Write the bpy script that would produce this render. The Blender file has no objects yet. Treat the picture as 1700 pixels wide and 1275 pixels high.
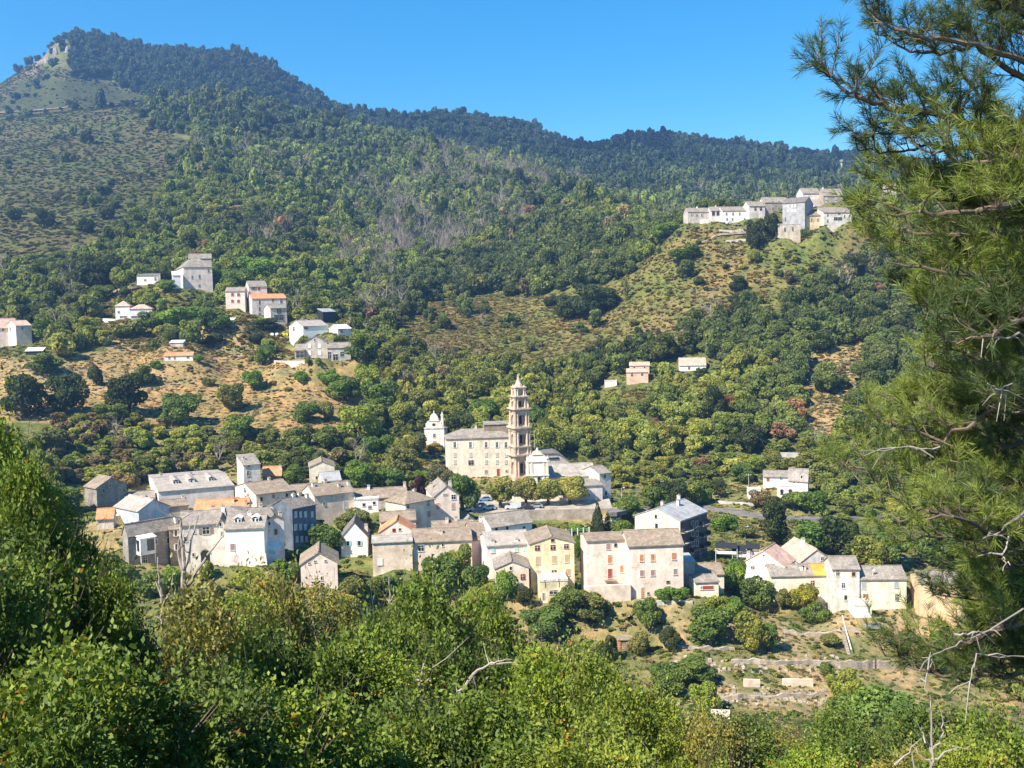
import bpy, math, random
import numpy as np
from mathutils import Matrix, Vector
C = bpy.context.scene
COL = C.collection
rad = math.radians
# ---------------------------------------------------------------- camera
CZ = 100.0
ROLL, PITCH, FOC = -1.2, 4.0, 1700.0
MR = Matrix.Rotation(rad(90-PITCH), 4, 'X') @ Matrix.Rotation(rad(ROLL), 4, 'Z')
cd = bpy.data.cameras.new('camera'); cam = bpy.data.objects.new('camera', cd); COL.objects.link(cam)
cam.matrix_world = Matrix.Translation((0, 0, CZ)) @ MR
cd.sensor_width = 36; cd.lens = 36*FOC/1700; cd.clip_start = 0.1; cd.clip_end = 20000
C.camera = cam
# ---------------------------------------------------------------- sky, sun, exposure
SUN_AZ, SUN_EL = 50.0, 46.0          # degrees left of straight behind the camera / above the horizon
sv = Vector((-math.sin(rad(SUN_AZ))*math.cos(rad(SUN_EL)), -math.cos(rad(SUN_AZ))*math.cos(rad(SUN_EL)), math.sin(rad(SUN_EL))))
w = bpy.data.worlds.new('World'); C.world = w; w.use_nodes = True
nt = w.node_tree; nt.nodes.clear()
out = nt.nodes.new('ShaderNodeOutputWorld'); bg = nt.nodes.new('ShaderNodeBackground'); sky = nt.nodes.new('ShaderNodeTexSky')
hs = nt.nodes.new('ShaderNodeHueSaturation')
sky.sky_type = 'NISHITA'; sky.sun_disc = False
sky.sun_elevation = rad(SUN_EL)
sky.sun_rotation = math.atan2(sv.x, sv.y)
sky.altitude = 600; sky.air_density = 1.0; sky.dust_density = 0.3; sky.ozone_density = 2.0
hs.inputs['Saturation'].default_value = 1.52; hs.inputs['Hue'].default_value = 0.492
bg.inputs['Strength'].default_value = 0.088
nt.links.new(sky.outputs[0], hs.inputs['Color']); nt.links.new(hs.outputs[0], bg.inputs['Color']); nt.links.new(bg.outputs[0], out.inputs['Surface'])
sl = bpy.data.lights.new('sun', 'SUN'); so = bpy.data.objects.new('sun', sl); COL.objects.link(so)
sl.energy = 5.0; sl.angle = rad(0.5); sl.color = (1.0, 0.90, 0.74)
so.rotation_euler = (-sv).to_track_quat('-Z', 'Y').to_euler()
so.location = (0, 0, 400)
C.view_settings.view_transform = 'Standard'; C.view_settings.look = 'None'; C.view_settings.gamma = 1
C.view_settings.exposure = 1.24
try:
    C.cycles.use_denoising = True
    C.cycles.max_bounces = 5; C.cycles.diffuse_bounces = 3; C.cycles.transmission_bounces = 3; C.cycles.transparent_max_bounces = 4
    C.cycles.volume_bounces = 0
except Exception: pass

# ---------------------------------------------------------------- pixel <-> world
R3 = np.array(MR.to_3x3())
def P(px, py, d):
    v = R3 @ np.array([(px-850)/FOC, -(py-637.5)/FOC, -1.0])
    v = v*(d/v[1]); return np.array([v[0], v[1], v[2]+CZ])
def proj(p):
    q = R3.T @ (np.array(p, float)-[0, 0, CZ]); return 850+FOC*q[0]/-q[2], 637.5-FOC*q[1]/-q[2]
def projA(p):
    q = (p-np.array([0, 0, CZ])) @ R3
    return 850+FOC*q[:, 0]/-q[:, 2], 637.5-FOC*q[:, 1]/-q[:, 2]

# ---------------------------------------------------------------- object helpers
def tag(o, label=None, cat=None, group=None, kind=None):
    if label: o['label'] = label
    if cat: o['category'] = cat
    if group: o['group'] = group
    if kind: o['kind'] = kind
    return o
def empty(name, loc, rz=0, label=None, cat=None, group=None):
    o = bpy.data.objects.new(name, None); COL.objects.link(o); o.location = loc; o.rotation_euler = (0, 0, rz)
    o.empty_display_size = 0.5
    return tag(o, label, cat, group)
def link(name, me, parent=None, loc=None):
    o = bpy.data.objects.new(name, me); COL.objects.link(o)
    if parent: o.parent = parent
    if loc is not None: o.location = loc
    return o
def np_mesh(name, V, Fq, mat=None, nper=4, tint=None, smooth=False):
    me = bpy.data.meshes.new(name); V = np.asarray(V, np.float32); Fq = np.asarray(Fq, np.int32)
    me.vertices.add(len(V)); me.vertices.foreach_set('co', V.ravel())
    me.loops.add(Fq.size); me.loops.foreach_set('vertex_index', Fq.ravel())
    n = len(Fq); me.polygons.add(n)
    me.polygons.foreach_set('loop_start', np.arange(n, dtype=np.int32)*nper)
    if smooth: me.polygons.foreach_set('use_smooth', np.ones(n, bool))
    if tint is not None:
        a = me.attributes.new('tint', 'FLOAT', 'FACE'); a.data.foreach_set('value', np.asarray(tint, np.float32))
    me.update(calc_edges=True); me.validate()
    if mat: me.materials.append(mat)
    return me
class MB:
    """collects faces; build() makes one mesh with metre UVs"""
    def __init__(s): s.v = []; s.f = []; s.m = []
    def poly(s, pts, m=0):
        i = len(s.v); s.v += [tuple(p) for p in pts]; s.f.append(list(range(i, i+len(pts)))); s.m.append(m)
    def hexa(s, b, t, m=0):        # b,t: 4 bottom points (ccw from above), 4 top points
        s.poly(b[::-1], m); s.poly(t, m)
        for i in range(4): j = (i+1) % 4; s.poly([b[i], b[j], t[j], t[i]], m)
    def box(s, x0, x1, y0, y1, z0, z1, m=0):
        s.hexa([(x0, y0, z0), (x1, y0, z0), (x1, y1, z0), (x0, y1, z0)], [(x0, y0, z1), (x1, y0, z1), (x1, y1, z1), (x0, y1, z1)], m)
    def slab(s, pts, th, m=0):     # polygon thickened downwards
        lo = [(p[0], p[1], p[2]-th) for p in pts]; s.poly(pts, m); s.poly(lo[::-1], m); n = len(pts)
        for i in range(n): j = (i+1) % n; s.poly([lo[i], lo[j], pts[j], pts[i]], m)
    def ring(s, cx, cy, prof, n=12, m=0, ph=0, sq=None):   # lathe: prof = [(r,z)]
        rows = []
        for r, z in prof:
            rows.append([(cx+r*math.cos(ph+2*math.pi*k/n), cy+r*math.sin(ph+2*math.pi*k/n), z) for k in range(n)])
        for a, b in zip(rows, rows[1:]):
            for k in range(n): l = (k+1) % n; s.poly([a[k], a[l], b[l], b[k]], m)
        s.poly(rows[-1], m); s.poly(rows[0][::-1], m)
    def tube(s, pts, rs, n=5, m=0):
        pts = [Vector(p) for p in pts]; rows = []
        for i, p in enumerate(pts):
            t = (pts[min(i+1, len(pts)-1)]-pts[max(i-1, 0)]).normalized()
            u = t.cross(Vector((0.31, 0.2, 0.93)) if abs(t.z) < .95 else Vector((1, 0, 0))).normalized(); v = t.cross(u)
            rows.append([p+(u*math.cos(2*math.pi*k/n)+v*math.sin(2*math.pi*k/n))*rs[i] for k in range(n)])
        for a, b in zip(rows, rows[1:]):
            for k in range(n): l = (k+1) % n; s.poly([a[k], a[l], b[l], b[k]], m)
        s.poly(rows[-1], m)
    def build(s, name, mats, parent=None, loc=None, smooth=False):
        me = bpy.data.meshes.new(name); me.from_pydata([tuple(map(float, p)) for p in s.v], [], s.f)
        if not isinstance(mats, (list, tuple)): mats = [mats]
        for m in mats: me.materials.append(m)
        me.polygons.foreach_set('material_index', s.m)
        if smooth: me.polygons.foreach_set('use_smooth', [True]*len(s.f))
        uv = me.uv_layers.new(name='UVMap'); me.update()
        co = np.array(s.v, float); k = 0; buf = np.zeros((len(me.loops), 2), np.float32)
        for p, f in zip(me.polygons, s.f):
            n = np.array(p.normal); u = np.cross([0, 0, 1], n); l = np.linalg.norm(u)
            u = u/l if l > 1e-3 else np.array([1., 0, 0]); v = np.cross(n, u)
            for vi in f: buf[k] = (co[vi] @ u, co[vi] @ v); k += 1
        uv.data.foreach_set('uv', buf.ravel())
        return link(name, me, parent, loc)

# ---------------------------------------------------------------- materials
MATS = {}
def nd(nt, t, **kw):
    n = nt.nodes.new(t)
    for k, v in kw.items():
        if k in n.inputs: n.inputs[k].default_value = v
        else: setattr(n, k, v)
    return n
def newmat(name):
    m = bpy.data.materials.new(name); m.use_nodes = True; nt = m.node_tree; nt.nodes.clear()
    o = nt.nodes.new('ShaderNodeOutputMaterial'); b = nt.nodes.new('ShaderNodeBsdfPrincipled')
    b.inputs['Roughness'].default_value = 0.9; b.inputs['Specular IOR Level'].default_value = 0.2
    nt.links.new(b.outputs[0], o.inputs['Surface']); return m, nt, b, o
def ramp(nt, src, stops):
    r = nt.nodes.new('ShaderNodeValToRGB'); e = r.color_ramp.elements
    while len(e) < len(stops): e.new(0.5)
    for i, (p, c) in enumerate(stops): e[i].position = p; e[i].color = (c, c, c, 1) if isinstance(c, (int, float)) else (*c, 1)
    nt.links.new(src, r.inputs[0]); return r
def mul(nt, a, b, fac=1.0, mode='MULTIPLY'):
    m = nt.nodes.new('ShaderNodeMix'); m.data_type = 'RGBA'; m.blend_type = mode; m.inputs[0].default_value = fac
    for s, i in ((a, 6), (b, 7)):
        if hasattr(s, 'links') or hasattr(s, 'is_linked'): nt.links.new(s, m.inputs[i])
        else: m.inputs[i].default_value = (*s, 1)
    return m.outputs[2]
def coords(nt, scale=1.0, uv=False):
    tc = nt.nodes.new('ShaderNodeTexCoord'); oi = nt.nodes.new('ShaderNodeObjectInfo')
    mp = nt.nodes.new('ShaderNodeVectorMath'); mp.operation = 'ADD'
    cm = nt.nodes.new('ShaderNodeVectorMath'); cm.operation = 'SCALE'; cm.inputs['Scale'].default_value = 60
    cb = nt.nodes.new('ShaderNodeCombineXYZ'); nt.links.new(oi.outputs['Random'], cb.inputs[0]); nt.links.new(oi.outputs['Random'], cb.inputs[2])
    nt.links.new(cb.outputs[0], cm.inputs[0]); nt.links.new(tc.outputs['UV' if uv else 'Object'], mp.inputs[0]); nt.links.new(cm.outputs[0], mp.inputs[1])
    return mp.outputs[0]
def wallmat(key, rgb, stone=0.0, dirt=0.35):
    if key in MATS: return MATS[key]
    m, nt, b, o = newmat('plaster_'+key); co = coords(nt); cuv = coords(nt, uv=True)
    n1 = nd(nt, 'ShaderNodeTexNoise', Scale=0.35, Detail=6.0, Roughness=0.65); nt.links.new(co, n1.inputs['Vector'])
    n2 = nd(nt, 'ShaderNodeTexNoise', Scale=2.2, Detail=5.0, Roughness=0.7); nt.links.new(co, n2.inputs['Vector'])
    mp = nd(nt, 'ShaderNodeMapping'); mp.inputs['Scale'].default_value = (0.55, 0.55, 0.14); nt.links.new(co, mp.inputs[0])
    n3 = nd(nt, 'ShaderNodeTexNoise', Scale=1.0, Detail=4.0); nt.links.new(mp.outputs[0], n3.inputs['Vector'])   # rain streaks
    r1 = ramp(nt, n1.outputs[0], [(0.35, 1-dirt), (0.62, 1.08)]); r2 = ramp(nt, n2.outputs[0], [(0.3, 0.86), (0.65, 1.06)])
    r3 = ramp(nt, n3.outputs[0], [(0.38, 1-dirt*0.8), (0.55, 1.03)])
    c = mul(nt, rgb, r1.outputs[0]); c = mul(nt, c, r2.outputs[0]); c = mul(nt, c, r3.outputs[0], 0.6)
    bp = nd(nt, 'ShaderNodeBump', Strength=0.35, Distance=0.05); nt.links.new(n2.outputs[0], bp.inputs['Height'])
    if True:
        br = nd(nt, 'ShaderNodeTexBrick', Scale=1.0); br.inputs['Color1'].default_value = (0.7, 0.68, 0.66, 1); br.inputs['Color2'].default_value = (1.15, 1.1, 1.02, 1)
        br.inputs['Mortar'].default_value = (0.55, 0.52, 0.5, 1); br.inputs['Brick Width'].default_value = 0.55; br.inputs['Row Height'].default_value = 0.3; br.inputs['Mortar Size'].default_value = 0.035
        nt.links.new(cuv, br.inputs['Vector'])
        if stone > 0: c = mul(nt, c, br.outputs[0], stone)
        else:          # render fallen off in patches, rubble showing
            n4 = nd(nt, 'ShaderNodeTexNoise', Scale=0.42, Detail=5.0, Roughness=0.7); vs = nd(nt, 'ShaderNodeVectorMath', operation='ADD'); vs.inputs[1].default_value = (31, 7, 13); nt.links.new(co, vs.inputs[0]); nt.links.new(vs.outputs[0], n4.inputs['Vector'])
            r4 = ramp(nt, n4.outputs[0], [(0.57, 0.0), (0.63, 0.55)]); mx = nt.nodes.new('ShaderNodeMix'); mx.data_type = 'RGBA'; nt.links.new(r4.outputs[0], mx.inputs[0]); nt.links.new(c, mx.inputs[6]); nt.links.new(mul(nt, mul(nt, c, br.outputs[0]), (0.86, 0.80, 0.74)), mx.inputs[7]); c = mx.outputs[2]
    nt.links.new(c, b.inputs['Base Color']); nt.links.new(bp.outputs[0], b.inputs['Normal'])
    MATS[key] = m; return m
def roofmat(key, rgb, rgb2, bw=0.5, rh=0.35, rough=0.95):
    if key in MATS: return MATS[key]
    m, nt, b, o = newmat('roofing_'+key); cuv = coords(nt, uv=True); co = coords(nt)
    br = nd(nt, 'ShaderNodeTexBrick', Scale=1.0); br.inputs['Color1'].default_value = (*rgb, 1); br.inputs['Color2'].default_value = (*rgb2, 1)
    br.inputs['Mortar'].default_value = (*[x*0.55 for x in rgb], 1); br.inputs['Brick Width'].default_value = bw; br.inputs['Row Height'].default_value = rh
    br.inputs['Mortar Size'].default_value = 0.03; br.inputs['Bias'].default_value = 0.0; nt.links.new(cuv, br.inputs['Vector'])
    n1 = nd(nt, 'ShaderNodeTexNoise', Scale=0.5, Detail=6.0, Roughness=0.7); nt.links.new(co, n1.inputs['Vector'])
    n2 = nd(nt, 'ShaderNodeTexNoise', Scale=3.5, Detail=4.0, Roughness=0.7); nt.links.new(co, n2.inputs['Vector'])
    r1 = ramp(nt, n1.outputs[0], [(0.32, 0.68), (0.66, 1.2)]); r2 = ramp(nt, n2.outputs[0], [(0.3, 0.7), (0.68, 1.22)])
    c = mul(nt, br.outputs[0], r1.outputs[0]); c = mul(nt, c, r2.outputs[0])
    bp = nd(nt, 'ShaderNodeBump', Strength=0.6, Distance=0.08); nt.links.new(n2.outputs[0], bp.inputs['Height'])
    b.inputs['Roughness'].default_value = rough
    nt.links.new(c, b.inputs['Base Color']); nt.links.new(bp.outputs[0], b.inputs['Normal']); MATS[key] = m; return m
def paint(key, rgb, rough=0.6, metal=0.0, var=0.15):
    if key in MATS: return MATS[key]
    m, nt, b, o = newmat('paint_'+key); co = coords(nt)
    n1 = nd(nt, 'ShaderNodeTexNoise', Scale=1.5, Detail=3.0); nt.links.new(co, n1.inputs['Vector'])
    r1 = ramp(nt, n1.outputs[0], [(0.3, 1-var), (0.7, 1+var*0.5)]); nt.links.new(mul(nt, rgb, r1.outputs[0]), b.inputs['Base Color'])
    b.inputs['Roughness'].default_value = rough; b.inputs['Metallic'].default_value = metal; MATS[key] = m; return m
def leafmat(name, mode, trans=0.25, base=None, rough=0.6, spec=0.25):
    """mode 'object': colour from the object's own colour; 'inst': from the instance attribute; else base"""
    if name in MATS: return MATS[name]
    m, nt, b, o = newmat(name)
    if mode == 'object':
        oi = nt.nodes.new('ShaderNodeObjectInfo'); src = oi.outputs['Color']
    elif mode == 'inst':
        at = nt.nodes.new('ShaderNodeAttribute'); at.attribute_type = 'INSTANCER'; at.attribute_name = 'tcol'; src = at.outputs['Color']
    else:
        rg = nt.nodes.new('ShaderNodeRGB'); rg.outputs[0].default_value = (*base, 1); src = rg.outputs[0]
    ta = nt.nodes.new('ShaderNodeAttribute'); ta.attribute_name = 'tint'
    # tint 0..1: hue wanders from deeper green to yellower leaf
    r = ramp(nt, ta.outputs['Fac'], [(0.0, (0.50, 0.64, 0.60)), (0.5, (1, 1, 1)), (0.95, (1.65, 1.45, 0.95)), (1.0, (2.6, 0.85, 0.7))])
    c = mul(nt, src, r.outputs[0])
    nt.links.new(c, b.inputs['Base Color']); b.inputs['Roughness'].default_value = rough; b.inputs['Specular IOR Level'].default_value = spec
    if trans > 0:
        t = nt.nodes.new('ShaderNodeBsdfTranslucent'); mx = nt.nodes.new('ShaderNodeMixShader'); mx.inputs[0].default_value = trans
        c2 = mul(nt, c, (1.25, 1.15, 0.55)); nt.links.new(c2, t.inputs['Color'])
        nt.links.new(b.outputs[0], mx.inputs[1]); nt.links.new(t.outputs[0], mx.inputs[2]); nt.links.new(mx.outputs[0], o.inputs['Surface'])
    MATS[name] = m; return m
bark = wallmat('bark', (0.13, 0.10, 0.075), dirt=0.5)
deadbark = wallmat('bare_wood', (0.34, 0.30, 0.27), dirt=0.3)
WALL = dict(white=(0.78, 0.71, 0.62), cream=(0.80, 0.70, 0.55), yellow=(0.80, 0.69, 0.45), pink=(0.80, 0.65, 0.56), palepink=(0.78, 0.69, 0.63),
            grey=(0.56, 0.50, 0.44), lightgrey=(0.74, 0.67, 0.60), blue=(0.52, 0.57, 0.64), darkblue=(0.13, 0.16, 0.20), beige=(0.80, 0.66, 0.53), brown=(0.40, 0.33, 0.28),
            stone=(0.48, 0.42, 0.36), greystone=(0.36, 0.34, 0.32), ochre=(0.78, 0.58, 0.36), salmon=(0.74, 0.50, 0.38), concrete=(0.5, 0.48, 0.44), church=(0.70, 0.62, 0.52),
            lavender=(0.72, 0.64, 0.59), tower=(0.60, 0.47, 0.36), midgrey=(0.40, 0.40, 0.41), dark=(0.13, 0.14, 0.16), painted_shade=(0.09, 0.095, 0.095), band=(0.3, 0.3, 0.29))
def WM(k): return wallmat(k, WALL[k], stone={'stone': 0.8, 'greystone': 0.9, 'beige': 0.25, 'brown': 0.4}.get(k, 0.0), dirt={'white': 0.2, 'cream': 0.24, 'yellow': 0.34, 'pink': 0.22, 'palepink': 0.24}.get(k, 0.34))
ROOF = dict(slate=((0.25, 0.22, 0.19), (0.37, 0.32, 0.27)), darkslate=((0.17, 0.15, 0.14), (0.26, 0.23, 0.21)), lightslate=((0.36, 0.32, 0.285), (0.45, 0.40, 0.35)), brown=((0.25, 0.195, 0.145), (0.36, 0.29, 0.225)),
            orange=((0.62, 0.26, 0.12), (0.70, 0.34, 0.18)), pinktile=((0.56, 0.36, 0.28), (0.66, 0.47, 0.38)), metal=((0.36, 0.36, 0.37), (0.40, 0.40, 0.41)), white=((0.7, 0.7, 0.7), (0.76, 0.76, 0.74)),
            brightorange=((0.75, 0.33, 0.06), (0.80, 0.38, 0.08)))
def RM(k): return roofmat(k, *ROOF[k], **({'bw': 3.0, 'rh': 0.5, 'rough': 0.5} if k in ('metal', 'white', 'brightorange') else {'bw': 0.35, 'rh': 0.4} if k in ('orange', 'pinktile') else {}))
PAINT = dict(red=(0.33, 0.07, 0.05), orange=(0.55, 0.20, 0.09), tan=(0.52, 0.34, 0.19), teal=(0.35, 0.62, 0.60), brown=(0.22, 0.13, 0.10), mauve=(0.36, 0.22, 0.21), white=(0.78, 0.76, 0.72), greyshutter=(0.50, 0.50, 0.44),
             pale=(0.45, 0.55, 0.60), blueshutter=(0.25, 0.55, 0.68), dark=(0.03, 0.03, 0.035), greyblue=(0.33, 0.38, 0.40))
def PM(k): return paint(k, PAINT[k])
def glass():
    if 'glass' in MATS: return MATS['glass']
    m = paint('glass', (0.025, 0.03, 0.035), rough=0.12, var=0.3); m.node_tree.nodes['Principled BSDF'].inputs['Specular IOR Level'].default_value = 0.6; MATS['glass'] = m; return m
# ---------------------------------------------------------------- the buildings' data: photo reading -> place and size in metres
# L,R,e,b: where the front wall's left/right edge, left eave and left foot lie in the view; d: metres ahead; a: yaw; S: far corner of the visible side; r: ridge
SPEC = []
def B(name, label, L, R, e, b, d, a=0, S=None, D=8.0, roof='x', r=None, rise=2.0, wall='cream', rm='slate', wins=(), chim=(), dorm=(), cat='house', group='stone houses of the village', side=None, over=0.35, extra=None, base=6.0):
    SPEC.append(dict(name=name, label=label, L=L, R=R, e=e, b=b, d=d, a=a, S=S, D=D, roof=roof, r=r, rise=rise, wall=wall, rm=rm, wins=wins, chim=chim, dorm=dorm, cat=cat, group=group, over=over, extra=extra, base=base))
def root(f, lo, hi, n=40):
    flo = f(lo)
    for _ in range(n):
        m = (lo+hi)/2
        if (f(m) > 0) == (flo > 0): lo = m
        else: hi = m
    return (lo+hi)/2
def solve(s):
    a = rad(s['a']); u = np.array([math.cos(a), math.sin(a), 0]); v = np.array([-math.sin(a), math.cos(a), 0])
    PL = P(s['L'], s['e'], s['d']); W = root(lambda t: proj(PL+u*t)[0]-s['R'], 0.3, 90)
    zb = P(s['L'], s['b'], s['d'])[2]; h = PL[2]-zb
    D = s['D']
    if s['S'] is not None:
        c = PL if s['S'] < s['L'] else PL+u*W
        f = lambda t: proj(c+v*t)[0]-s['S']
        if (f(1.0) > 0) != (f(60) > 0): D = root(f, 1.0, 60)
        else: print('SIDE FAIL', s['name'], s['label'])
    t = s['roof']; rise = s['rise']
    if s['r'] is not None:
        q = {'x': PL+v*D/2, 'y': PL+u*W/2, 'hip': PL+u*W/2+v*D/2, 'hipx': PL+u*W/2+v*D/2, 'shed': PL+v*D, 'flat': PL}[t]
        rise = max(0.15, root(lambda z: -(proj(q+np.array([0, 0, z]))[1]-s['r']), -3, 20))
    s.update(W=W, h=h, D=D, rise=rise, zb=zb, PL=PL, u=u, v=v, c=PL+u*W/2, ar=a)
    s['pr'] = (min(s['L'], s['S'] or s['L']), max(s['R'], s['S'] or s['R']), min(s['r'] or s['e'], s['e']), s['b'])
    return s
def grid(face, xs, ys, w_, h_, t, c=None): return [(face, x, y, w_, h_, t, c) for x in xs for y in ys]
NL = 'houses of the hillside hamlet'; UV = 'houses of the upper village'
# ---- lower village, left part
B('stone_house', 'roofless looking grey rubble house with gable behind the leafy tree', 160, 210, 811, 845, 292, a=50, S=140, roof='y', r=793, wall='greystone', rm='brown', wins=[('F', 172, 815, 4, 7, 'o', None), ('F', 198, 813, 4, 6, 'o', None), ('F', 183, 806, 4, 5, 'o', None)])
B('shed', 'low grey slate shed between the rubble house and the long dormer building', 208, 257, 830, 846, 296, a=22, D=8, r=819, wall='grey', rm='slate', cat='shed')
B('village_building', 'long pale pink building with three white dormers on its slate roof', 263, 388, 817, 850, 296, a=24, S=246, r=795, wall='palepink', rm='lightslate', dorm=[(292, 807, 1.7), (318, 803, 2.0), (351, 802, 1.7)], chim=[(268, .55, 1.2), (317, .5, 1.0)], wins=grid('F', [275, 296], [836], 5, 4, 'o'))
B('orange_roof_house', 'cream house under a large orange tiled roof with red chimneys', 322, 412, 850, 878, 268, a=8, S=312, r=832, wall='cream', rm='orange', chim=[(325, .5, 1.1, 'orange'), (387, .35, 1.4, 'orange'), (408, .2, 1.2, 'orange')])
B('village_house', 'dark walled house with brown roof squeezed beside the blue gable', 270, 313, 843, 868, 272, a=26, D=9, r=832, wall='grey', rm='brown', chim=[(304, .5, 1.0)])
B('gabled_house', 'pale blue gabled house with cream side wall and blue shuttered window', 230, 281, 849, 880, 256, a=50, S=190, roof='y', r=830, wall='blue', rm='lightslate', chim=[(242, .5, .8)], wins=[('F', 262, 853, 5, 12, 's', 'blueshutter'), ('L', 221, 869, 5, 6, 'o', None)])
B('orange_roof_house', 'small house with patched orange tiled roof behind the leafy tree', 160, 188, 862, 880, 250, a=15, D=6, r=846, wall='beige', rm='orange')
B('village_house', 'long dark shaded house with grey slab roof and white enclosed balcony', 212, 297, 889, 945, 226, a=46, S=203, r=872, wall='greystone', rm='slate', wins=[('F', 241, 930, 6, 10, 'o', None), ('F', 279, 897, 4, 9, 'o', None), ('F', 259, 899, 5, 8, 'o', 'white'), ('F', 285, 918, 4, 9, 'o', None)], chim=[(293, .2, 1.3)])  # wall colour set dark to deepen the shade on this front
B('village_house', 'narrow dark house with brown roof behind a sloping white parapet', 281, 299, 880, 940, 232, a=25, D=9, r=866, wall='brown', rm='brown', wins=[('F', 292, 885, 4, 10, 'w', 'white'), ('F', 293, 908, 4, 10, 'w', 'white')], chim=[(269, .4, 1.5)])
B('arched_house', 'light grey stone house with dark arched doorway and brown shutters', 299, 373, 873, 943, 224, a=13, D=9, r=851, wall='lightgrey', rm='slate', chim=[(299, .4, 1.6), (354, .55, 1.2)],
  wins=[('F', 341, 924, 15, 23, 'A', None), ('F', 342, 881, 11, 11, 'w', 'brown'), ('F', 322, 881, 4, 9, 'o', None), ('F', 311, 929, 6, 10, 'd', 'red'), ('F', 321, 921, 3, 6, 'o', None), ('F', 363, 869, 5, 7, 'o', None), ('F', 369, 884, 4, 10, 's', 'brown'), ('F', 308, 895, 5, 8, 'o', None)])
B('village_house', 'low house with hipped stone roof behind the arched house', 352, 414, 860, 880, 246, a=16, D=11, roof='hip', r=842, wall='grey', rm='slate')
B('gabled_house', 'narrow gabled bay with one dark shutter joining the arched house', 361, 373, 872, 943, 222.5, a=13, D=7, roof='y', r=862, wall='lightgrey', rm='slate', wins=[('F', 366, 871, 3.5, 6, 'o', None), ('F', 368, 886, 3.5, 8, 's', 'brown')])
B('village_house', 'small low house with grey roof tucked before the dark walled house', 318, 338, 866, 885, 240, a=20, D=6, r=858, wall='beige', rm='slate', chim=[(330, .5, .8)])
B('village_house', 'tiny brown roofed house between tall block and beige house', 508, 524, 842, 870, 258, a=28, D=6, r=834, wall='cream', rm='brown')
B('white_house', 'big white rendered house with two pairs of dormers and a single shutter', 373, 438, 879, 942, 219, a=5, D=9, r=858, wall='white', rm='slate', dorm=[(395, 868, 1.5), (424, 866, 1.5)], chim=[(415, .5, .9)], wins=[('F', 386, 908, 7, 11, 's', 'mauve'), ('F', 384, 929, 8, 9, 'd', 'greyshutter'), ('F', 404, 929, 8, 9, 'd', 'greyshutter'), ('F', 422, 929, 7, 9, 'd', 'greyshutter')])
B('village_house', 'small house with grey roof between white house and tall block', 418, 456, 858, 885, 240, a=22, D=8, r=845, wall='lightgrey', rm='slate', chim=[(433, .5, .9)])
B('gabled_house', 'pale pink gabled house with red shutters and a teal lean-to', 440, 471, 866, 940, 225, a=20, D=9, roof='y', r=856, wall='palepink', rm='darkslate', wins=[('F', 458, 883, 5, 10, 's', 'red'), ('F', 447, 869, 3, 5, 'o', None), ('F', 447, 912, 10, 7, 'o', 'teal'), ('F', 453, 926, 5, 9, 'o', None)], chim=[(471, .3, 1.2)])
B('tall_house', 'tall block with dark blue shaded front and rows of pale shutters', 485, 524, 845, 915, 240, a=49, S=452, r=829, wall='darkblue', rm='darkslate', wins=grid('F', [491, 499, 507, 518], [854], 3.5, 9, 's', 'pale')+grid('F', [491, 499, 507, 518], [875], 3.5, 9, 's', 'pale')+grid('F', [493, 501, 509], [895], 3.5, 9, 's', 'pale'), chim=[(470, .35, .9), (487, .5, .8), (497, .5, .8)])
B('tower_house', 'narrow tall grey house with slate lean roof standing above the others', 404, 432, 773, 815, 308, a=27, S=393, roof='shed', r=756, wall='lightgrey', rm='slate', wins=[('F', 412, 786, 5, 8, 'o', 'white'), ('F', 413, 773.5, 3, 4, 'o', None), ('F', 414, 802, 4, 8, 's', 'red')], chim=[(404, .5, .9)])
B('orange_roof_house', 'small dark house with plain orange roof beside the tower house', 436, 467, 791, 806, 318, a=10, D=9, r=776, wall='brown', rm='orange', chim=[(438, .4, .9)])
B('village_house', 'house with cream gable end and long brown roof below the tower house', 425, 488, 822, 848, 284, a=33, S=390, r=803, wall='cream', rm='brown', wins=[('F', 434, 829, 4, 8, 'o', None), ('F', 454, 824, 4, 6, 'o', None), ('F', 476, 822, 4, 6, 'o', None), ('L', 407, 814, 3, 8, 'o', None), ('L', 408, 824, 3, 4, 'o', None), ('L', 419, 834, 3, 4, 'o', None)], chim=[(447, .5, .9)])
B('village_house', 'house with flat looking brown roof in the middle of the roofscape', 484, 514, 818, 845, 292, a=14, D=9, r=806, wall='beige', rm='brown')
B('village_house', 'broad beige house with rounded tile chimneys on its brown stone roof', 522, 588, 824, 872, 274, a=30, S=502, r=806, wall='beige', rm='brown', chim=[(520, .4, 1.1), (540, .5, 1.2), (563, .25, 1.1), (580, .3, 1.2)], wins=[('F', 573, 838, 5, 11, 's', 'greyshutter'), ('F', 538, 836, 3, 5, 'o', None)])
B('cream_house', 'cream gabled house at the back edge of the village', 514, 555, 776, 806, 312, a=12, D=11, roof='y', r=767, wall='cream', rm='brown', wins=[('F', 526, 793, 4, 5, 'o', None), ('F', 536, 791, 3, 5, 'o', None)])
B('village_house', 'low house with neat grey metal roof in front of the cream gable', 534, 566, 799, 812, 300, a=20, S=528, r=785, wall='beige', rm='metal')
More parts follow.
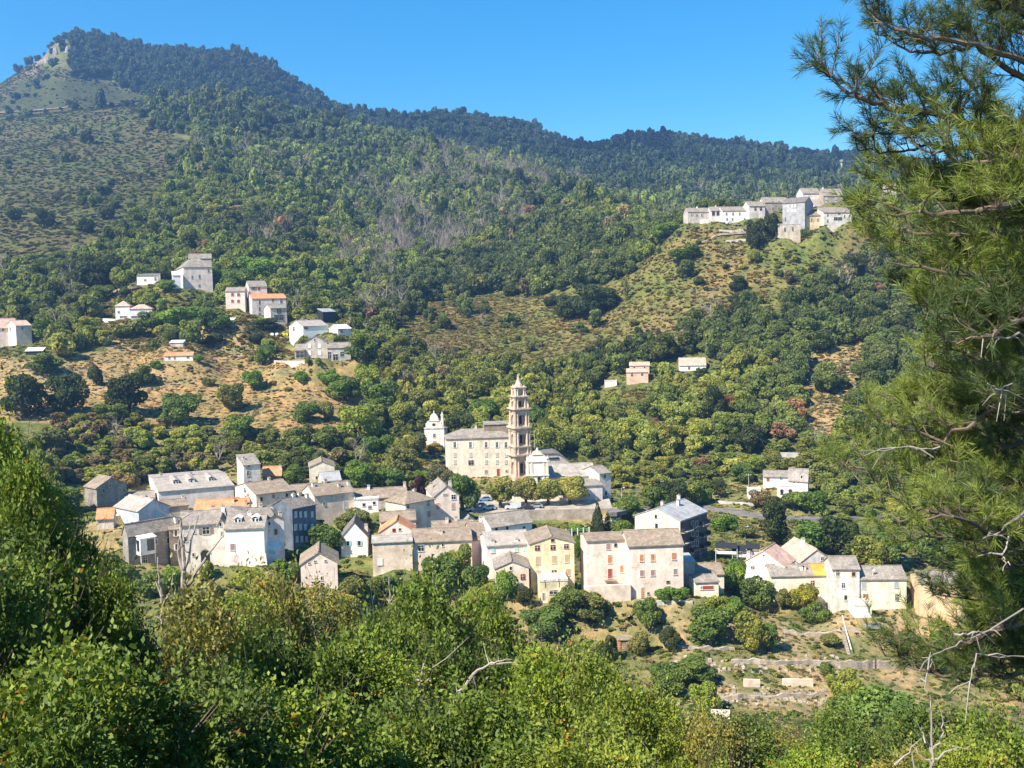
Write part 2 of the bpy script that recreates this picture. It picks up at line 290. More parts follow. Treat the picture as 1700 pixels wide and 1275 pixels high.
# ---- centre
B('village_building', 'long low building with brown slab roof behind the white balcony', 588, 676, 829, 852, 285, a=9, D=9, r=813, wall='grey', rm='brown', chim=[(612, .45, 1.2), (684, .5, 1.4)])
B('balcony_house', 'white flat balcony block with three dark openings below the long roof', 588, 628, 831, 852, 277, a=6, D=4, roof='flat', wall='white', rm='slate', wins=[('F', 604, 838, 4, 5, 'o', None), ('F', 614, 842, 5, 5, 'o', None), ('F', 621, 835, 4, 5, 'o', None)])
B('hip_roof_house', 'square house with pyramid stone roof and one lit cream side', 673, 721, 837, 872, 262, a=44, S=640, roof='hip', r=816, wall='beige', rm='brown', wins=[('F', 677, 840, 4, 8, 'o', None), ('F', 711, 836, 4, 8, 'o', None), ('F', 712, 853, 6, 11, 's', 'mauve')], chim=[(688, .5, .8)])
B('gabled_house', 'tall pinkish gabled house in front of the chestnut tree', 721, 762, 825, 872, 272, a=13, D=15, roof='y', r=808, wall='pink', rm='slate', wins=[('F', 753, 825, 7, 8, 'o', 'white'), ('F', 752, 840, 5, 10, 's', 'tan'), ('F', 727, 840, 5, 10, 's', 'tan'), ('F', 739, 820.5, 7, 1.5, 'o', None)], chim=[(700, .8, 1.6), (716, .6, 1.8)])
B('white_house', 'small white gabled house with two blue shuttered windows', 566, 610, 893, 926, 243, a=6, D=9, roof='y', r=868, wall='white', rm='darkslate', wins=[('F', 578, 902, 4, 8, 'w', 'blueshutter'), ('F', 596.5, 902, 4, 8, 'w', 'blueshutter')], chim=[(609, .5, 1.6)])
B('village_house', 'pink house with brown slab roof behind the orange edged gable', 631, 690, 866, 890, 252, a=8, D=8, r=851, wall='pink', rm='brown')
B('orange_roof_house', 'pinkish gable edged with orange tiles and two small red windows', 630, 688, 884, 915, 244, a=4, D=7, roof='y', r=865, wall='pink', rm='orange', wins=[('F', 654, 880, 4, 4, 'o', 'red'), ('F', 664, 879, 4, 4, 'o', None)])
B('stone_house', 'wide blank beige house with low slab roof and one white door', 618, 684, 902, 948, 232, a=7, S=611, r=891, rise=1.0, wall='beige', rm='lightslate', wins=[('F', 631, 933, 8, 10, 's', 'white')])
B('village_house', 'long beige house with brown roof and white window behind fruit trees', 685, 783, 901, 948, 234, a=6, D=10, r=880, wall='beige', rm='brown', wins=[('F', 699, 910, 9, 10, 'o', 'white'), ('F', 735, 905, 3, 5, 'o', None)], chim=[(732, .3, .8)])
B('village_house', 'house with broad grey slab roof turned beside the teal shutter house', 783, 809, 897, 946, 239, a=12, D=12, r=868, wall='pink', rm='brown', chim=[(766, .5, 1.2)])
B('village_house', 'low house with brown roof crossing behind the long beige house', 718, 784, 884, 905, 251, a=6, D=9, r=867, wall='beige', rm='brown', chim=[(742, .4, 1.3), (757, .5, 1.0)])
B('white_house', 'white gable ended house with grey roof and row of small dark openings', 815, 883, 876, 893, 262, a=30, S=790, r=856, wall='white', rm='slate', wins=[('F', 824, 878, 4, 5, 'o', None), ('F', 842, 877, 4, 5, 'o', None), ('F', 870, 876, 4, 4, 'o', None)])
B('white_house', 'small white gable just behind the parked white car', 768, 792, 869, 885, 272, a=12, D=8, roof='y', r=859, wall='white', rm='slate')
B('teal_shutter_house', 'pale house with faded teal shutters joined to the yellow gable', 808, 880, 907, 962, 228, a=9, S=797, r=885, wall='palepink', rm='lightslate', wins=[('F', 818, 913, 6, 9, 's', 'teal'), ('F', 857, 911, 6, 9, 's', 'teal'), ('F', 872, 909, 6, 9, 's', 'teal'), ('F', 832, 929, 6, 9, 's', 'teal'), ('F', 873, 928, 6, 9, 's', 'teal')], chim=[(818, .1, .7), (857, .1, .7)])
B('yellow_house', 'tall pale yellow gabled house with tan shutters in three rows', 880, 953, 904, 985, 222, a=4, D=12, roof='y', r=892, wall='yellow', rm='brown',
  wins=[('F', 892, 909.5, 6.5, 7, 'o', 'red'), ('F', 918, 908.5, 6.5, 7, 'o', 'red'), ('F', 940, 907, 6.5, 7, 'o', 'mauve'), ('F', 917.5, 897, 5, 5, 'o', 'tan'),
        ('F', 893, 930, 7, 13, 's', 'tan'), ('F', 919.5, 928.5, 7.5, 13, 's', 'tan'), ('F', 941, 927, 7, 13, 's', 'tan'), ('F', 894, 952, 6.5, 11, 's', 'tan'), ('F', 920, 952, 6.5, 11, 'o', 'red'), ('F', 942.5, 950, 6.5, 11, 's', 'tan')])
B('terrace_room', 'cream ground floor annex with vine covered terrace under yellow house', 896, 942, 966, 1002, 216, a=4, D=6, roof='flat', wall='yellow', rm='slate', cat='annex', wins=[('F', 918.5, 983, 12, 6, 'o', None), ('F', 902, 990, 3, 12, 'd', 'brown')])
B('stone_house', 'little stone gabled house with one red window below teal shutters', 822, 878, 945, 980, 219, a=3, D=9, roof='y', r=933, wall='beige', rm='slate', wins=[('F', 848, 943.5, 4, 6, 'o', None), ('F', 868, 957.5, 6, 7.5, 'o', 'red'), ('F', 831, 956, 4, 8, 'o', None)])
B('pink_house', 'pink house half with red door balcony and mismatched brown shutters', 974, 1043, 899, 990, 220, a=6, D=8, r=887, wall='pink', rm='brown', chim=[(1046, .25, 1.0)],
  wins=[('F', 1010, 907, 6.5, 10.5, 's', 'mauve'), ('F', 1022, 905, 4, 4.5, 'o', 'brown'), ('F', 1012.5, 928, 7, 13.5, 's', 'orange'), ('F', 1032, 944.5, 5, 12, 's', 'orange'), ('F', 1012.5, 952, 6.5, 16, 's', 'red'), ('F', 1012, 974, 6, 9, 'd', 'red')])
B('pink_house', 'wider pink house half with orange shutters, awning and orange door', 1043, 1134, 907, 995, 217, a=5, D=9, r=882, wall='pink', rm='brown',
  wins=[('F', 1065, 926, 6, 11.5, 's', 'orange'), ('F', 1083.5, 925.5, 6, 11.5, 's', 'orange'), ('F', 1119, 923.5, 6.5, 11.5, 's', 'orange'), ('F', 1065.5, 951.5, 6, 10, 's', 'mauve'), ('F', 1083.5, 951, 6, 10, 's', 'mauve'), ('F', 1121, 949, 6, 10, 's', 'mauve'), ('F', 1109, 966, 4.5, 3, 'o', 'brown'), ('F', 1067, 984, 5.5, 19, 'd', 'orange'), ('F', 1076, 985, 2.5, 3.5, 'o', 'brown')])
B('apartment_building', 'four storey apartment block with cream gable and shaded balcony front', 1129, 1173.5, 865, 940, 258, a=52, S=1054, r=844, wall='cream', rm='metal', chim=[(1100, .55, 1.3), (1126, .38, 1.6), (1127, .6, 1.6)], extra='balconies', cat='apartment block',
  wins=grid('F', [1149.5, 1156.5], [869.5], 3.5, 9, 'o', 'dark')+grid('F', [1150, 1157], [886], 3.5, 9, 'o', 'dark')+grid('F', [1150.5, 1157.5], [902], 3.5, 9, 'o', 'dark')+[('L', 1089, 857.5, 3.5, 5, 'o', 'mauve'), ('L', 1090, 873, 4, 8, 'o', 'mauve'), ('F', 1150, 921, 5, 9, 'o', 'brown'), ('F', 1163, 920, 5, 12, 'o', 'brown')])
B('village_house', 'low house with brown roof in the shadow right of the pink house', 1158, 1202, 955, 978, 228, a=2, D=9, r=937, wall='beige', rm='brown')
B('little_house', 'small cream outbuilding with red striped awning by the hedge', 1154, 1193, 967, 992, 219, a=3, D=6, r=956, wall='cream', rm='slate', wins=[('F', 1174, 975.5, 20, 6, 's', 'red'), ('F', 1164, 976, 3, 5, 'o', 'white')])
B('annex', 'grey lean-to with pale roof against the pink house end wall', 1135, 1153, 933, 960, 226, a=2, D=7, roof='shed', r=920, wall='grey', rm='metal', cat='annex')
B('stone_barn', 'low beige stone barn with plain gable standing before the village', 499, 560, 938, 976, 214, a=10, S=None, D=10, roof='y', r=918, wall='pink', rm='brown', cat='barn', wins=[('F', 513, 935, 2, 2, 'o', None), ('F', 523, 932, 2, 2, 'o', None), ('F', 534, 960, 3, 6, 'o', None), ('F', 540, 931, 2, 2, 'o', None)])
# ---- right part
B('gabled_house', 'white gabled house with faded pink tiled roof and white chimney', 1235, 1303, 933, 970, 244, a=-32, S=1320, D=9, roof='y', r=915, wall='white', rm='pinktile', chim=[(1243, .15, 1.8)], wins=[('F', 1250, 942, 6, 5, 'o', None), ('F', 1268, 922, 3, 3, 'o', None)])
B('gabled_house', 'grey gabled house with pink tiled roof behind the grey roof row', 1329, 1383, 934, 965, 256, a=8, D=14, roof='y', r=913, wall='lavender', rm='pinktile', wins=[('F', 1365, 927, 5, 6, 'o', 'white'), ('F', 1340, 940, 4, 5, 'o', None)], chim=[(1333, .5, 1.8)])
B('row_house', 'long cream house with grey roof patched with bright orange sheet', 1280, 1381, 957, 1004, 236, a=0, D=8, r=939, wall='cream', rm='slate', extra='orange_patch', wins=[('F', 1349, 968, 6, 8, 'o', 'mauve'), ('F', 1357, 969, 6, 9, 's', 'greyshutter'), ('F', 1374, 967, 6, 12, 's', 'tan'), ('F', 1296, 982, 5, 9, 's', 'greyshutter'), ('F', 1318, 982, 5, 9, 's', 'greyshutter')], chim=[(1331, .25, 1.0), (1335, .25, 1.0)])
B('tall_house', 'narrow tall grey stone house with three white framed windows', 1382, 1427, 945, 1010, 230, a=-4, D=8, r=925, wall='lightgrey', rm='slate', wins=[('F', 1391, 951, 6, 10, 'o', 'white'), ('F', 1400, 972, 6, 9, 'o', 'white'), ('F', 1404, 992, 5, 8, 'o', 'white'), ('F', 1417, 953, 5, 7, 'o', 'tan')])
B('white_house', 'white house with red door and satellite dish on grey roof', 1427, 1505, 962, 1012, 230, a=-3, D=8, r=941, wall='cream', rm='slate', extra='dish', wins=[('F', 1434, 972, 7, 12, 's', 'greyblue'), ('F', 1437, 994, 8, 16, 's', 'red'), ('F', 1488, 970, 7, 12, 's', 'greyblue'), ('F', 1489, 992, 6, 11, 'o', None)])
B('garage', 'white flat roofed garage below the house with the red door', 1419, 1447, 1006, 1026, 222, a=-3, D=5, roof='flat', wall='white', rm='slate', cat='garage', wins=[('F', 1442, 1012, 3, 9, 'd', 'greyblue')])
B('ochre_house', 'ochre plastered house half hidden behind the pine boughs', 1528, 1606, 968, 1025, 226, a=-8, D=9, r=950, wall='ochre', rm='slate', wins=[('F', 1550, 982, 6, 11, 's', 'brown'), ('F', 1575, 982, 6, 11, 's', 'brown')])
B('gabled_house', 'beige gabled house showing between the pine branches', 1598, 1642, 970, 1030, 222, a=-6, D=9, roof='y', r=952, wall='beige', rm='brown', wins=[('F', 1640, 975, 3, 12, 'o', None)])
B('white_house', 'pale pink house at the village end behind pine twigs', 1645, 1692, 962, 1000, 226, a=-10, D=9, roof='y', r=943, wall='palepink', rm='pinktile', wins=[('F', 1661, 967, 5, 7, 'o', 'white'), ('F', 1679, 969, 5, 7, 'o', 'white')])
B('garage', 'grey doored garage with orange tiled roof seen through the pine', 1613, 1664, 1007, 1043, 212, a=-8, D=7, r=985, wall='grey', rm='orange', cat='garage', wins=[('F', 1628, 1023, 16, 26, 's', 'greyblue')])
B('villa', 'white villa with covered terrace above the road on the right', 1268, 1310, 792, 815, 352, a=-12, D=9, r=782, wall='white', rm='slate', cat='villa', wins=[('F', 1275, 796, 5, 6, 's', 'red'), ('F', 1297, 793, 4, 5, 'o', None)])
B('villa', 'white villa wing with grey roof and dark upstairs window', 1309, 1341, 793, 817, 350, a=-30, S=1343, D=8, r=778, wall='palepink', rm='lightslate', cat='villa', wins=[('F', 1331, 793, 3, 8, 'o', None), ('F', 1318, 800, 4, 4, 'o', None)])
B('villa', 'low white front block of the villa with round arched loggia', 1290, 1322, 808, 826, 338, a=-14, D=6, roof='flat', wall='white', rm='slate', cat='villa', wins=[('F', 1298, 817, 5, 9, 'A', None), ('F', 1312, 817, 5, 9, 'A', None)])
B('shed', 'little white garden shed left of the villa', 1243, 1263, 813, 826, 343, a=-5, D=4, roof='flat', wall='white', rm='white', cat='shed')
B('hillside_house', 'salmon two tier house with stepped tiled roofs on the slope', 1040, 1076, 618, 636, 478, a=-8, D=5, r=613, wall='salmon', rm='pinktile', wins=[('F', 1049, 622, 3, 4, 'o', 'red'), ('F', 1066, 621, 3, 4, 'o', 'red')], group='houses alone on the wooded slope')
B('hillside_house', 'upper storey of salmon house under its own pinkish tiles', 1045, 1078, 607, 622, 484, a=-8, D=6, r=602, wall='salmon', rm='pinktile', wins=[('F', 1053, 610, 2.5, 2.5, 'o', None), ('F', 1070, 610, 2.5, 2.5, 'o', None)], group='houses alone on the wooded slope')
B('hillside_house', 'low white house with salmon roof right of the two tier house', 1128, 1172, 607, 615, 482, a=-6, D=10, r=595, wall='white', rm='pinktile', wins=[('F', 1144, 611, 3, 4, 'o', 'red'), ('F', 1160, 611, 3, 3, 'o', None)], group='houses alone on the wooded slope')
B('shed', 'whitish sheds in a line left of the salmon house', 1004, 1024, 633, 641, 482, a=-4, D=4, roof='flat', wall='white', rm='white', cat='shed', group='houses alone on the wooded slope')
# ---- hillside hamlet on the left
B('hamlet_house', 'pink house at the left edge with terrace and two roofs', -25, 26, 545, 580, 496, a=28, D=9, r=530, wall='palepink', rm='pinktile', wins=[('F', 5, 547, 2.5, 5, 'o', None), ('F', 16, 547, 3, 6, 's', 'white')], group=NL)
B('hamlet_house', 'narrow pink wing with balcony at the hamlet left edge', 26, 52, 541, 572, 488, a=38, S=10, r=533, wall='pink', rm='pinktile', wins=[('F', 37, 545, 3, 5, 'o', 'white'), ('L', 17, 546, 2.5, 5, 'o', None)], group=NL)
B('hamlet_house', 'white bungalow with pinkish hipped roof and long terrace', 191, 215, 508, 531, 522, a=10, S=188, D=8, roof='hip', r=500, wall='white', rm='pinktile', wins=[('F', 197, 518, 3, 3, 'o', None), ('F', 205, 526, 12, 2.5, 'o', None)], cat='villa', group=NL)
B('hamlet_house', 'white wing with low pink roof on posts beside the bungalow', 215, 252, 513, 530, 520, a=12, D=8, roof='hip', r=506, wall='white', rm='pinktile', wins=[('F', 228, 526, 20, 3, 'o', None)], cat='villa', group=NL)
B('hamlet_house', 'small white house with low dark roof at the wood edge', 227, 261, 458, 473, 575, a=5, D=7, roof='shed', r=455, wall='white', rm='darkslate', wins=[('F', 241, 465, 3, 3, 'o', None), ('F', 258, 463, 3, 6, 'o', None)], group=NL)
B('manor_house', 'big beige manor with many sided slate roof above the hamlet', 304, 352, 443, 480, 568, a=24, S=290, D=14, roof='hip', r=428, wall='pink', rm='slate', wins=[('F', 319, 460, 2.5, 5, 'o', None), ('F', 331, 459, 3, 6, 'o', 'white'), ('F', 346, 449, 3, 6, 'o', 'white'), ('F', 331, 474, 3, 3, 'o', None)], chim=[(324, .5, 1.4)], group=NL)
B('hamlet_house', 'raised rear block with flat slate roof behind the manor', 313, 351, 429, 445, 582, a=14, D=6, r=422, wall='grey', rm='slate', group=NL)
B('annex', 'bright white lean-to stepping down left of the manor', 286, 300, 457, 479, 562, a=20, D=6, roof='shed', r=451, wall='white', rm='white', cat='annex', group=NL)
B('hamlet_house', 'square pink house with four red shuttered windows', 374, 406, 484, 512, 545, a=4, D=8, r=478, wall='pink', rm='slate', wins=grid('F', [386, 396], [489, 500], 4.5, 5, 's', 'red'), group=NL)
B('hamlet_house', 'tall pinkish house with grey roof rising in the hamlet middle', 413, 443, 476, 505, 552, a=24, S=407, r=467, wall='pink', rm='slate', wins=[('F', 422, 479, 4, 5, 'w', 'brown'), ('F', 430, 479, 3, 5, 'o', 'brown')], group=NL)
B('hamlet_house', 'house with bright orange roof and red windows in the hamlet', 418, 475, 496, 523, 538, a=22, S=411, r=489, wall='lavender', rm='orange', wins=[('F', 431, 502, 3, 7, 's', 'red'), ('F', 431, 513, 3, 7, 's', 'red'), ('F', 453, 498, 2.5, 4, 'o', 'red'), ('F', 467, 500, 4, 6, 'o', 'white'), ('F', 431, 522, 4, 5, 'o', None)], group=NL)
B('hamlet_house', 'little house with dark porch in front of the orange roof', 449, 476, 512, 539, 526, a=30, S=438, r=506, wall='lavender', rm='slate', wins=[('F', 463, 527, 16, 9, 'o', None), ('F', 463, 516, 6, 8, 'o', 'brown')], group=NL)
B('barn', 'modern dark fronted barn with pale side wall by the wood', 536, 557, 518, 536, 520, a=42, S=527, roof='shed', r=513, wall='dark', rm='metal', cat='barn', group=NL)
B('hamlet_house', 'white gable house with long pale roof above the grey gable', 503, 545, 542, 556, 490, a=30, S=480, r=533, wall='white', rm='lightslate', wins=[('F', 508, 544, 6, 4, 'o', 'red'), ('L', 488, 546, 2.5, 6, 'o', 'brown')], group=NL)
B('shed', 'white fronted shed with pale sloping roof beside the wood', 561, 583, 546, 557, 488, a=36, S=546, r=540, rise=1, wall='lightgrey', rm='white', cat='shed', wins=[('F', 567, 550, 4, 6, 'o', None)], group=NL)
B('gabled_house', 'large grey cement gabled house with four white shutters', 505, 543, 570, 606, 448, a=6, D=10, roof='y', r=558, wall='grey', rm='slate', wins=grid('F', [514, 530.5], [574, 586], 4.5, 7, 's', 'white')+[('F', 522.5, 564, 2.5, 3.5, 'o', None)], group=NL)
B('annex', 'open sided wing with pale roof right of the cement gable', 543, 582, 578, 600, 446, a=8, D=9, r=570, wall='concrete', rm='slate', cat='annex', wins=[('F', 547, 590, 5, 12, 'o', None), ('F', 557, 593, 8, 10, 'o', None), ('F', 568, 588, 6, 8, 'o', 'pale')], group=NL)
B('annex', 'stone porch with dark opening left of the cement gable', 489, 505, 582, 604, 446, a=6, D=7, roof='shed', r=572, wall='stone', rm='slate', cat='annex', wins=[('F', 498, 589, 13, 10, 'o', None)], group=NL)
B('shed', 'long low white shed with half orange roof in the dry field', 273, 320, 591, 599, 452, a=5, D=4, r=586, rise=1, wall='white', rm='orange', cat='shed', wins=[('F', 281, 594, 3, 4, 'o', None), ('F', 290, 594, 3, 4, 'o', None), ('F', 312, 593, 4, 4, 'o', None)], group=NL)
B('shed', 'small grey metal shed upslope of the long shed', 282, 304, 569, 575, 474, a=4, D=4, roof='shed', r=565.5, wall='grey', rm='white', cat='shed', group=NL)
B('shed', 'pale tunnel like shed above the hamlet orchard', 353, 388, 532, 538, 505, a=2, D=4, roof='shed', r=529, wall='brown', rm='white', cat='shed', group=NL)
B('shed', 'greenhouse shed with white sheet roof at the left field edge', 42, 71, 583, 590, 462, a=8, D=4, roof='shed', r=578, wall='dark', rm='white', cat='shed', group=NL)
B('shed', 'tin roofed hut between the round dark oaks', 47, 69, 613, 618, 432, a=4, D=5, roof='shed', r=608, wall='brown', rm='white', cat='shed', group=NL)
# ---- upper village on the ridge
B('ridge_house', 'leftmost low grey house of the ridge village', 1142, 1180, 352, 368, 628, a=8, D=9, r=346, wall='grey', rm='slate', wins=grid('F', [1148, 1157, 1165], [357], 2.5, 3.5, 'o'), chim=[(1157, .5, 1.0)], group=UV)
B('ridge_house', 'small white house with two dark windows on the ridge', 1180, 1199, 350, 367, 626, a=6, D=9, r=344, wall='palepink', rm='slate', wins=grid('F', [1184.5, 1192], [354.5], 5, 7, 'o', 'dark'), chim=[(1188, .5, 1.0)], group=UV)
B('ridge_house', 'wide white house with five little windows on the ridge', 1199, 1239, 350, 368, 624, a=8, D=9, r=344, wall='white', rm='slate', wins=grid('F', [1206, 1217, 1228], [355], 2.5, 4, 'o')+grid('F', [1207, 1216, 1236], [364], 2.5, 4, 'o'), group=UV)
B('ridge_house', 'cream house with red edged windows above the dark ridge trees', 1244, 1270, 342, 362, 622, a=14, D=9, r=335, wall='lightgrey', rm='slate', wins=grid('F', [1254, 1263], [346, 347], 3, 4, 'o', 'red'), chim=[(1272, .5, 1.2)], group=UV)
B('ridge_house', 'brownish long roofed house joining the ridge village terraces', 1270, 1310, 336, 362, 628, a=12, D=10, r=328, wall='stone', rm='slate', wins=grid('F', [1283, 1293], [336, 346], 3, 4, 'o'), group=UV)
B('ridge_house', 'big grey house with white windows and shaded gable on the ridge', 1299, 1336, 338, 371, 598, a=-30, S=1350, r=330, wall='midgrey', rm='darkslate', wins=grid('F', [1308, 1315, 1320], [342, 350], 2.5, 4, 's', 'white')+[('F', 1304, 364, 2.5, 7, 'o', None)], group=UV)
B('ridge_house', 'tall white house at the ridge village crest', 1333, 1362, 321, 352, 622, a=10, D=9, r=313, wall='lightgrey', rm='slate', group=UV)
B('ridge_house', 'tall pinkish grey house next to the white crest house', 1367, 1400, 325, 352, 618, a=8, D=9, r=314, wall='stone', rm='slate', wins=grid('F', [1372, 1388], [329, 337], 3, 5, 's', 'greyshutter'), chim=[(1366, .5, 1.0)], group=UV)
B('ridge_house', 'ochre house with slanting roof low in the ridge village', 1330, 1365, 358, 382, 594, a=9, D=8, roof='shed', r=351, wall='ochre', rm='brown', wins=grid('F', [1333, 1347, 1358], [365], 2.5, 5, 'o'), group=UV)
B('ridge_house', 'cream house with dark porch at the ridge village right end', 1367, 1414, 353, 376, 592, a=8, D=8, roof='shed', r=345, wall='lightgrey', rm='slate', wins=[('F', 1391, 363, 14, 5, 'o', None), ('F', 1374, 357, 2.5, 4, 'o', None), ('F', 1374, 367, 2.5, 5, 'o', None), ('F', 1402, 359, 2.5, 5, 'o', None), ('F', 1393, 354, 5, 4, 'o', None)], group=UV)
B('stone_ruin', 'flat topped stone ruin with two dark windows under the ridge village', 1292, 1329, 373, 396, 585, a=9, D=7, roof='flat', wall='beige', rm='slate', wins=[('F', 1303, 381, 3, 6, 'o', None), ('F', 1316, 380, 3, 6, 'o', None)], cat='ruin', group=UV)
B('ridge_house', 'pinkish house seen through the pine right of the ridge village', 1470, 1488, 312, 330, 640, a=-6, D=8, r=305, wall='lavender', rm='slate', wins=[('F', 1478, 318, 3, 4, 'o', None)], group=UV)
for s in SPEC: solve(s)
# church group frame: plateau corners used by the church builder and by the ground
CH = dict(convent=(741, 851, 730, 792, 352), chapel=(704, 738, 711, 741, 392))
# ---------------------------------------------------------------- terrain
NEAR = [(0.5, -1.7), (3, -1.9), (6, -4.2), (12, -9.5), (20, -15), (30, -21.5), (60, -39), (100, -57), (150, -70)]
PROF = {
 -150: [(178, 1130), (225, 1010), (260, 930), (300, 860), (340, 800), (380, 740), (420, 680), (460, 620), (500, 575), (560, 520), (640, 470), (760, 420), (900, 375), (1100, 325), (1300, 285), (1500, 250), (1800, 215), (2100, 190), (2300, 190)],
 0: [(178, 1130), (225, 1000), (260, 900), (300, 825), (340, 760), (380, 700), (420, 645), (460, 600), (500, 560), (560, 510), (640, 460), (760, 400), (900, 350), (1100, 290), (1300, 240), (1500, 200), (1560, 190), (1620, 188), (1800, 165), (2000, 143), (2100, 137), (2300, 145)],
 100: [(178, 1115), (225, 980), (260, 890), (300, 830), (340, 765), (380, 702), (420, 648), (460, 600), (500, 556), (560, 505), (640, 455), (760, 396), (900, 347), (1100, 287), (1300, 235), (1500, 190), (1560, 182), (1620, 180), (1800, 140), (2000, 90), (2150, 60), (2300, 68)],
 200: [(178, 1100), (215, 965), (230, 940), (260, 890), (290, 850), (310, 820), (340, 780), (380, 710), (420, 655), (460, 608), (500, 560), (560, 500), (640, 450), (760, 395), (900, 345), (1100, 285), (1300, 230), (1450, 183), (1520, 172), (1620, 182), (1760, 186), (1950, 120), (2200, 74), (2400, 80)],
 350: [(178, 1100), (215, 965), (240, 930), (262, 890), (290, 855), (320, 805), (350, 765), (400, 700), (440, 640), (480, 597), (530, 545), (560, 515), (590, 480), (640, 445), (760, 385), (900, 335), (1100, 270), (1300, 215), (1430, 172), (1500, 158), (1600, 172), (1750, 180), (1950, 125), (2200, 88), (2400, 96)],
 450: [(178, 1110), (215, 975), (240, 935), (262, 895), (290, 852), (320, 806), (345, 775), (390, 712), (430, 650), (470, 602), (520, 548), (560, 510), (600, 480), (660, 445), (760, 405), (900, 350), (1100, 280), (1300, 228), (1420, 190), (1500, 176), (1620, 192), (1760, 192), (1950, 140), (2150, 106), (2300, 112)],
 500: [(178, 1120), (215, 985), (240, 940), (270, 890), (300, 840), (340, 788), (380, 730), (420, 660), (450, 612), (490, 562), (540, 522), (600, 487), (700, 440), (800, 400), (950, 340), (1100, 292), (1300, 240), (1430, 198), (1520, 194), (1640, 214), (1760, 214), (1900, 180), (2100, 146), (2300, 152)],
 600: [(178, 1130), (235, 960), (260, 915), (285, 870), (320, 822), (350, 780), (400, 712), (450, 655), (500, 605), (560, 555), (640, 510), (750, 460), (900, 400), (1100, 332), (1300, 272), (1420, 228), (1500, 220), (1620, 240), (1740, 238), (2000, 197), (2200, 202)],
 720: [(178, 1150), (235, 968), (255, 925), (275, 880), (310, 845), (350, 795), (380, 745), (395, 736), (430, 690), (500, 625), (580, 562), (640, 523), (720, 492), (850, 430), (1000, 370), (1200, 296), (1320, 246), (1400, 240), (1520, 262), (1660, 256), (1900, 199), (2100, 208)],
 850: [(178, 1160), (225, 1000), (245, 950), (262, 912), (285, 868), (300, 853), (325, 846), (342, 808), (370, 792), (400, 745), (450, 682), (520, 622), (600, 560), (660, 520), (730, 483), (850, 420), (950, 370), (1100, 318), (1240, 278), (1320, 272), (1430, 300), (1560, 292), (1700, 255), (2000, 209), (2200, 215)],
 1000: [(178, 1175), (225, 1020), (240, 985), (262, 930), (285, 890), (303, 856), (330, 846), (350, 828), (400, 770), (440, 705), (480, 650), (520, 603), (560, 563), (600, 523), (640, 487), (700, 436), (780, 388), (900, 342), (1000, 348), (1200, 350), (1500, 308), (1800, 264), (2000, 243), (2200, 248)],
 1150: [(178, 1190), (190, 1150), (215, 1035), (236, 990), (258, 940), (280, 922), (300, 897), (330, 862), (360, 820), (400, 768), (430, 702), (460, 650), (490, 606), (520, 553), (550, 503), (580, 453), (610, 397), (625, 372), (650, 368), (700, 372), (900, 398), (1200, 355), (1600, 286), (2000, 233), (2200, 240)],
 1300: [(178, 1195), (190, 1155), (200, 1110), (236, 1005), (250, 980), (270, 945), (290, 910), (320, 868), (345, 828), (365, 790), (385, 755), (410, 715), (440, 660), (470, 610), (500, 560), (530, 510), (560, 460), (585, 400), (600, 385), (640, 370), (700, 372), (900, 390), (1200, 360), (1600, 300), (2000, 252), (2200, 256)],
 1450: [(178, 1210), (190, 1160), (205, 1110), (236, 1015), (255, 985), (275, 945), (300, 895), (330, 850), (360, 800), (385, 755), (420, 690), (450, 640), (480, 590), (510, 540), (540, 490), (570, 440), (595, 400), (615, 375), (650, 350), (720, 345), (900, 370), (1200, 330), (1600, 292), (2000, 262), (2200, 266)],
 1700: [(178, 1220), (205, 1110), (240, 1040), (275, 975), (320, 890), (370, 800), (420, 710), (480, 610), (540, 500), (590, 420), (640, 360), (700, 320), (800, 310), (1000, 320), (1300, 312), (1700, 304), (2000, 294), (2200, 298)],
 1900: [(178, 1220), (205, 1110), (240, 1040), (275, 975), (320, 890), (370, 800), (420, 710), (480, 610), (540, 500), (590, 420), (640, 360), (700, 320), (800, 310), (1000, 320), (1300, 312), (1700, 304), (2000, 294), (2200, 298)]}
NT, ND = 560, 620
TH = np.linspace(-1.15, 1.15, NT)                 # x/d
dn = np.concatenate([np.linspace(0.5, 30, 40), np.geomspace(31, 2600, ND-40)])
cols = sorted(PROF); CPX = np.array(cols, float)
PY = np.zeros((len(cols), ND)); far = dn >= 165
for i, c in enumerate(cols):
    d0, y0 = zip(*PROF[c]); PY[i] = np.interp(np.log(dn), np.log(d0), y0)
def z_of(px, py, d):                               # height where the sight line through (px,py) is d metres ahead
    a = (px-850)/FOC; b = -(py-637.5)/FOC
    vy = R3[1, 0]*a+R3[1, 1]*b-R3[1, 2]; vz = R3[2, 0]*a+R3[2, 1]*b-R3[2, 2]
    return CZ+vz/vy*d
TT, DD = np.meshgrid(TH, dn)                       # rows d, cols theta
ZZ = np.zeros_like(TT); zn = CZ+np.interp(dn, *zip(*NEAR))
for it in range(3):
    XX = TT*DD
    q = np.stack([XX, DD, ZZ-CZ if it else np.full_like(XX, -20.0)], -1) @ R3
    pxg = 850+FOC*q[..., 0]/-q[..., 2]
    Zn = np.zeros_like(ZZ)
    for k in range(ND):
        py = np.interp(np.clip(pxg[k], cols[0], cols[-1]), CPX, PY[:, k]); Zn[k] = z_of(np.clip(pxg[k], cols[0], cols[-1]), py, dn[k])
    t = np.clip((DD-150)/28, 0, 1); ZZ = np.where(t <= 0, zn[:, None], np.where(t >= 1, Zn, zn[:, None]*(1-t)+Zn*t))
def blur(A, n, ax):
    for _ in range(n):
        B_ = np.moveaxis(A, ax, 0).copy(); B_[1:-1] = (B_[:-2]+2*B_[1:-1]+B_[2:])/4; A = np.moveaxis(B_, 0, ax)
    return A
ZZ = blur(blur(ZZ, 6, 0), 26, 1)
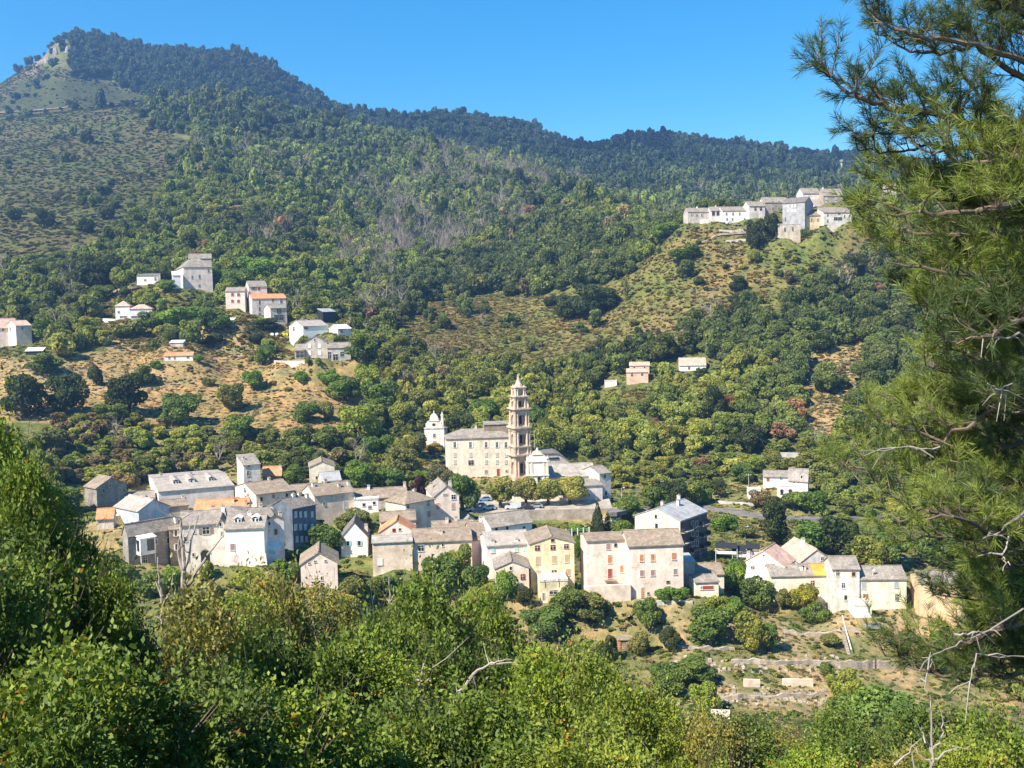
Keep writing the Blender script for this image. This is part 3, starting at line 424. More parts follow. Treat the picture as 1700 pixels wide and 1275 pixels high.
SKYL = [(-900, 250), (-150, 185), (0, 132), (40, 107), (75, 86), (92, 64), (108, 56), (135, 57), (200, 72), (250, 82), (330, 86), (400, 94), (440, 104), (500, 144), (560, 178), (600, 194), (690, 199), (760, 195), (830, 203), (880, 211), (920, 232), (950, 241), (1000, 239), (1050, 229), (1100, 226), (1150, 235), (1250, 247), (1330, 250), (1400, 256), (1500, 266), (1700, 294), (2600, 330)]
for it in range(2):
    q = np.stack([TT*DD, DD, ZZ-CZ], -1) @ R3; pyg = 637.5-FOC*q[..., 1]/-q[..., 2]; pxg = 850+FOC*q[..., 0]/-q[..., 2]; fr_ = (dn > 1800)
    cur = pyg[fr_].min(0); pxc = pxg[fr_][0]; tgt = np.interp(pxc, *zip(*SKYL))+4
    ZZ = ZZ+np.clip((DD-1560)/380, 0, 1)*((cur-tgt)/FOC*DD)
rng = np.random.default_rng(5)
def vnoise(x, y, seed=0):                          # value noise
    xi = np.floor(x).astype(int); yi = np.floor(y).astype(int); fx = x-xi; fy = y-yi; fx = fx*fx*(3-2*fx); fy = fy*fy*(3-2*fy)
    def h(a, b): 
        n = (a*374761393+b*668265263+seed*1442695)&0x7fffffff; n = ((n ^ (n >> 13))*1274126177)&0x7fffffff; return ((n ^ (n >> 16))&0xffff)/65535.
    return (h(xi, yi)*(1-fx)+h(xi+1, yi)*fx)*(1-fy)+(h(xi, yi+1)*(1-fx)+h(xi+1, yi+1)*fx)*fy
def fbm(x, y, s, o=4, seed=0):
    r = 0; a = .5
    for k in range(o): r = r+a*(vnoise(x/s, y/s, seed+k)-.5); s /= 2.; a *= .55
    return r
amp = np.clip((DD-400)/600, 0, 1)*np.clip(DD/140, 0, 22)
ZZ = ZZ+amp*fbm(TT*DD, DD, 170, 4, 3)+np.clip((DD-600)/900, 0, 1)*14*fbm(TT*DD, DD, 55, 3, 13)-np.clip((DD-700)/700, 0, 1)*16*(.5-np.abs(fbm(TT*DD*1.6, DD*.45, 150, 3, 23)))+np.clip((DD-170)/60, 0, 1)*0.8*fbm(TT*DD, DD, 9, 3, 9)
# the crest line keeps its sky line
# level pads under buildings
XX = TT*DD
def pad(cx, cy, u, v, hx, hy, z, fall=7.0, m=1.2):
    sel = (np.abs(XX-cx) < hx+hy+fall+6) & (np.abs(DD-cy) < hx+hy+fall+6)
    dx = XX[sel]-cx; dy = DD[sel]-cy
    lx = np.abs(dx*u[0]+dy*u[1])-hx-m; ly = np.abs(dx*v[0]+dy*v[1])-hy-m
    r = np.hypot(np.maximum(lx, 0), np.maximum(ly, 0)); wgt = np.clip(1-r/fall, 0, 1); wgt = wgt*wgt*(3-2*wgt)
    ZZ[sel] = ZZ[sel]*(1-wgt)+z*wgt
def shift(cx, cy, u, v, hx, hy, tx, ty, z, fall):
    sel = (np.abs(XX-cx) < hx+hy+fall+6) & (np.abs(DD-cy) < hx+hy+fall+6); dlt = z-float(terr(tx, ty)); dx = XX[sel]-cx; dy = DD[sel]-cy
    lx = np.abs(dx*u[0]+dy*u[1])-hx-1; ly = np.abs(dx*v[0]+dy*v[1])-hy-1; r = np.hypot(np.maximum(lx, 0), np.maximum(ly, 0)); wgt = np.clip(1-r/fall, 0, 1); wgt = wgt*wgt*(3-2*wgt); ZZ[sel] += dlt*wgt
def terr(x, y):
    t = np.clip((x/np.maximum(y, .5)-TH[0])/(TH[1]-TH[0]), 0, NT-1.001); k = np.interp(y, dn, np.arange(ND)); k = np.clip(k, 0, ND-1.001)
    i = np.asarray(k).astype(int); j = np.asarray(t).astype(int); fi = k-i; fj = t-j
    return (ZZ[i, j]*(1-fi)+ZZ[i+1, j]*fi)*(1-fj)+(ZZ[i, j+1]*(1-fi)+ZZ[i+1, j+1]*fi)*fj
for it in range(4):
    for s in sorted(SPEC, key=lambda s: -s['d']):
        c = s['c']+s['v']*s['D']/2; f_ = s['c']-s['v']*.8; shift(c[0], c[1], s['u'], s['v'], s['W']/2, s['D']/2, f_[0], f_[1], s['zb']+.05, 9.0 if s['d'] < 400 else 16.0)
for s in sorted(SPEC, key=lambda s: -s['zb']):          # no soil above a building's foot
    c = s['c']+s['v']*s['D']/2; hx, hy = s['W']/2, s['D']/2; fall = 16; sel = (np.abs(XX-c[0]) < hx+hy+fall) & (np.abs(DD-c[1]) < hx+hy+fall); dx = XX[sel]-c[0]; dy = DD[sel]-c[1]
    ly = dx*s['v'][0]+dy*s['v'][1]; lx = np.abs(dx*s['u'][0]+dy*s['u'][1])-hx-.5; r = np.hypot(np.maximum(lx, 0), np.maximum(-ly-hy-(2.5 if s['d'] > 400 else 1.5), 0)); r = np.where(ly > hy*.2, r+(ly-hy*.2)*3, r)
    ZZ[sel] = np.minimum(ZZ[sel], s['zb']+.05+np.where(r > 14, 99, r*.55))
PADS = []
def padpx(px0, px1, py, d0, d1, fall=6):
    a = P(px0, py, d0); b = P(px1, py, d0); z = a[2]; cx = (a[0]+b[0])/2
    pad(cx, (d0+d1)/2, np.array([1, 0, 0]), np.array([0, 1, 0]), (b[0]-a[0])/2, (d1-d0)/2, z, fall, 0.5)
_a, _b = P(745, 850, 299), P(1015, 850, 299); ZSQ0 = P(880, 850, 299)[2]
pad((_a[0]+_b[0])/2, 320.5, np.array([1, 0, 0]), np.array([0, 1, 0]), (_b[0]-_a[0])/2, 21.5, ZSQ0, 5, .5)      # church square
_s = (DD > 286) & (DD < 298.7) & (XX > P(866, 850, 292)[0]) & (XX < P(1004, 850, 292)[0]); ZZ[_s] = np.minimum(ZZ[_s], ZSQ0-2.7-.12*(298.7-DD[_s]))
padpx(742, 850, 795, 350, 368, 5)
padpx(704, 738, 741, 392, 402, 4)
def terr(x, y):
    t = np.clip((x/np.maximum(y, .5)-TH[0])/(TH[1]-TH[0]), 0, NT-1.001); k = np.interp(y, dn, np.arange(ND)); k = np.clip(k, 0, ND-1.001)
    i = np.asarray(k).astype(int); j = np.asarray(t).astype(int); fi = k-i; fj = t-j
    return (ZZ[i, j]*(1-fi)+ZZ[i+1, j]*fi)*(1-fj)+(ZZ[i, j+1]*(1-fi)+ZZ[i+1, j+1]*fi)*fj
DS = np.concatenate([np.arange(150, 700, 0.5), np.arange(700, 2500, 4)])
def hit(px, py, d0=165):
    a = P(px, py, 1.0)-np.array([0, 0, CZ]); ds = DS[DS >= d0]
    zt = terr(a[0]*ds, ds); zr = CZ+a[2]*ds; k = np.argmax(zt >= zr)
    if zt[k] < zr[k]: k = len(ds)-1
    return np.array([a[0]*ds[k], ds[k], zt[k]])
def inpoly(px, py, poly):
    px = np.asarray(px, float); py = np.asarray(py, float); r = np.zeros(px.shape, bool); n = len(poly)
    for i in range(n):
        x0, y0 = poly[i]; x1, y1 = poly[(i+1) % n]
        if y0 == y1: continue
        c = ((y0 > py) != (y1 > py)) & (px < (x1-x0)*(py-y0)/(y1-y0)+x0); r ^= c
    return r
FIELD_R = [(640, 560), (700, 503), (760, 500), (830, 482), (900, 494), (960, 482), (1030, 470), (1060, 440), (1110, 405), (1150, 378), (1440, 385), (1450, 440), (1400, 460), (1330, 485), (1290, 540), (1230, 525), (1160, 540), (1100, 575), (1040, 590), (950, 615), (870, 625), (790, 615), (720, 600)]
FIELD_L = [(-150, 610), (0, 590), (100, 600), (200, 570), (330, 575), (450, 590), (600, 600), (660, 650), (620, 715), (520, 730), (430, 705), (420, 730), (340, 712), (260, 705), (170, 700), (110, 700), (60, 720), (-150, 740)]
FIELD_H = [(130, 485), (260, 475), (300, 482), (370, 515), (480, 545), (500, 600), (250, 585), (130, 570)]
FIELD_S = [(1335, 600), (1440, 560), (1420, 700), (1375, 732), (1320, 725)]
FIELD_P = [(1010, 655), (1070, 640), (1100, 660), (1060, 700), (1020, 690)]
FIELD_V = [(1190, 855), (1290, 850), (1290, 900), (1180, 905)]
SCRUB = [(-900, 150), (-300, 150), (0, 130), (60, 106), (100, 112), (190, 140), (250, 163), (250, 200), (320, 240), (300, 310), (220, 365), (170, 410), (100, 440), (-20, 465), (-900, 490)]
GREENHILL = [(-900, 188), (0, 178), (30, 140), (75, 128), (170, 140), (245, 162), (200, 172), (90, 186)]
SCREE = [(1290, 258), (1345, 248), (1460, 262), (1700, 290), (1700, 335), (1430, 305), (1350, 285)]
ROCKS = [(70, 100), (88, 70), (100, 56), (118, 66), (110, 95), (90, 108)]
GARDEN = [(1140, 1195), (1130, 1120), (1080, 1060), (1080, 1000), (1300, 985), (1560, 1020), (1620, 1060), (1600, 1110), (1400, 1190)]
def vpx(X, Y, Z): 
    q = np.stack([X, Y, Z-CZ], -1) @ R3; return 850+FOC*q[..., 0]/-q[..., 2], 637.5-FOC*q[..., 1]/-q[..., 2]
vx, vy = vpx(XX, DD, ZZ)
gc = np.zeros(XX.shape+(3,), np.float32); gc[:] = (0.125, 0.135, 0.05)
nz = fbm(XX, DD, 40, 4, 21)+.5; nz2 = fbm(XX, DD, 11, 3, 31)+.5
def paintz(mask, c, soft=None): gc[mask] = c
gold = np.array([0.29, 0.205, 0.105]); olive = np.array([0.13, 0.13, 0.04]); dry = np.array([0.31, 0.235, 0.14]); green = np.array([0.08, 0.13, 0.035])
def mix3(a, b, t): t = np.clip(t, 0, 1)[..., None]; return a*(1-t)+b*t
farm = (DD > 380)
for poly, A_, B2 in ((FIELD_L, gold, dry), (FIELD_R, np.array([0.19, 0.15, 0.07]), np.array([0.13, 0.15, 0.05])), (FIELD_H, dry, olive), (FIELD_S, gold, dry), (FIELD_P, dry, olive)):
    m = inpoly(vx+25*(nz-.5)*2, vy+14*(nz2-.5)*2, poly) & farm & (DD < 1000); gc[m] = mix3(A_, B2, (nz-.35)*3.3)[m]
m = (DD > 900) & inpoly(vx, vy, SCRUB) & (DD < 2400); gc[m] = mix3(np.array([0.095, 0.088, 0.042]), np.array([0.075, 0.09, 0.034]), (nz-.35)*3.3)[m]
m = (DD > 480) & (DD <= 900) & (vx < 330) & inpoly(vx, vy, SCRUB); gc[m] = mix3(np.array([0.11, 0.095, 0.046]), np.array([0.09, 0.105, 0.038]), (nz-.35)*3.3)[m]
m = (DD > 1000) & inpoly(vx, vy, GREENHILL); gc[m] = (0.062, 0.070, 0.026)
m = (DD > 1100) & inpoly(vx, vy, SCREE); gc[m] = mix3(np.array([0.36, 0.31, 0.27]), np.array([0.2, 0.17, 0.12]), (nz2-.4)*3)[m]
m = (DD > 1400) & (vx < 320) & (vy < 125) & (vx < 62+(125-vy)*.5); gc[m] = mix3(np.array([0.24, 0.19, 0.15]), np.array([0.13, 0.11, 0.07]), (nz2-.4)*3)[m]
m = (DD > 170) & (DD < 380) & (vx > 100); gc[m] = mix3(np.array([0.24, 0.20, 0.11]), np.array([0.13, 0.15, 0.055]), (nz-.38)*4)[m]
m = inpoly(vx, vy, GARDEN) & (DD > 165) & (DD < 300); gc[m] = mix3(np.array([0.30, 0.23, 0.15]), np.array([0.16, 0.16, 0.07]), (nz2-.42)*4)[m]
m = (DD < 170); gc[m] = (0.06, 0.07, 0.03)
# mesh
Vt = np.stack([XX, DD, ZZ], -1).reshape(-1, 3)
ii, jj = np.meshgrid(np.arange(ND-1), np.arange(NT-1), indexing='ij'); a_ = (ii*NT+jj).ravel()
Ft = np.stack([a_, a_+1, a_+NT+1, a_+NT], -1)
# a strip behind the camera and a far apron so the sheet carries on
gm = bpy.data.materials.new('ground_soil'); gm.use_nodes = True; nt = gm.node_tree; b = nt.nodes['Principled BSDF']; b.inputs['Roughness'].default_value = 0.95; b.inputs['Specular IOR Level'].default_value = 0.1
at = nt.nodes.new('ShaderNodeAttribute'); at.attribute_name = 'gcol'; tc = nt.nodes.new('ShaderNodeTexCoord')
n1 = nd(nt, 'ShaderNodeTexNoise', Scale=0.45, Detail=8.0, Roughness=0.75); n2 = nd(nt, 'ShaderNodeTexNoise', Scale=0.09, Detail=6.0, Roughness=0.7)
nt.links.new(tc.outputs['Object'], n1.inputs['Vector']); nt.links.new(tc.outputs['Object'], n2.inputs['Vector'])
r1 = ramp(nt, n1.outputs[0], [(0.34, (0.50, 0.55, 0.50)), (0.5, (1, 1, 1)), (0.66, (1.55, 1.4, 1.2))]); r2 = ramp(nt, n2.outputs[0], [(0.36, (0.62, 0.78, 0.6)), (0.62, (1.25, 1.1, 0.95))])
nt.links.new(mul(nt, mul(nt, at.outputs['Color'], r1.outputs[0]), r2.outputs[0]), b.inputs['Base Color'])
bp = nd(nt, 'ShaderNodeBump', Strength=0.9, Distance=0.6); nt.links.new(n1.outputs[0], bp.inputs['Height']); nt.links.new(bp.outputs[0], b.inputs['Normal'])
me = np_mesh('terrain', Vt, Ft, gm, smooth=True)
ca = me.attributes.new('gcol', 'FLOAT_COLOR', 'POINT'); ca.data.foreach_set('color', np.concatenate([gc.reshape(-1, 3), np.ones((ND*NT, 1), np.float32)], 1).ravel())
tag(link('terrain', me), kind='structure')
mb = MB(); mb.slab([(-40, -40, 98.2), (40, -40, 98.2), (40, 0.49, 98.26), (-40, 0.49, 98.26)], 1.0); tag(mb.build('roadside_verge', wallmat('verge', (0.16, 0.14, 0.08))), kind='structure')
# ---------------------------------------------------------------- building builder
MESHC = {}
def cached(key, fn):
    if key not in MESHC: MESHC[key] = fn()
    return MESHC[key]
def mesh_of(mb, name, mats):
    o = mb.build(name, mats); me = o.data; bpy.data.objects.remove(o); return me
def add_window(h, loc, rz, w_, h_, t, c):
    """window as its own part with pane and shutters; the face looks along -y"""
    w_ = max(0.35, round(w_, 1)); h_ = max(0.35, round(h_, 1))
    if t == 'A':          # arched opening
        def f():
            m = MB(); n = 12; r = w_/2; pts = [(-r, -.03, 0)]+[(r, -.03, 0)]+[(r*math.cos(math.pi*k/n), -.03, h_-r+r*math.sin(math.pi*k/n)) for k in range(n+1)]
            m.poly(pts); return mesh_of(m, 'archway', PM('dark'))
        o = link('archway', cached(('A', w_, h_), f), h, (loc[0], loc[1], loc[2]-h_/2)); o.rotation_euler = (0, 0, rz)
        def f2():
            m = MB(); n = 12; r = w_/2
            for k in range(n):
                a0, a1 = math.pi*k/n, math.pi*(k+1)/n; R_ = r+.22
                m.hexa([(r*math.cos(a1), -.12, h_-r+r*math.sin(a1)), (r*math.cos(a0), -.12, h_-r+r*math.sin(a0)), (r*math.cos(a0), .02, h_-r+r*math.sin(a0)), (r*math.cos(a1), .02, h_-r+r*math.sin(a1))],
                       [(R_*math.cos(a1), -.12, h_-r+R_*math.sin(a1)), (R_*math.cos(a0), -.12, h_-r+R_*math.sin(a0)), (R_*math.cos(a0), .02, h_-r+R_*math.sin(a0)), (R_*math.cos(a1), .02, h_-r+R_*math.sin(a1))])
            return mesh_of(m, 'arch_ring', WM('stone'))
        link('arch_ring', cached(('A2', w_, h_), f2), o); return o
    fr = 'white' if c in ('white', 'pale') and t == 'o' else None
    fc = c if (t == 'o' and c in PAINT) else None
    fm = PM(fc) if fc and fc != 'dark' else WM('lightgrey')
    door = t in ('d', 'D')
    def f():
        m = MB(); g = .09; x = w_/2; z = h_/2
        m.box(-x-g, -x, -.07, .02, -z, z+g); m.box(x, x+g, -.07, .02, -z, z+g); m.box(-x, x, -.07, .02, z, z+g)
        if not door: m.box(-x-g-.05, x+g+.05, -.13, .02, -z-.1, -z)
        return mesh_of(m, 'window', fm)
    o = link('door' if door else 'window', cached(('F', w_, h_, fm.name, door), f), h, loc); o.rotation_euler = (0, 0, rz)
    if door or t == 's':
        def f():
            m = MB(); x = w_/2; z = h_/2; k = 1 if door else 2
            for s_ in ([(-x, x)] if door else [(0, x-.015)]):
                a0, a1 = s_; m.box(a0, a1, -.055, -.01, -z, z)
                if not door:
                    for q in range(int(h_/.22)): m.box(a0+.05, a1-.05, -.068, -.05, -z+.1+q*.22, -z+.2+q*.22)
                else: m.box(a0+.08, a1-.08, -.07, -.05, -z+.1, z*.1); m.box(a0+.08, a1-.08, -.07, -.05, z*.2, z-.08)
            return mesh_of(m, 'shutter', PM(c or 'brown'))
        me = cached(('S', w_, h_, c, door), f)
        if door: link('door_leaf', me, o)
        else:
            link('shutter', me, o); s2 = link('shutter', me, o); s2.location = (-w_/2+.015-.0, 0, 0)
    else:
        def f():
            m = MB(); x = w_/2; z = h_/2; m.box(-x, x, -.02, .015, -z, z, 0)
            if w_ > .7: m.box(-.03, .03, -.045, -.0205, -z, z, 1); m.box(-x, x, -.04, -.0205, z*.25, z*.25+.05, 1)
            return mesh_of(m, 'pane', [glass(), PM('white') if c != 'dark' else PM('dark')])
        link('pane', cached(('P', w_, h_, c == 'dark'), f), o)
        if t == 'w':
            def f():
                m = MB(); m.box(0, w_*.5, -.05, 0, -h_/2, h_/2); return mesh_of(m, 'shutter', PM(c))
            me = cached(('W', w_, h_, c), f)
            for sx in (-w_-.09, w_/2+.09):
                s2 = link('shutter', me, o); s2.location = (sx, -.03, 0)
    return o
def face_frame(s, face):
    W, D = s['W'], s['D']; c, u, v = s['c'], s['u'], s['v']
    if face == 'F': return np.array([c[0], c[1], s['zb']]), u, -v, 0.0, lambda t, z: (t, 0, z)
    if face == 'L': q = c-u*W/2; return np.array([q[0], q[1], s['zb']]), -v, -u, -math.pi/2, lambda t, z: (-W/2, -t, z)
    q = c+u*W/2; return np.array([q[0], q[1], s['zb']]), v, u, math.pi/2, lambda t, z: (W/2, t, z)
def on_face(s, face, px, py):
    q, e, n, rz, f = face_frame(s, face); ray = P(px, py, 1.0)-np.array([0, 0, CZ]); o = np.array([0, 0, CZ])
    k = ((q-o) @ n)/(ray @ n); p = o+ray*k; t = (p-q) @ e; z = p[2]-q[2]
    a0 = proj(p-e*.5)[0]; a1 = proj(p+e*.5)[0]; return t, z, max(abs(a1-a0), 1.2), FOC/p[1], rz, f
def hfn(s):
    W, D, h, r, t = s['W'], s['D'], s['h'], s['rise'], s['roof']
    if t == 'x': return lambda x, y: h+r*(1-abs(y-D/2)/(D/2))
    if t == 'y': return lambda x, y: h+r*(1-abs(x)/(W/2))
    if t == 'shed': return lambda x, y: h+r*y/D
    if t in ('hip', 'hipx'):
        k = min(W, D)/2
        return lambda x, y: h+r*min(1, min(W/2-abs(x), D/2-abs(y-D/2))/k)
    return lambda x, y: h
def house(s):
    W, D, h, r, t = s['W'], s['D'], s['h'], s['rise'], s['roof']; X = W/2; c = s['c']; ov = s['over']
    H = empty(s['name'], (c[0], c[1], s['zb']), s['ar'], s['label'], s['cat'], s['group'])
    s['obj'] = H
    wm = WM(s['wall']); rm = RM(s['rm']); B0 = -s['base']
    m = MB(); A_ = [(-X, 0), (X, 0), (X, D), (-X, D)]
    if t == 'x': front = [(-X, 0, B0), (X, 0, B0), (X, 0, h), (-X, 0, h)]; m.poly(front); m.poly([(X, D, B0), (-X, D, B0), (-X, D, h), (X, D, h)]); m.poly([(X, 0, B0), (X, D, B0), (X, D, h), (X, D/2, h+r), (X, 0, h)]); m.poly([(-X, D, B0), (-X, 0, B0), (-X, 0, h), (-X, D/2, h+r), (-X, D, h)])
    elif t == 'y': m.poly([(-X, 0, B0), (X, 0, B0), (X, 0, h), (0, 0, h+r), (-X, 0, h)]); m.poly([(X, D, B0), (-X, D, B0), (-X, D, h), (0, D, h+r), (X, D, h)]); m.poly([(X, 0, B0), (X, D, B0), (X, D, h), (X, 0, h)]); m.poly([(-X, D, B0), (-X, 0, B0), (-X, 0, h), (-X, D, h)])
    elif t == 'shed': m.poly([(-X, 0, B0), (X, 0, B0), (X, 0, h), (-X, 0, h)]); m.poly([(X, D, B0), (-X, D, B0), (-X, D, h+r), (X, D, h+r)]); m.poly([(X, 0, B0), (X, D, B0), (X, D, h+r), (X, 0, h)]); m.poly([(-X, D, B0), (-X, 0, B0), (-X, 0, h), (-X, D, h+r)])
    else:
        for i in range(4): j = (i+1) % 4; m.poly([(*A_[i], B0), (*A_[j], B0), (*A_[j], h), (*A_[i], h)])
    m.build('wall', wm, H)
    m = MB(); th = .2; e = .03; o2 = ov*.55
    def drop(run): return r/run*ov if run else 0
    if t == 'x':
        dz = drop(D/2); z0, z1 = h-dz+e+th, h+r+e+th
        m.slab([(-X-o2, -ov, z0), (X+o2, -ov, z0), (X+o2, D/2, z1), (-X-o2, D/2, z1)], th); m.slab([(-X-o2, D/2, z1), (X+o2, D/2, z1), (X+o2, D+ov, z0), (-X-o2, D+ov, z0)], th)
        m.tube([(-X-o2, D/2, z1+.02), (X+o2, D/2, z1+.02)], [.16, .16], 6)
    elif t == 'y':
        dz = drop(X); z0, z1 = h-dz+e+th, h+r+e+th
        m.slab([(-X-ov, -o2, z0), (0, -o2, z1), (0, D+o2, z1), (-X-ov, D+o2, z0)], th); m.slab([(0, -o2, z1), (X+ov, -o2, z0), (X+ov, D+o2, z0), (0, D+o2, z1)], th)
        m.tube([(0, -o2, z1+.02), (0, D+o2, z1+.02)], [.16, .16], 6)
    elif t == 'shed':
        dz = drop(D); m.slab([(-X-o2, -ov, h-dz+e+th), (X+o2, -ov, h-dz+e+th), (X+o2, D+ov*.5, h+r+dz*.5+e+th), (-X-o2, D+ov*.5, h+r+dz*.5+e+th)], th)
    elif t == 'flat': m.box(-X-.1, X+.1, -.1, D+.1, h, h+.25); m.box(-X-.1, X+.1, -.12, .12, h+.25, h+.5); m.box(-X-.1, -X+.15, .12, D, h+.25, h+.5); m.box(X-.15, X+.1, .12, D, h+.25, h+.5)
    else:
        k = min(W, D)/2; dz = r/k*ov; z0, z1 = h-dz+e+th, h+r+e+th
        a0, a1, a2, a3 = (-X-ov, -ov, z0), (X+ov, -ov, z0), (X+ov, D+ov, z0), (-X-ov, D+ov, z0)
        if W >= D: p, q = (-X+k, D/2, z1), (X-k+.01, D/2, z1); m.slab([a0, a1, q, p], th); m.slab([a1, a2, q], th); m.slab([a2, a3, p, q], th); m.slab([a3, a0, p], th)
        else: p, q = (0, k, z1), (0, D-k+.01, z1); m.slab([a0, a1, p], th); m.slab([a1, a2, q, p], th); m.slab([a2, a3, q], th); m.slab([a3, a0, p, q], th)
    R_ = m.build('roof', rm if t != 'flat' else WM('lightgrey'), H); s['roofobj'] = R_
    f = hfn(s)
    for ch in s['chim']:
        px, fy, hh = ch[:3]; y = fy*D; pw = lambda x: s['c']+s['u']*x+s['v']*y
        x = root(lambda x: proj(np.array([*pw(x)[:2], s['zb']+h+r]))[0]-px, -X+.4, X-.4)
        z = f(x, y)-.2; m = MB(); k = .38 if len(ch) < 4 else .3
        m.box(x-k, x+k, y-k, y+k, z, z+hh+.2, 0); m.box(x-k-.08, x+k+.08, y-k-.08, y+k+.08, z+hh+.2, z+hh+.32, 1)
        for q in (-.18, .18): m.ring(x+q, y, [(.11, z+hh+.32), (.09, z+hh+.6)], 6, 1)
        m.build('chimney', [WM('salmon' if len(ch) > 3 else random.choice(['lightgrey', 'white', 'beige'])), WM('stone') if len(ch) < 4 else RM('orange')], R_)
    for px, py, ww in s['dorm']:
        y = D*.22; x = root(lambda x: proj(np.array([*(s['c']+s['u']*x+s['v']*y)[:2], s['zb']+f(0, y)]))[0]-px, -X+.5, X-.5); z = f(x, y)+.15; k = ww/2; m = MB()
        slope = r/(D/2) if t == 'x' else .4; dl = min(1.1/slope, D*.28)
        m.hexa([(x-k, y, z-.25), (x+k, y, z-.25), (x+k, y+dl, z+dl*slope-.3), (x-k, y+dl, z+dl*slope-.3)], [(x-k, y, z+.85), (x+k, y, z+.85), (x+k, y+dl, z+.95), (x-k, y+dl, z+.95)], 0)
        m.slab([(x-k-.15, y-.2, z+1.0), (x, y-.2, z+1.4), (x, y+dl+.6, z+1.4), (x-k-.15, y+dl+.3, z+1.0)], .1, 1); m.slab([(x, y-.2, z+1.4), (x+k+.15, y-.2, z+1.0), (x+k+.15, y+dl+.3, z+1.0), (x, y+dl+.6, z+1.4)], .1, 1)
        for q in ((-.5, .5) if ww < 2 else (0,)): m.box(x+q*k-.22, x+q*k+.22, y-.03, y+.02, z+.15, z+.75, 2)
        m.build('dormer', [WM('white'), RM('lightslate') if ww > 1.6 else WM('white'), glass()], R_)
    for face, px, py, wp, hp, ty, co in s['wins']:
        tt, z, k, kz, rz, fn = on_face(s, face, px, py); p = fn(tt, z); w_ = min(wp/k, 6); h_ = hp/kz
        lim = D if face != 'F' else X
        if z-h_/2 < -.6: z = -.6+h_/2; p = fn(tt, z)
        n = {0.0: (0, -.02, 0)}.get(rz, (math.sin(rz)*.02, 0, 0)); add_window(H, (p[0]+n[0], p[1]+n[1], p[2]), rz, w_, h_, ty, co)
    ex = s['extra']
    if ex == 'balconies': m = MB(); m.box(-X+.02, X-.02, -.045, -.003, -2, h-.02); m.build('front_shade_sheet', WM('painted_shade'), H)  # dark sheet over the whole front, its shade painted on
    if ex == 'balconies':
        for k in range(3):
            for x0, x1 in ((-X, -X*.28), (X*.42, X)):
                z = h-3.0-k*3.0; m = MB(); m.box(x0+.1, x1-.1, -1.2, 0, z-.15, z, 0); m.box(x0+.1, x0+.2, -1.2, -.02, z, z+1.0, 1); m.box(x1-.2, x1-.1, -1.2, -.02, z, z+1.0, 1)
                for q in range(9): m.box(x0+.2+(x1-x0-.4)*q/9, x0+.25+(x1-x0-.4)*q/9, -1.2, -1.15, z, z+.95, 1)
                m.box(x0+.1, x1-.1, -1.22, -1.14, z+.95, z+1.03, 1); m.box(x0+.25, x1-.25, -.02, .02, z+.05, z+2.3, 2)
                m.build('balcony', [WM('grey'), PM('dark'), glass()], H)
        m = MB()
        for k in range(4): z = h-.15-k*3.0; m.box(-X, X, -.06, -.003, z-.3, z, 0)
        m.build('storey_band', WM('band'), H)  # bands toned down to go with the painted front shade
    if ex == 'orange_patch':
        m = MB(); dz = r/(D/2)*ov; z0, z1 = h-dz+e+th+.03, h+r+e+th+.03; x0 = X-W*.29; m.slab([(x0, -ov-.02, z0), (X+o2+.02, -ov-.02, z0), (X+o2+.02, D/2, z1), (x0, D/2, z1)], .02); m.build('roof_patch', RM('brightorange'), R_)
    if ex == 'dish':
        m = MB(); x = -X*.38; y = D*.12; z = f(x, y)+.2; pts = []
        for i in range(14): a_ = 2*math.pi*i/14; pts.append((x+.5*math.cos(a_), y-.15, z+1.4+.6*math.sin(a_)))
        n = len(pts); ctr = (x, y+.05, z+1.4)
        for i in range(n): m.poly([pts[i], pts[(i+1) % n], ctr]); m.poly([pts[i], ctr, pts[(i+1) % n]])
        m.tube([(x, y+.1, z-.2), (x, y+.1, z+1.4)], [.05, .05]); m.tube([(x, y-.1, z+.9), (x, y-.6, z+1.3)], [.03, .03]); m.build('satellite_dish', PM('white'), H)
    return H
random.seed(3)
for s in SPEC: house(s)
def spec(lbl): return [s for s in SPEC if lbl in s['label']][0]
def local_box(s, face, pxs, pys, y0, y1, name, mats, z_from_px=True, mi=0):
    t0, z1, *_ = on_face(s, face, pxs[0], pys[0]); t1, z0, *_ = on_face(s, face, pxs[1], pys[1]); m = MB(); m.box(t0, t1, y0, y1, z0, z1, mi); return m.build(name, mats, s['obj'])
# details that single out the front row
sp = spec('wider pink'); local_box(sp, 'F', (1047, 969), (1088, 972), -1.0, 0.0, 'awning', WM('beige')); local_box(sp, 'F', (1048, 974), (1089, 995), -.05, 0.0, 'ground_floor_render', WM('ochre'))
sp = spec('pink house half with red door'); t0, z0, *_ = on_face(sp, 'F', 1012, 962)
m = MB(); m.box(t0-1.3, t0+1.3, -1.1, 0, z0-.12, z0, 0)
for k in range(12): m.box(t0-1.28+k*.228, t0-1.24+k*.228, -1.08, -1.04, z0, z0+.9, 1)
m.box(t0-1.3, t0+1.3, -1.1, -1.04, z0+.9, z0+.96, 1); m.build('balcony', [WM('stone'), PM('brown')], sp['obj'])
m = MB(); m.slab([(t0-1.0, -2.0, z0-1.9), (t0+2.2, -2.0, z0-1.9), (t0+2.2, 0, z0-1.0), (t0-1.0, 0, z0-1.0)], .08); m.build('porch_roof', RM('orange'), sp['obj'])
sp = spec('long dark shaded'); t0, z1, *_ = on_face(sp, 'F', 225, 893); t1, z0, *_ = on_face(sp, 'F', 250, 916); t1 = t0+3.6
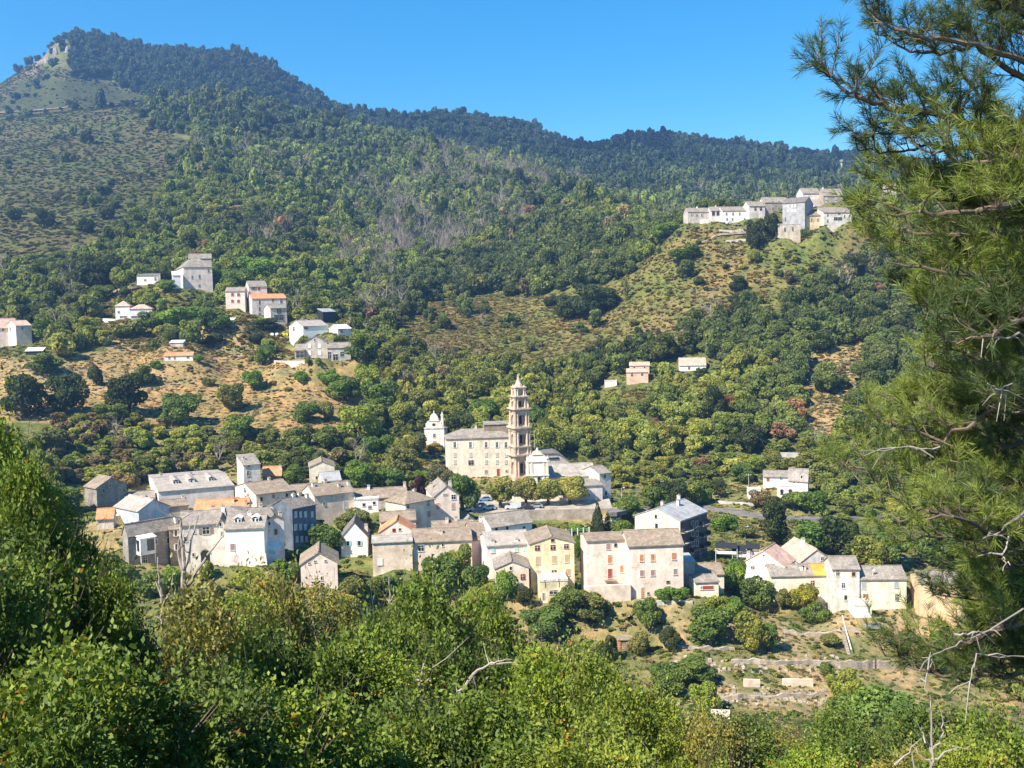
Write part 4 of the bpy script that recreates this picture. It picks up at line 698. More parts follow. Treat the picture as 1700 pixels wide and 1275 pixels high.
m = MB(); m.box(t0, t1, -2.2, 0, z0, z1, 0); m.slab([(t0-.2, -2.5, z1+.1), (t1+.2, -2.5, z1+.1), (t1+.2, 0, z1+.6), (t0-.2, 0, z1+.6)], .1, 1); m.box(t0+1.6, t1-.3, -2.23, -2.2, z0+.8, z1-.3, 2); m.box(t0-.03, t0, -1.7, -.5, z0+.8, z1-.4, 2)
for q in (t0+.1, t1-.1): m.tube([(q, -2.0, z0), (q, -2.0, z0-5)], [.1, .1])
m.build('enclosed_balcony', [WM('white'), RM('white'), glass()], sp['obj'])
sp = spec('big white rendered'); X = sp['W']/2; m = MB(); z1 = sp['h']*.33
m.hexa([(-X-.6, -1.1, -3), (X+.9, -1.1, -3), (X+.9, .0, -3), (-X-.6, .0, -3)], [(-X-.1, -.25, z1), (X+.25, -.25, z1), (X+.25, 0, z1), (-X-.1, 0, z1)]); m.build('battered_base', WM('lightgrey'), sp['obj'])
sp = spec('pale pink gabled house with red'); m = MB(); t0, z1, *_ = on_face(sp, 'F', 438, 900); t1, z0, *_ = on_face(sp, 'F', 465, 905); m.slab([(t0, -2.6, z0), (t1, -2.6, z0), (t1, 0, z1), (t0, 0, z1)], .12, 1); m.box(t0+.2, t1-.3, -2.3, -.0, -3, z0-.15, 0); m.box(t0+.7, t0+2.2, -2.33, -2.3, z0-1.4, z0-.5, 2); m.build('lean_to', [WM('white'), RM('white'), PM('teal')], sp['obj'])
sp = spec('cream ground floor annex'); X = sp['W']/2; m = MB()
for q in (-X, 0, X): m.tube([(q, -.9, sp['h']+.2), (q, -.9, sp['h']+2.2)], [.06, .06])
for q in range(7): m.tube([(-X+q*X/3, -1.2, sp['h']+2.2), (-X+q*X/3, sp['D']*.7, sp['h']+2.3)], [.04, .04])
m.build('pergola', deadbark, sp['obj'])
# ---------------------------------------------------------------- villa terraces, retaining walls, road
def strip_wall(name, pts, top, thick, mat, label, cat, drop=3.0, group=None, rough=0):
    if rough:
        r_ = random.Random(len(label)); q_ = []
        for a, b_ in zip(pts, pts[1:]):
            a = np.array(a, float); b_ = np.array(b_, float); k_ = max(1, int(np.linalg.norm(b_-a)/1.1))
            for i in range(k_): p_ = a+(b_-a)*i/k_; q_.append((p_[0], p_[1]+r_.uniform(-.15, .15), float(terr(p_[0], p_[1]))+r_.uniform(-.35, .3)*rough))
        pts = q_+[tuple(pts[-1])]
    """a wall following ground points (world x,y,z)"""
    m = MB()
    for (a, b_) in zip(pts, pts[1:]):
        a = np.array(a); b_ = np.array(b_); t = (b_-a)[:2]; t = t/np.linalg.norm(t); n = np.array([-t[1], t[0]])*thick
        q = [(a[0], a[1]), (b_[0], b_[1]), (b_[0]+n[0], b_[1]+n[1]), (a[0]+n[0], a[1]+n[1])]; z = [a[2], b_[2], b_[2], a[2]]
        m.hexa([(p[0], p[1], zz-drop) for p, zz in zip(q, z)], [(p[0], p[1], zz+top) for p, zz in zip(q, z)])
    c = pts[0]; o = m.build(name, mat); return tag(o, label, cat, group)
def gw(name, px, top, label, cat='wall', mat='stone', thick=.5, group=None, zs=None):
    pts = [hit(*p) for p in px]; return strip_wall(name, pts, top*(.75 if 'concrete' in label and name == 'terrace_wall' else 1), thick, WM('beige' if 'concrete' in label and name == 'terrace_wall' else mat), label, cat, group=group, rough=1 if name == 'terrace_wall' and 'concrete' not in label else 0)
gw('retaining_wall', [(1275, 762), (1330, 764), (1372, 763)], 2.6, 'long pale concrete retaining wall above the white villa', mat='concrete')
gw('retaining_wall', [(1192, 836), (1225, 838), (1252, 841)], .8, 'low wall edging the grassy terrace left of the villa', mat='concrete', group='low roadside walls')
TW = 'dry stone terrace walls of the gardens'
for px, top, lb in (([(1215, 1102), (1280, 1105), (1350, 1106), (1400, 1108)], 1.0, 'rubble terrace wall below the upper garden strip'), ([(1395, 1112), (1450, 1112), (1530, 1110), (1580, 1112)], 1.7, 'squared stone terrace wall beside the leaning post'),
                    ([(1235, 1142), (1262, 1142)], 2.0, 'short pale concrete block wall in the terraces'), ([(1300, 1141), (1350, 1141)], 1.9, 'wider pale concrete wall piece with rounded look'),
                    ([(1140, 1160), (1225, 1162), (1300, 1160), (1370, 1158)], .8, 'middle ragged stone terrace wall'), ([(1180, 1193), (1212, 1194)], 1.9, 'small lone concrete wall block low in the terraces'), ([(1100, 1075), (1160, 1080), (1220, 1082)], .6, 'grassy bank wall left of the terraces'),
                    ([(1060, 1006), (1100, 1007), (1150, 1005)], .8, 'grey wall under the pink house yard'), ([(1300, 1050), (1380, 1053), (1430, 1052)], .6, 'low dry wall across the garden under the cream row house')):
    gw('terrace_wall', px, top, lb, mat='concrete' if 'concrete' in lb or 'grey' in lb else 'stone', group=TW)
rr = random.Random(8); m = MB()
for i in range(260):
    px = rr.uniform(1120, 1420); py = rr.choice([1108, 1112, 1150, 1165, 1160, 1100])+rr.gauss(0, 4); p = hit(px, py); q = rr.uniform(.12, .5)
    a = [(p[0]+q*rr.uniform(.6, 1.2)*cx, p[1]+q*rr.uniform(.6, 1.2)*cy, p[2]-.2) for cx, cy in ((-1, -1), (1, -1), (1, 1), (-1, 1))]; b_ = [(x*.75+p[0]*.25+rr.uniform(-.1, .1), y*.75+p[1]*.25, p[2]+q*rr.uniform(.4, 1.3)) for x, y, _ in a]
    m.hexa(a, b_)
tag(m.build('rubble', WM('stone')), 'loose rubble lying along the terrace walls', 'rubble', kind='stuff')
# church square retaining wall
a, b_, c_ = P(862, 854, 299), P(990, 850, 299), P(1022, 846, 299); zc = P(880, 850, 299)[2]
strip_wall('retaining_wall', [(a[0], 298.6, zc), (b_[0], 298.6, zc), (c_[0]+2, 300, zc)], .6, .6, WM('stone'), 'high grey retaining wall under the church square', 'wall', drop=6)
gw('retaining_wall', [(1000, 872), (1030, 870)], 1.5, 'cream wall end beyond the conical fir', mat='cream', group='low roadside walls')
gw('garden_wall', [(455, 605), (480, 606), (506, 607)], 1.8, 'pinkish garden wall with round holes left of the cement gable', mat='beige')
gw('retaining_wall', [(165, 532), (190, 533)], 1.0, 'white terrace parapet left of the white bungalow', mat='white')
gw('retaining_wall', [(1194, 386), (1215, 387), (1240, 384)], 1.5, 'pale wall under the ridge village cars', mat='concrete')
gw('retaining_wall', [(1205, 403), (1238, 400)], 1.3, 'second pale wall lower on the ridge slope', mat='concrete')
gw('garden_wall', [(1162, 372), (1180, 371)], 2.5, 'grey wall with openings under the leftmost ridge house', mat='lightgrey')
# roads
def ribbon(name, pts, wd, mat, lift=.25):
    m = MB(); pts = [np.array(p, float) for p in pts]
    L_, R2 = [], []
    for i, p in enumerate(pts):
        t = pts[min(i+1, len(pts)-1)]-pts[max(i-1, 0)]; t = t[:2]/np.linalg.norm(t[:2]); n = np.array([-t[1], t[0]])*wd/2
        z = max(float(terr(p[0], p[1])), float(terr(p[0]+n[0], p[1]+n[1])), float(terr(p[0]-n[0], p[1]-n[1])))+lift
        L_.append((p[0]+n[0], p[1]+n[1], z)); R2.append((p[0]-n[0], p[1]-n[1], z))
    for i in range(len(pts)-1): m.slab([R2[i], R2[i+1], L_[i+1], L_[i]], 1.2)
    return tag(m.build(name, mat), kind='structure')
asph = wallmat('asphalt', (0.20, 0.19, 0.18)); track = wallmat('dirt_track', (0.42, 0.32, 0.24))
def road(name, px, wd, mat, n=6, lift=.25):
    q = []
    for a, b_ in zip(px, px[1:]):
        for k in range(n): q.append(hit(a[0]+(b_[0]-a[0])*k/n, a[1]+(b_[1]-a[1])*k/n))
    q.append(hit(*px[-1])); return ribbon(name, q, wd, mat, lift)
road('road', [(1010, 858), (1060, 850), (1140, 842), (1200, 848), (1262, 858), (1330, 862), (1400, 860), (1470, 858)], 5, asph)
road('road', [(1480, 740), (1560, 738), (1650, 735)], 5, asph)
ribbon('hill_track', [hit(x, y, 1300) for x, y in ((-60, 196), (0, 190), (60, 186), (110, 180), (170, 176), (220, 170), (250, 165))], 9, track, .5)
road('path', [(120, 500), (160, 492), (200, 484), (232, 478)], 3, track)
road('path', [(1165, 405), (1190, 392), (1240, 388)], 3, track)
road('path', [(655, 500), (700, 497), (760, 492), (800, 486)], 2.5, track)
sq = wallmat('square_paving', (0.42, 0.37, 0.31)); q0, q1 = P(748, 850, 300), P(1012, 850, 300); zsq = q0[2]+.12
mb = MB(); x0 = P(748, 850, 299)[0]; x1 = P(1018, 846, 299)[0]; mb.slab([(x0, 299.2, zc+.05), (x1, 299.2, zc+.05), (x1+1, 330, zc+.05), (x0, 330, zc+.05)], .8); tag(mb.build('church_square', sq), kind='structure')
ZSQ = zc+.05
# ---------------------------------------------------------------- church, bell tower, convent, chapel
CG = 'church and convent above the village'
def mkspec(name, label, L, R, e, b, d, a, D=10, S=None, roof='x', r=None, rise=2, wall='cream', rm='slate', wins=(), chim=(), cat='church', **k):
    s = dict(name=name, label=label, L=L, R=R, e=e, b=b, d=d, a=a, S=S, D=D, roof=roof, r=r, rise=rise, wall=wall, rm=rm, wins=wins, chim=chim, dorm=(), cat=cat, group=CG, over=k.get('over', .35), extra=None, base=k.get('base', 4)); return solve(s)
cx_ = [755, 781, 807, 825, 840]
cv = mkspec('convent', 'long cream convent of four storeys beside the bell tower', 741, 852, 729, 793, 350, 6, D=11, roof='hip', r=712, rm='slate',
  wins=[('F', x, 738.5, 4, 9, 'w', 'white') for x in cx_]+grid('F', cx_, [755], 4, 7, 's', 'greyshutter')+grid('F', cx_[:1]+cx_[2:], [767], 4, 7, 's', 'greyshutter')+[('F', 782, 768, 9, 8, 'o', 'white'), ('F', 807, 783, 5, 6, 's', 'mauve'), ('F', 827, 784, 5, 12, 'd', 'red'), ('F', 840.5, 782, 3, 3, 'o', None), ('F', 757, 770, 4, 7, 's', 'greyshutter')][:-1], chim=[(830, .5, 1.5), (790, .5, 1.2)], cat='convent')
house(cv)
W_ = cv['W']; m = MB(); m.box(W_*.08, W_/2-.5, 3.5, 8.5, cv['h']+.8, cv['h']+cv['rise']+1.6, 0); m.slab([(W_*.08-.2, 3.2, cv['h']+cv['rise']+1.7), (W_/2-.3, 3.2, cv['h']+cv['rise']+1.7), (W_/2-.3, 8.8, cv['h']+cv['rise']+2.3), (W_*.08-.2, 8.8, cv['h']+cv['rise']+2.3)], .2, 1); m.build('roof_storey', [WM('brown'), RM('slate')], cv['obj'])
m = MB(); m.box(-W_/2-.15, W_/2+.15, -.2, -.01, cv['h']-.45, cv['h']-.05); m.build('cornice', WM('salmon'), cv['obj'])
# nave and its neighbours
nv = mkspec('church_nave', 'long cream nave wall with grey slate roof behind the plane trees', 892, 990, 794, 852, 324, 8, D=13, r=773, wall='cream', rm='lightslate', wins=[('F', 905, 805, 5, 8, 'o', None), ('F', 976, 792+8, 5, 9, 'o', None), ('F', 930, 806, 4, 6, 'o', None)], cat='church'); house(nv)
rb = mkspec('church_choir', 'tall pinkish grey choir block closing the church on the right', 995, 1014, 787, 842, 321, 30, D=10, S=None, roof='x', r=775, wall='lavender', rm='slate', wins=[('F', 1004, 791, 3, 7, 'o', None), ('F', 1006, 819, 3, 7, 'o', None)], cat='church'); house(rb)
al = mkspec('church_aisle', 'lower lavender aisle with its own small slate roof', 958, 1000, 808, 846, 314, 14, D=6, roof='shed', r=798, wall='lavender', rm='slate', wins=[('F', 978, 822, 2, 5, 'o', None)], cat='church'); house(al)
lw = mkspec('church_porch', 'cream lower wall of the church side facing the plane trees', 852, 934, 822, 853, 316, 3, D=5, roof='shed', r=818, wall='cream', rm='slate', wins=[('F', 896, 838, 5, 12, 'd', 'brown'), ('F', 870, 836, 4, 6, 'o', None), ('F', 920, 836, 4, 6, 'o', None)], cat='church'); house(lw)
# baroque facade with curved gable, in front of nave
def facade(name, label, L, R, base_py, d, a, prof, depth, mat, cat, parts):
    """prof: list of (fx -1..1, py) outline from left foot to right foot"""
    c = P((L+R)/2, base_py, d); pl = P(L, base_py, d); pr = P(R, base_py, d); X = (pr[0]-pl[0])/2/math.cos(rad(a)); H = empty(name, (c[0], c[1], c[2]), rad(a), label, cat, CG)
    z = lambda py: P((L+R)/2, py, d)[2]-c[2]
    out_ = [(fx*X, z(py)) for fx, py in prof]; m = MB()
    fr = [(x, 0, zz) for x, zz in out_]; bk = [(x, depth, zz) for x, zz in out_]; n = len(fr)
    m.poly(fr[::-1] if False else fr); m.poly(bk[::-1])
    for i in range(n): j = (i+1) % n; m.poly([fr[j], fr[i], bk[i], bk[j]])
    m.build('wall', mat, H); return H, X, z
def arc(x0, y0, x1, y1, n, bulge):      # quarter curve between two outline points
    r_ = []
    for k in range(1, n):
        t = k/n; r_.append((x0+(x1-x0)*(math.sin(t*math.pi/2) if bulge > 0 else 1-math.cos(t*math.pi/2)), y0+(y1-y0)*(1-math.cos(t*math.pi/2) if bulge > 0 else math.sin(t*math.pi/2))))
    return r_
fw = WM('palepink')
prof = [(-1, 815), (1, 815), (1, 767), (.86, 765)]+arc(.86, 765, .52, 756, 5, -1)+[(.52, 756)]+[(.45, 754)]+[(.42*math.cos(k*math.pi/8), 754-5*math.sin(k*math.pi/8)) for k in range(1, 8)]+[(-.45, 754), (-.52, 756)]+arc(-.86, 765, -.52, 756, 5, -1)[::-1]+[(-.86, 765), (-1, 767)]
H, X, z = facade('church_facade', 'white baroque church front with curved gable by the bell tower', 876, 912, 850, 320, 2, prof, 2.2, fw, 'church', None)
m = MB(); m.box(-X, X, -.3, -.01, z(767), z(765)); m.box(-X-.2, X+.2, -.35, -.02, z(790), z(788)); m.box(-X*.5, X*.5, -.25, -.01, z(755), z(754)); m.build('cornice', WM('cream'), H)
m = MB(); m.ring(0, 1, [(.55, z(750)), (.7, z(749)), (.3, z(748)), (.45, z(747)), (.1, z(744)), (.02, z(742))], 8); m.build('finial', fw, H)
for q in (-.93, .93):
    m = MB(); m.ring(q*X, .8, [(.35, z(766)), (.25, z(764)), (.42, z(762)), (.2, z(760)), (.03, z(756))], 8); m.build('urn', fw, H)
for q in (-.9, -.55, .55, .9):
    m = MB(); m.box(q*X-.3, q*X+.3, -.18, -.01, 0, z(767)); m.build('pilaster', WM('cream'), H)
add_window(H, (0.4, -.03, z(800)), 0, 1.0, 3.2, 'A', None)
m = MB(); m.box(-X, X, 2.2, 8, 0, z(778)); m.slab([(-X-.2, 2.2, z(778)), (X+.2, 2.2, z(778)), (X+.2, 9, z(771)), (-X-.2, 9, z(771))], .3, 1); m.build('vestibule', [fw, RM('slate')], H)
# curved dark apse roof behind
H = empty('church_apse', (P(920, 790, 332)[0], 334, P(920, 790, 332)[2]), rad(14), 'dark curved roof end rising behind the white church front', 'church', CG)
z = lambda py: P(920, py, 332)[2]-P(920, 790, 332)[2]; m = MB(); xs = [-5.5+k for k in range(12)]
top = [z(753)+(-0.0) if x < 0 else z(753)-(x/5.5)**2*(z(753)-z(770)) for x in xs]
for (xa, za), (xb, zb_) in zip(zip(xs, top), zip(xs[1:], top[1:])): m.slab([(xa, 0, za), (xb, 0, zb_), (xb, 6, zb_+.8), (xa, 6, za+.8)], .35, 1); m.hexa([(xa, .3, -8), (xb, .3, -8), (xb, 5.5, -8), (xa, 5.5, -8)], [(xa, .3, za-.35), (xb, .3, zb_-.35), (xb, 5.5, zb_-.35), (xa, 5.5, za-.35)], 0)
m.build('wall', [WM('grey'), RM('darkslate')], H); m = MB(); m.box(-1.5, 1.8, .05, .28, z(764), z(761)); m.build('window', glass(), H)
# small white chapel
prof = [(-1, 745), (1, 745), (1, 711), (.8, 710), (.78, 706), (.72, 700)]+[(.46, 698.5)]+[(.42, 694), (.36*math.cos(.5), 690), (.2, 687.4), (0, 686.5), (-.2, 687.4), (-.34, 690), (-.42, 694)]+[(-.46, 698.5), (-.72, 700), (-.78, 706), (-.8, 710), (-1, 711)]
H, X, z = facade('white_chapel', 'small white baroque chapel with rounded gable left of the convent', 705, 738, 742, 390, -4, prof, 1.4, fw, 'chapel', None)
m = MB(); m.box(-X-.15, X+.15, -.25, -.01, z(711.5), z(709.8)); m.box(-X*.55, X*.55, -.2, -.01, z(699.3), z(698)); m.build('cornice', WM('lavender'), H)
add_window(H, (-.1, -.03, z(705)), 0, 1.0, 1.0, 'A', None); add_window(H, (0, -.03, z(723)), 0, .9, 1.5, 'o', 'white'); add_window(H, (0, -.03, z(737)), 0, 1.3, 2.2, 'd', 'brown')
m = MB(); m.ring(0, .7, [(.35, z(686.8)), (.2, z(685.5)), (.3, z(684.5)), (.03, z(681))], 8); m.build('finial', fw, H)
m = MB(); m.box(X*.82-.45, X*.82+.45, .2, 1.2, z(712), z(690)); m.ring(X*.82, .7, [(.7, z(690)), (.6, z(689)), (.3, z(687)), (.03, z(683))], 8); m.build('bell_turret', fw, H)
m = MB(); m.box(-X*.78-.3, -X*.78+.3, .2, .9, z(710), z(703)); m.build('pinnacle', fw, H)
m = MB(); m.box(-X, X, 1.4, 12, 0, z(714)); m.slab([(-X-.2, 1.4, z(714)), (0, 1.4, z(706)), (0, 12, z(706)), (-X-.2, 12, z(714))], .2, 1); m.slab([(0, 1.4, z(706)), (X+.2, 1.4, z(714)), (X+.2, 12, z(714)), (0, 12, z(706))], .2, 1); m.build('nave', [fw, RM('slate')], H)
m = MB(); m.slab([(-X*.8, -3.2, z(739)), (0, -3.2, z(734)), (0, 0, z(734)), (-X*.8, 0, z(739))], .15, 0); m.slab([(0, -3.2, z(734)), (X*.8, -3.2, z(739)), (X*.8, 0, z(739)), (0, 0, z(734))], .15, 0); m.build('porch_roof', RM('slate'), H)
# bell tower: five diminishing stages of clustered columns, cornices, scrolled lantern, ogee spire
TD = 336; tb = P(864, 800, TD); TWr = empty('bell_tower', (tb[0], tb[1], tb[2]), rad(22), 'tall ornate pinkish stone baroque bell tower with tapering spire', 'bell tower', CG)
tz = lambda Y: P(864, 610+Y/5.79, TD)[2]-tb[2]; tm = [WM('tower'), PM('dark')]
k_ = TD/FOC/5.79*.86
def stage(y0, y1, w_, open_=True, col=.42, nb='stage'):
    """y0 lower / y1 upper in tower units; w_ full width in the same units"""
    z0, z1 = tz(y0), tz(y1); X = w_*k_/2; c = X*.42; m = MB()
    # octagonal core built of four corner piers, leaving tall openings between them
    pw = X*.50
    for sx in (-1, 1):
        for sy in (-1, 1):
            p = [(sx*(X-pw), sy*X), (sx*(X-.25), sy*X), (sx*X, sy*(X-.25)), (sx*X, sy*(X-pw)), (sx*(X-pw), sy*(X-pw))]
            if sx*sy < 0: p = p[::-1]
            lo = [(a, b, z0) for a, b in p]; hi = [(a, b, z1) for a, b in p]; m.poly(lo[::-1] if sx*sy > 0 else lo[::-1]); m.poly(hi)
            for i in range(5): j = (i+1) % 5; m.poly([lo[i], lo[j], hi[j], hi[i]])
            for px_, py_ in ((sx*X*.97, sy*X*.97), (sx*X*.62, sy*X*1.02), (sx*X*1.02, sy*X*.62)):
                m.ring(px_, py_, [(col, z0), (col, z0+.35), (col*.78, z0+.45), (col*.66, z1-.55), (col*.9, z1-.4), (col, z1-.05)], 8)
    hw = (X-pw); hz = (z1-z0)
    if open_:
        zt = z0+hz*.78; n = 6
        for (ax, s_) in ((0, -1), (0, 1), (1, -1), (1, 1)):
            pts = [(hw, z1), (-hw, z1), (-hw, zt-hw)]+[(-hw*math.cos(math.pi*k/n), zt-hw+hw*math.sin(math.pi*k/n)) for k in range(1, n)]+[(hw, zt-hw)]
            q = [(a, s_*(X-.15), b) if ax == 0 else (s_*(X-.15), a, b) for a, b in pts]; q2 = [(a, s_*(X-.5), b) if ax == 0 else (s_*(X-.5), a, b) for a, b in pts]
            m.poly(q); m.poly(q2[::-1])
            for i in range(len(q)): j = (i+1) % len(q); m.poly([q[j], q[i], q2[i], q2[j]])
            a = [(-hw, z0), (hw, z0), (hw, z0+hz*.1), (-hw, z0+hz*.1)]; m.poly([(u_, s_*(X-.2), b) if ax == 0 else (s_*(X-.2), u_, b) for u_, b in a])
        m.box(-hw*.98, hw*.98, -hw*.98, hw*.98, z0, z1, 0)
    else: m.box(-X*.94, X*.94, -X*.94, X*.94, z0, z1, 0)
    o = m.build(nb, tm, TWr)
    return o, X, z0, z1
def cornice(y0, y1, w_, lip=.5):
    z0, z1 = tz(y0), tz(y1); X = w_*k_/2; m = MB(); t = (z1-z0)
    for f0, f1, e in ((0, .35, .15*lip), (.35, .6, .6*lip), (.6, 1, lip)):
        a = X+e; c = a*.86
        p = [(-c, -a), (c, -a), (a, -c), (a, c), (c, a), (-c, a), (-a, c), (-a, -c)]; lo = [(u_, v_, z0+t*f0) for u_, v_ in p]; hi = [(u_, v_, z0+t*f1) for u_, v_ in p]; m.poly(lo[::-1]); m.poly(hi)
        for i in range(8): j = (i+1) % 8; m.poly([lo[i], lo[j], hi[j], hi[i]])
    return m.build('cornice', tm, TWr)
def opening(st, y0, y1, w_, hf=.55):
    o, X, z0, z1 = st; hz = z1-z0
    m = MB()
    for ax, s_ in ((0, -1), (1, 1), (1, -1), (0, 1)):
        hw = X*.19; n = 8; zt = z0+hz*.70; b0 = z0+hz*.16
        pts = [(-hw, b0), (hw, b0), (hw, zt-hw)]+[(hw*math.cos(math.pi*k/n), zt-hw+hw*math.sin(math.pi*k/n)) for k in range(1, n)]+[(-hw, zt-hw)]
        f_ = X*.5+.02
        q = [(a, s_*f_, b) if ax == 0 else (s_*f_, a, b) for a, b in pts]; m.poly(q if (ax, s_) in ((0, -1), (1, 1)) else q[::-1])
    m.build('belfry_opening', PM('dark'), o)
cornice(1075, 1035, 190, .35)
s1 = stage(1040, 860, 176, col=.5, nb='lower_stage'); cornice(860, 825, 196, .8)
s0 = stage(826, 760, 186, open_=False, col=.4, nb='attic_stage'); cornice(768, 748, 190, .4)
s2 = stage(750, 600, 176, col=.5, nb='middle_stage'); cornice(600, 560, 184, .7)
s3 = stage(562, 415, 164, col=.48, nb='belfry_stage'); cornice(415, 385, 172, .75)
s4 = stage(386, 292, 146, col=.40, nb='lantern_stage'); cornice(292, 270, 156, .45)
s5 = stage(271, 202, 122, open_=True, col=.32, nb='top_lantern'); cornice(203, 184, 128, .35)
for st in (s1, s2, s3, s4): opening(st, 0, 0, 0)
def tring(name, prof, n=8, at=(0, 0), ph=math.pi/8): m = MB(); m.ring(at[0], at[1], [(r_*k_, tz(y_)) for r_, y_ in prof], n, ph=ph); return m.build(name, tm[0], TWr, smooth=False)
tring('spire', [(56, 184), (46, 170), (33, 150), (22, 128), (14, 105), (9, 85), (10, 80), (12, 74), (8, 68), (2, 58)], 10)
for q in range(4):       # scrolled buttresses with urns at each corner of both lanterns
    a = math.pi/4+q*math.pi/2
    for (r0, r1, y0, y1) in ((86*1.3, 76*1.2, 386, 296), (78*1.15, 58*1.15, 270, 206)):
        m = MB(); n = 7; ca, sa = math.cos(a), math.sin(a); tx, ty = -sa*.32, ca*.32
        pts = [(r0+(r1-r0)*(math.sin(t/n*math.pi/2)), y0+(y1-y0)*t/n) for t in range(n+1)]
        for (ra, ya), (rb_, yb) in zip(pts, pts[1:]):
            ri = r1*.6; A1, A2 = ra*k_, rb_*k_; I = ri*k_
            m.hexa([(I*ca-tx, I*sa-ty, tz(ya)), (A1*ca-tx, A1*sa-ty, tz(ya)), (A1*ca+tx, A1*sa+ty, tz(ya)), (I*ca+tx, I*sa+ty, tz(ya))], [(I*ca-tx, I*sa-ty, tz(yb)), (A2*ca-tx, A2*sa-ty, tz(yb)), (A2*ca+tx, A2*sa+ty, tz(yb)), (I*ca+tx, I*sa+ty, tz(yb))])
        m.build('scroll_buttress', tm, TWr)
        tring('urn', [(11, y1+6), (16, y1-4), (10, y1-10), (17, y1-19), (9, y1-28), (2, y1-42)], 8, ((r1)*k_*ca, r1*k_*sa))
for q in range(4):
    a = math.pi/4+q*math.pi/2; tring('urn', [(9, 385), (12, 378), (8, 372), (12, 364), (6, 356), (2, 345)], 8, (112*k_*math.cos(a), 112*k_*math.sin(a))); tring('urn', [(9, 560), (12, 553), (8, 547), (12, 539), (6, 531), (2, 520)], 8, (120*k_*math.cos(a), 120*k_*math.sin(a)))
m = MB(); X = 200*k_/2; m.box(-X, X, -X, X, -6, tz(1070)); m.build('plinth', tm, TWr)
# ---------------------------------------------------------------- cars, lamps, poles, odds and ends
CARC = dict(white=(.8, .8, .8), silver=(.5, .52, .54), grey=(.25, .26, .28), black=(.03, .03, .035), blue=(.12, .22, .38))
tyre = paint('tyre', (.02, .02, .02))
def car(px, py, d, colr, rz, label, van=False, group='cars parked on the church square', z=None):
    p = P(px, py, d); zz = float(terr(p[0], p[1]))+.02 if z is None else z
    H = empty('parked_van' if van else 'parked_car', (p[0], p[1], zz), rad(rz), label, 'van' if van else 'car', group)
    L2, W2 = (2.5, .98) if van else (2.1, .87); bm = paint('car_'+colr, CARC[colr], .25)
    sec = [(-L2, .35, .75), (-L2*.97, .3, 1.9), (L2*.35, .3, 2.05), (L2*.62, .3, 1.2), (L2*.96, .32, 1.0), (L2, .35, .7)] if van else [(-L2, .4, .7), (-L2*.9, .3, .95), (-L2*.45, .28, 1.0), (L2*.4, .28, .95), (L2*.92, .3, .78), (L2, .38, .6)]
    m = MB()
    def loft(sec, w0, w1):
        R_ = [[(x, -w0, a), (x, w0, a), (x, w1, b), (x, -w1, b)] for x, a, b in sec]
        for a, b in zip(R_, R_[1:]):
            for i in range(4): j = (i+1) % 4; m.poly([a[i], a[j], b[j], b[i]][::-1])
        m.poly(R_[0]); m.poly(R_[-1][::-1])
    loft(sec, W2, W2*.92); m.build('body', bm, H)
    if not van:
        m = MB(); loft([(-L2*.78, .93, .96), (-L2*.55, .9, 1.4), (L2*.05, .9, 1.44), (L2*.45, .9, .97)], W2*.86, W2*.7); m.build('cabin', [glass()], H)
        m = MB(); m.box(-L2*.5, L2*.02, -W2*.66, W2*.66, 1.42, 1.46); m.build('roof_panel', bm, H)
    else: m = MB(); m.box(L2*.33, L2*.6, -W2*.96, W2*.96, 1.25, 1.8); m.build('windscreen', glass(), H)
    def wf():
        m = MB(); n = 12
        for y in (-.1, .1): pass
        a = [(.31*math.cos(2*math.pi*k/n), -.1, .31*math.sin(2*math.pi*k/n)) for k in range(n)]; b = [(x, .1, z_) for x, _, z_ in a]; m.poly(a, 0); m.poly(b[::-1], 0)
        for i in range(n): j = (i+1) % n; m.poly([a[j], a[i], b[i], b[j]], 0)
        return mesh_of(m, 'wheel', tyre)
    me = cached('wheel', wf)
    for sx in (-.62, .62):
        for sy in (-1, 1): o = link('wheel', me, H, (sx*L2, sy*W2*.95, .31))
    return H
car(775, 851, 302, 'white', 172, 'white car parked nearest the small white gable', z=ZSQ)
car(797, 848, 308, 'silver', 176, 'silver car between two white cars under the chestnut shade', z=ZSQ)
car(812, 851, 304, 'white', 170, 'white car with its nose to the left of the first plane tree', z=ZSQ)
car(805, 842, 318, 'blue', 184, 'small blue car in deep shade behind the parked row', z=ZSQ)
car(852, 849, 304, 'silver', 178, 'boxy silver blue van parked between plane trunks', van=True, z=ZSQ)
car(874, 850, 303, 'black', 176, 'black car next to the boxy van', z=ZSQ)
car(890, 850, 305, 'grey', 181, 'dark grey car beneath the middle plane trees', z=ZSQ)
car(1211, 375, 622, 'white', 200, 'white car parked before the wide white ridge house', group='cars parked on the ridge')
car(1225, 377, 618, 'grey', 190, 'grey car right of the white one on the ridge', group='cars parked on the ridge')
car(1308, 856, 332, 'black', 185, 'dark car under the tree below the villa', group='cars by the valley road')
car(1452, 1022, 218, 'grey', 175, 'grey car beside the white garage', group='cars by the valley road')
car(1213, 958, 222, 'black', 205, 'black car by the little cream outbuilding', group='cars by the valley road')
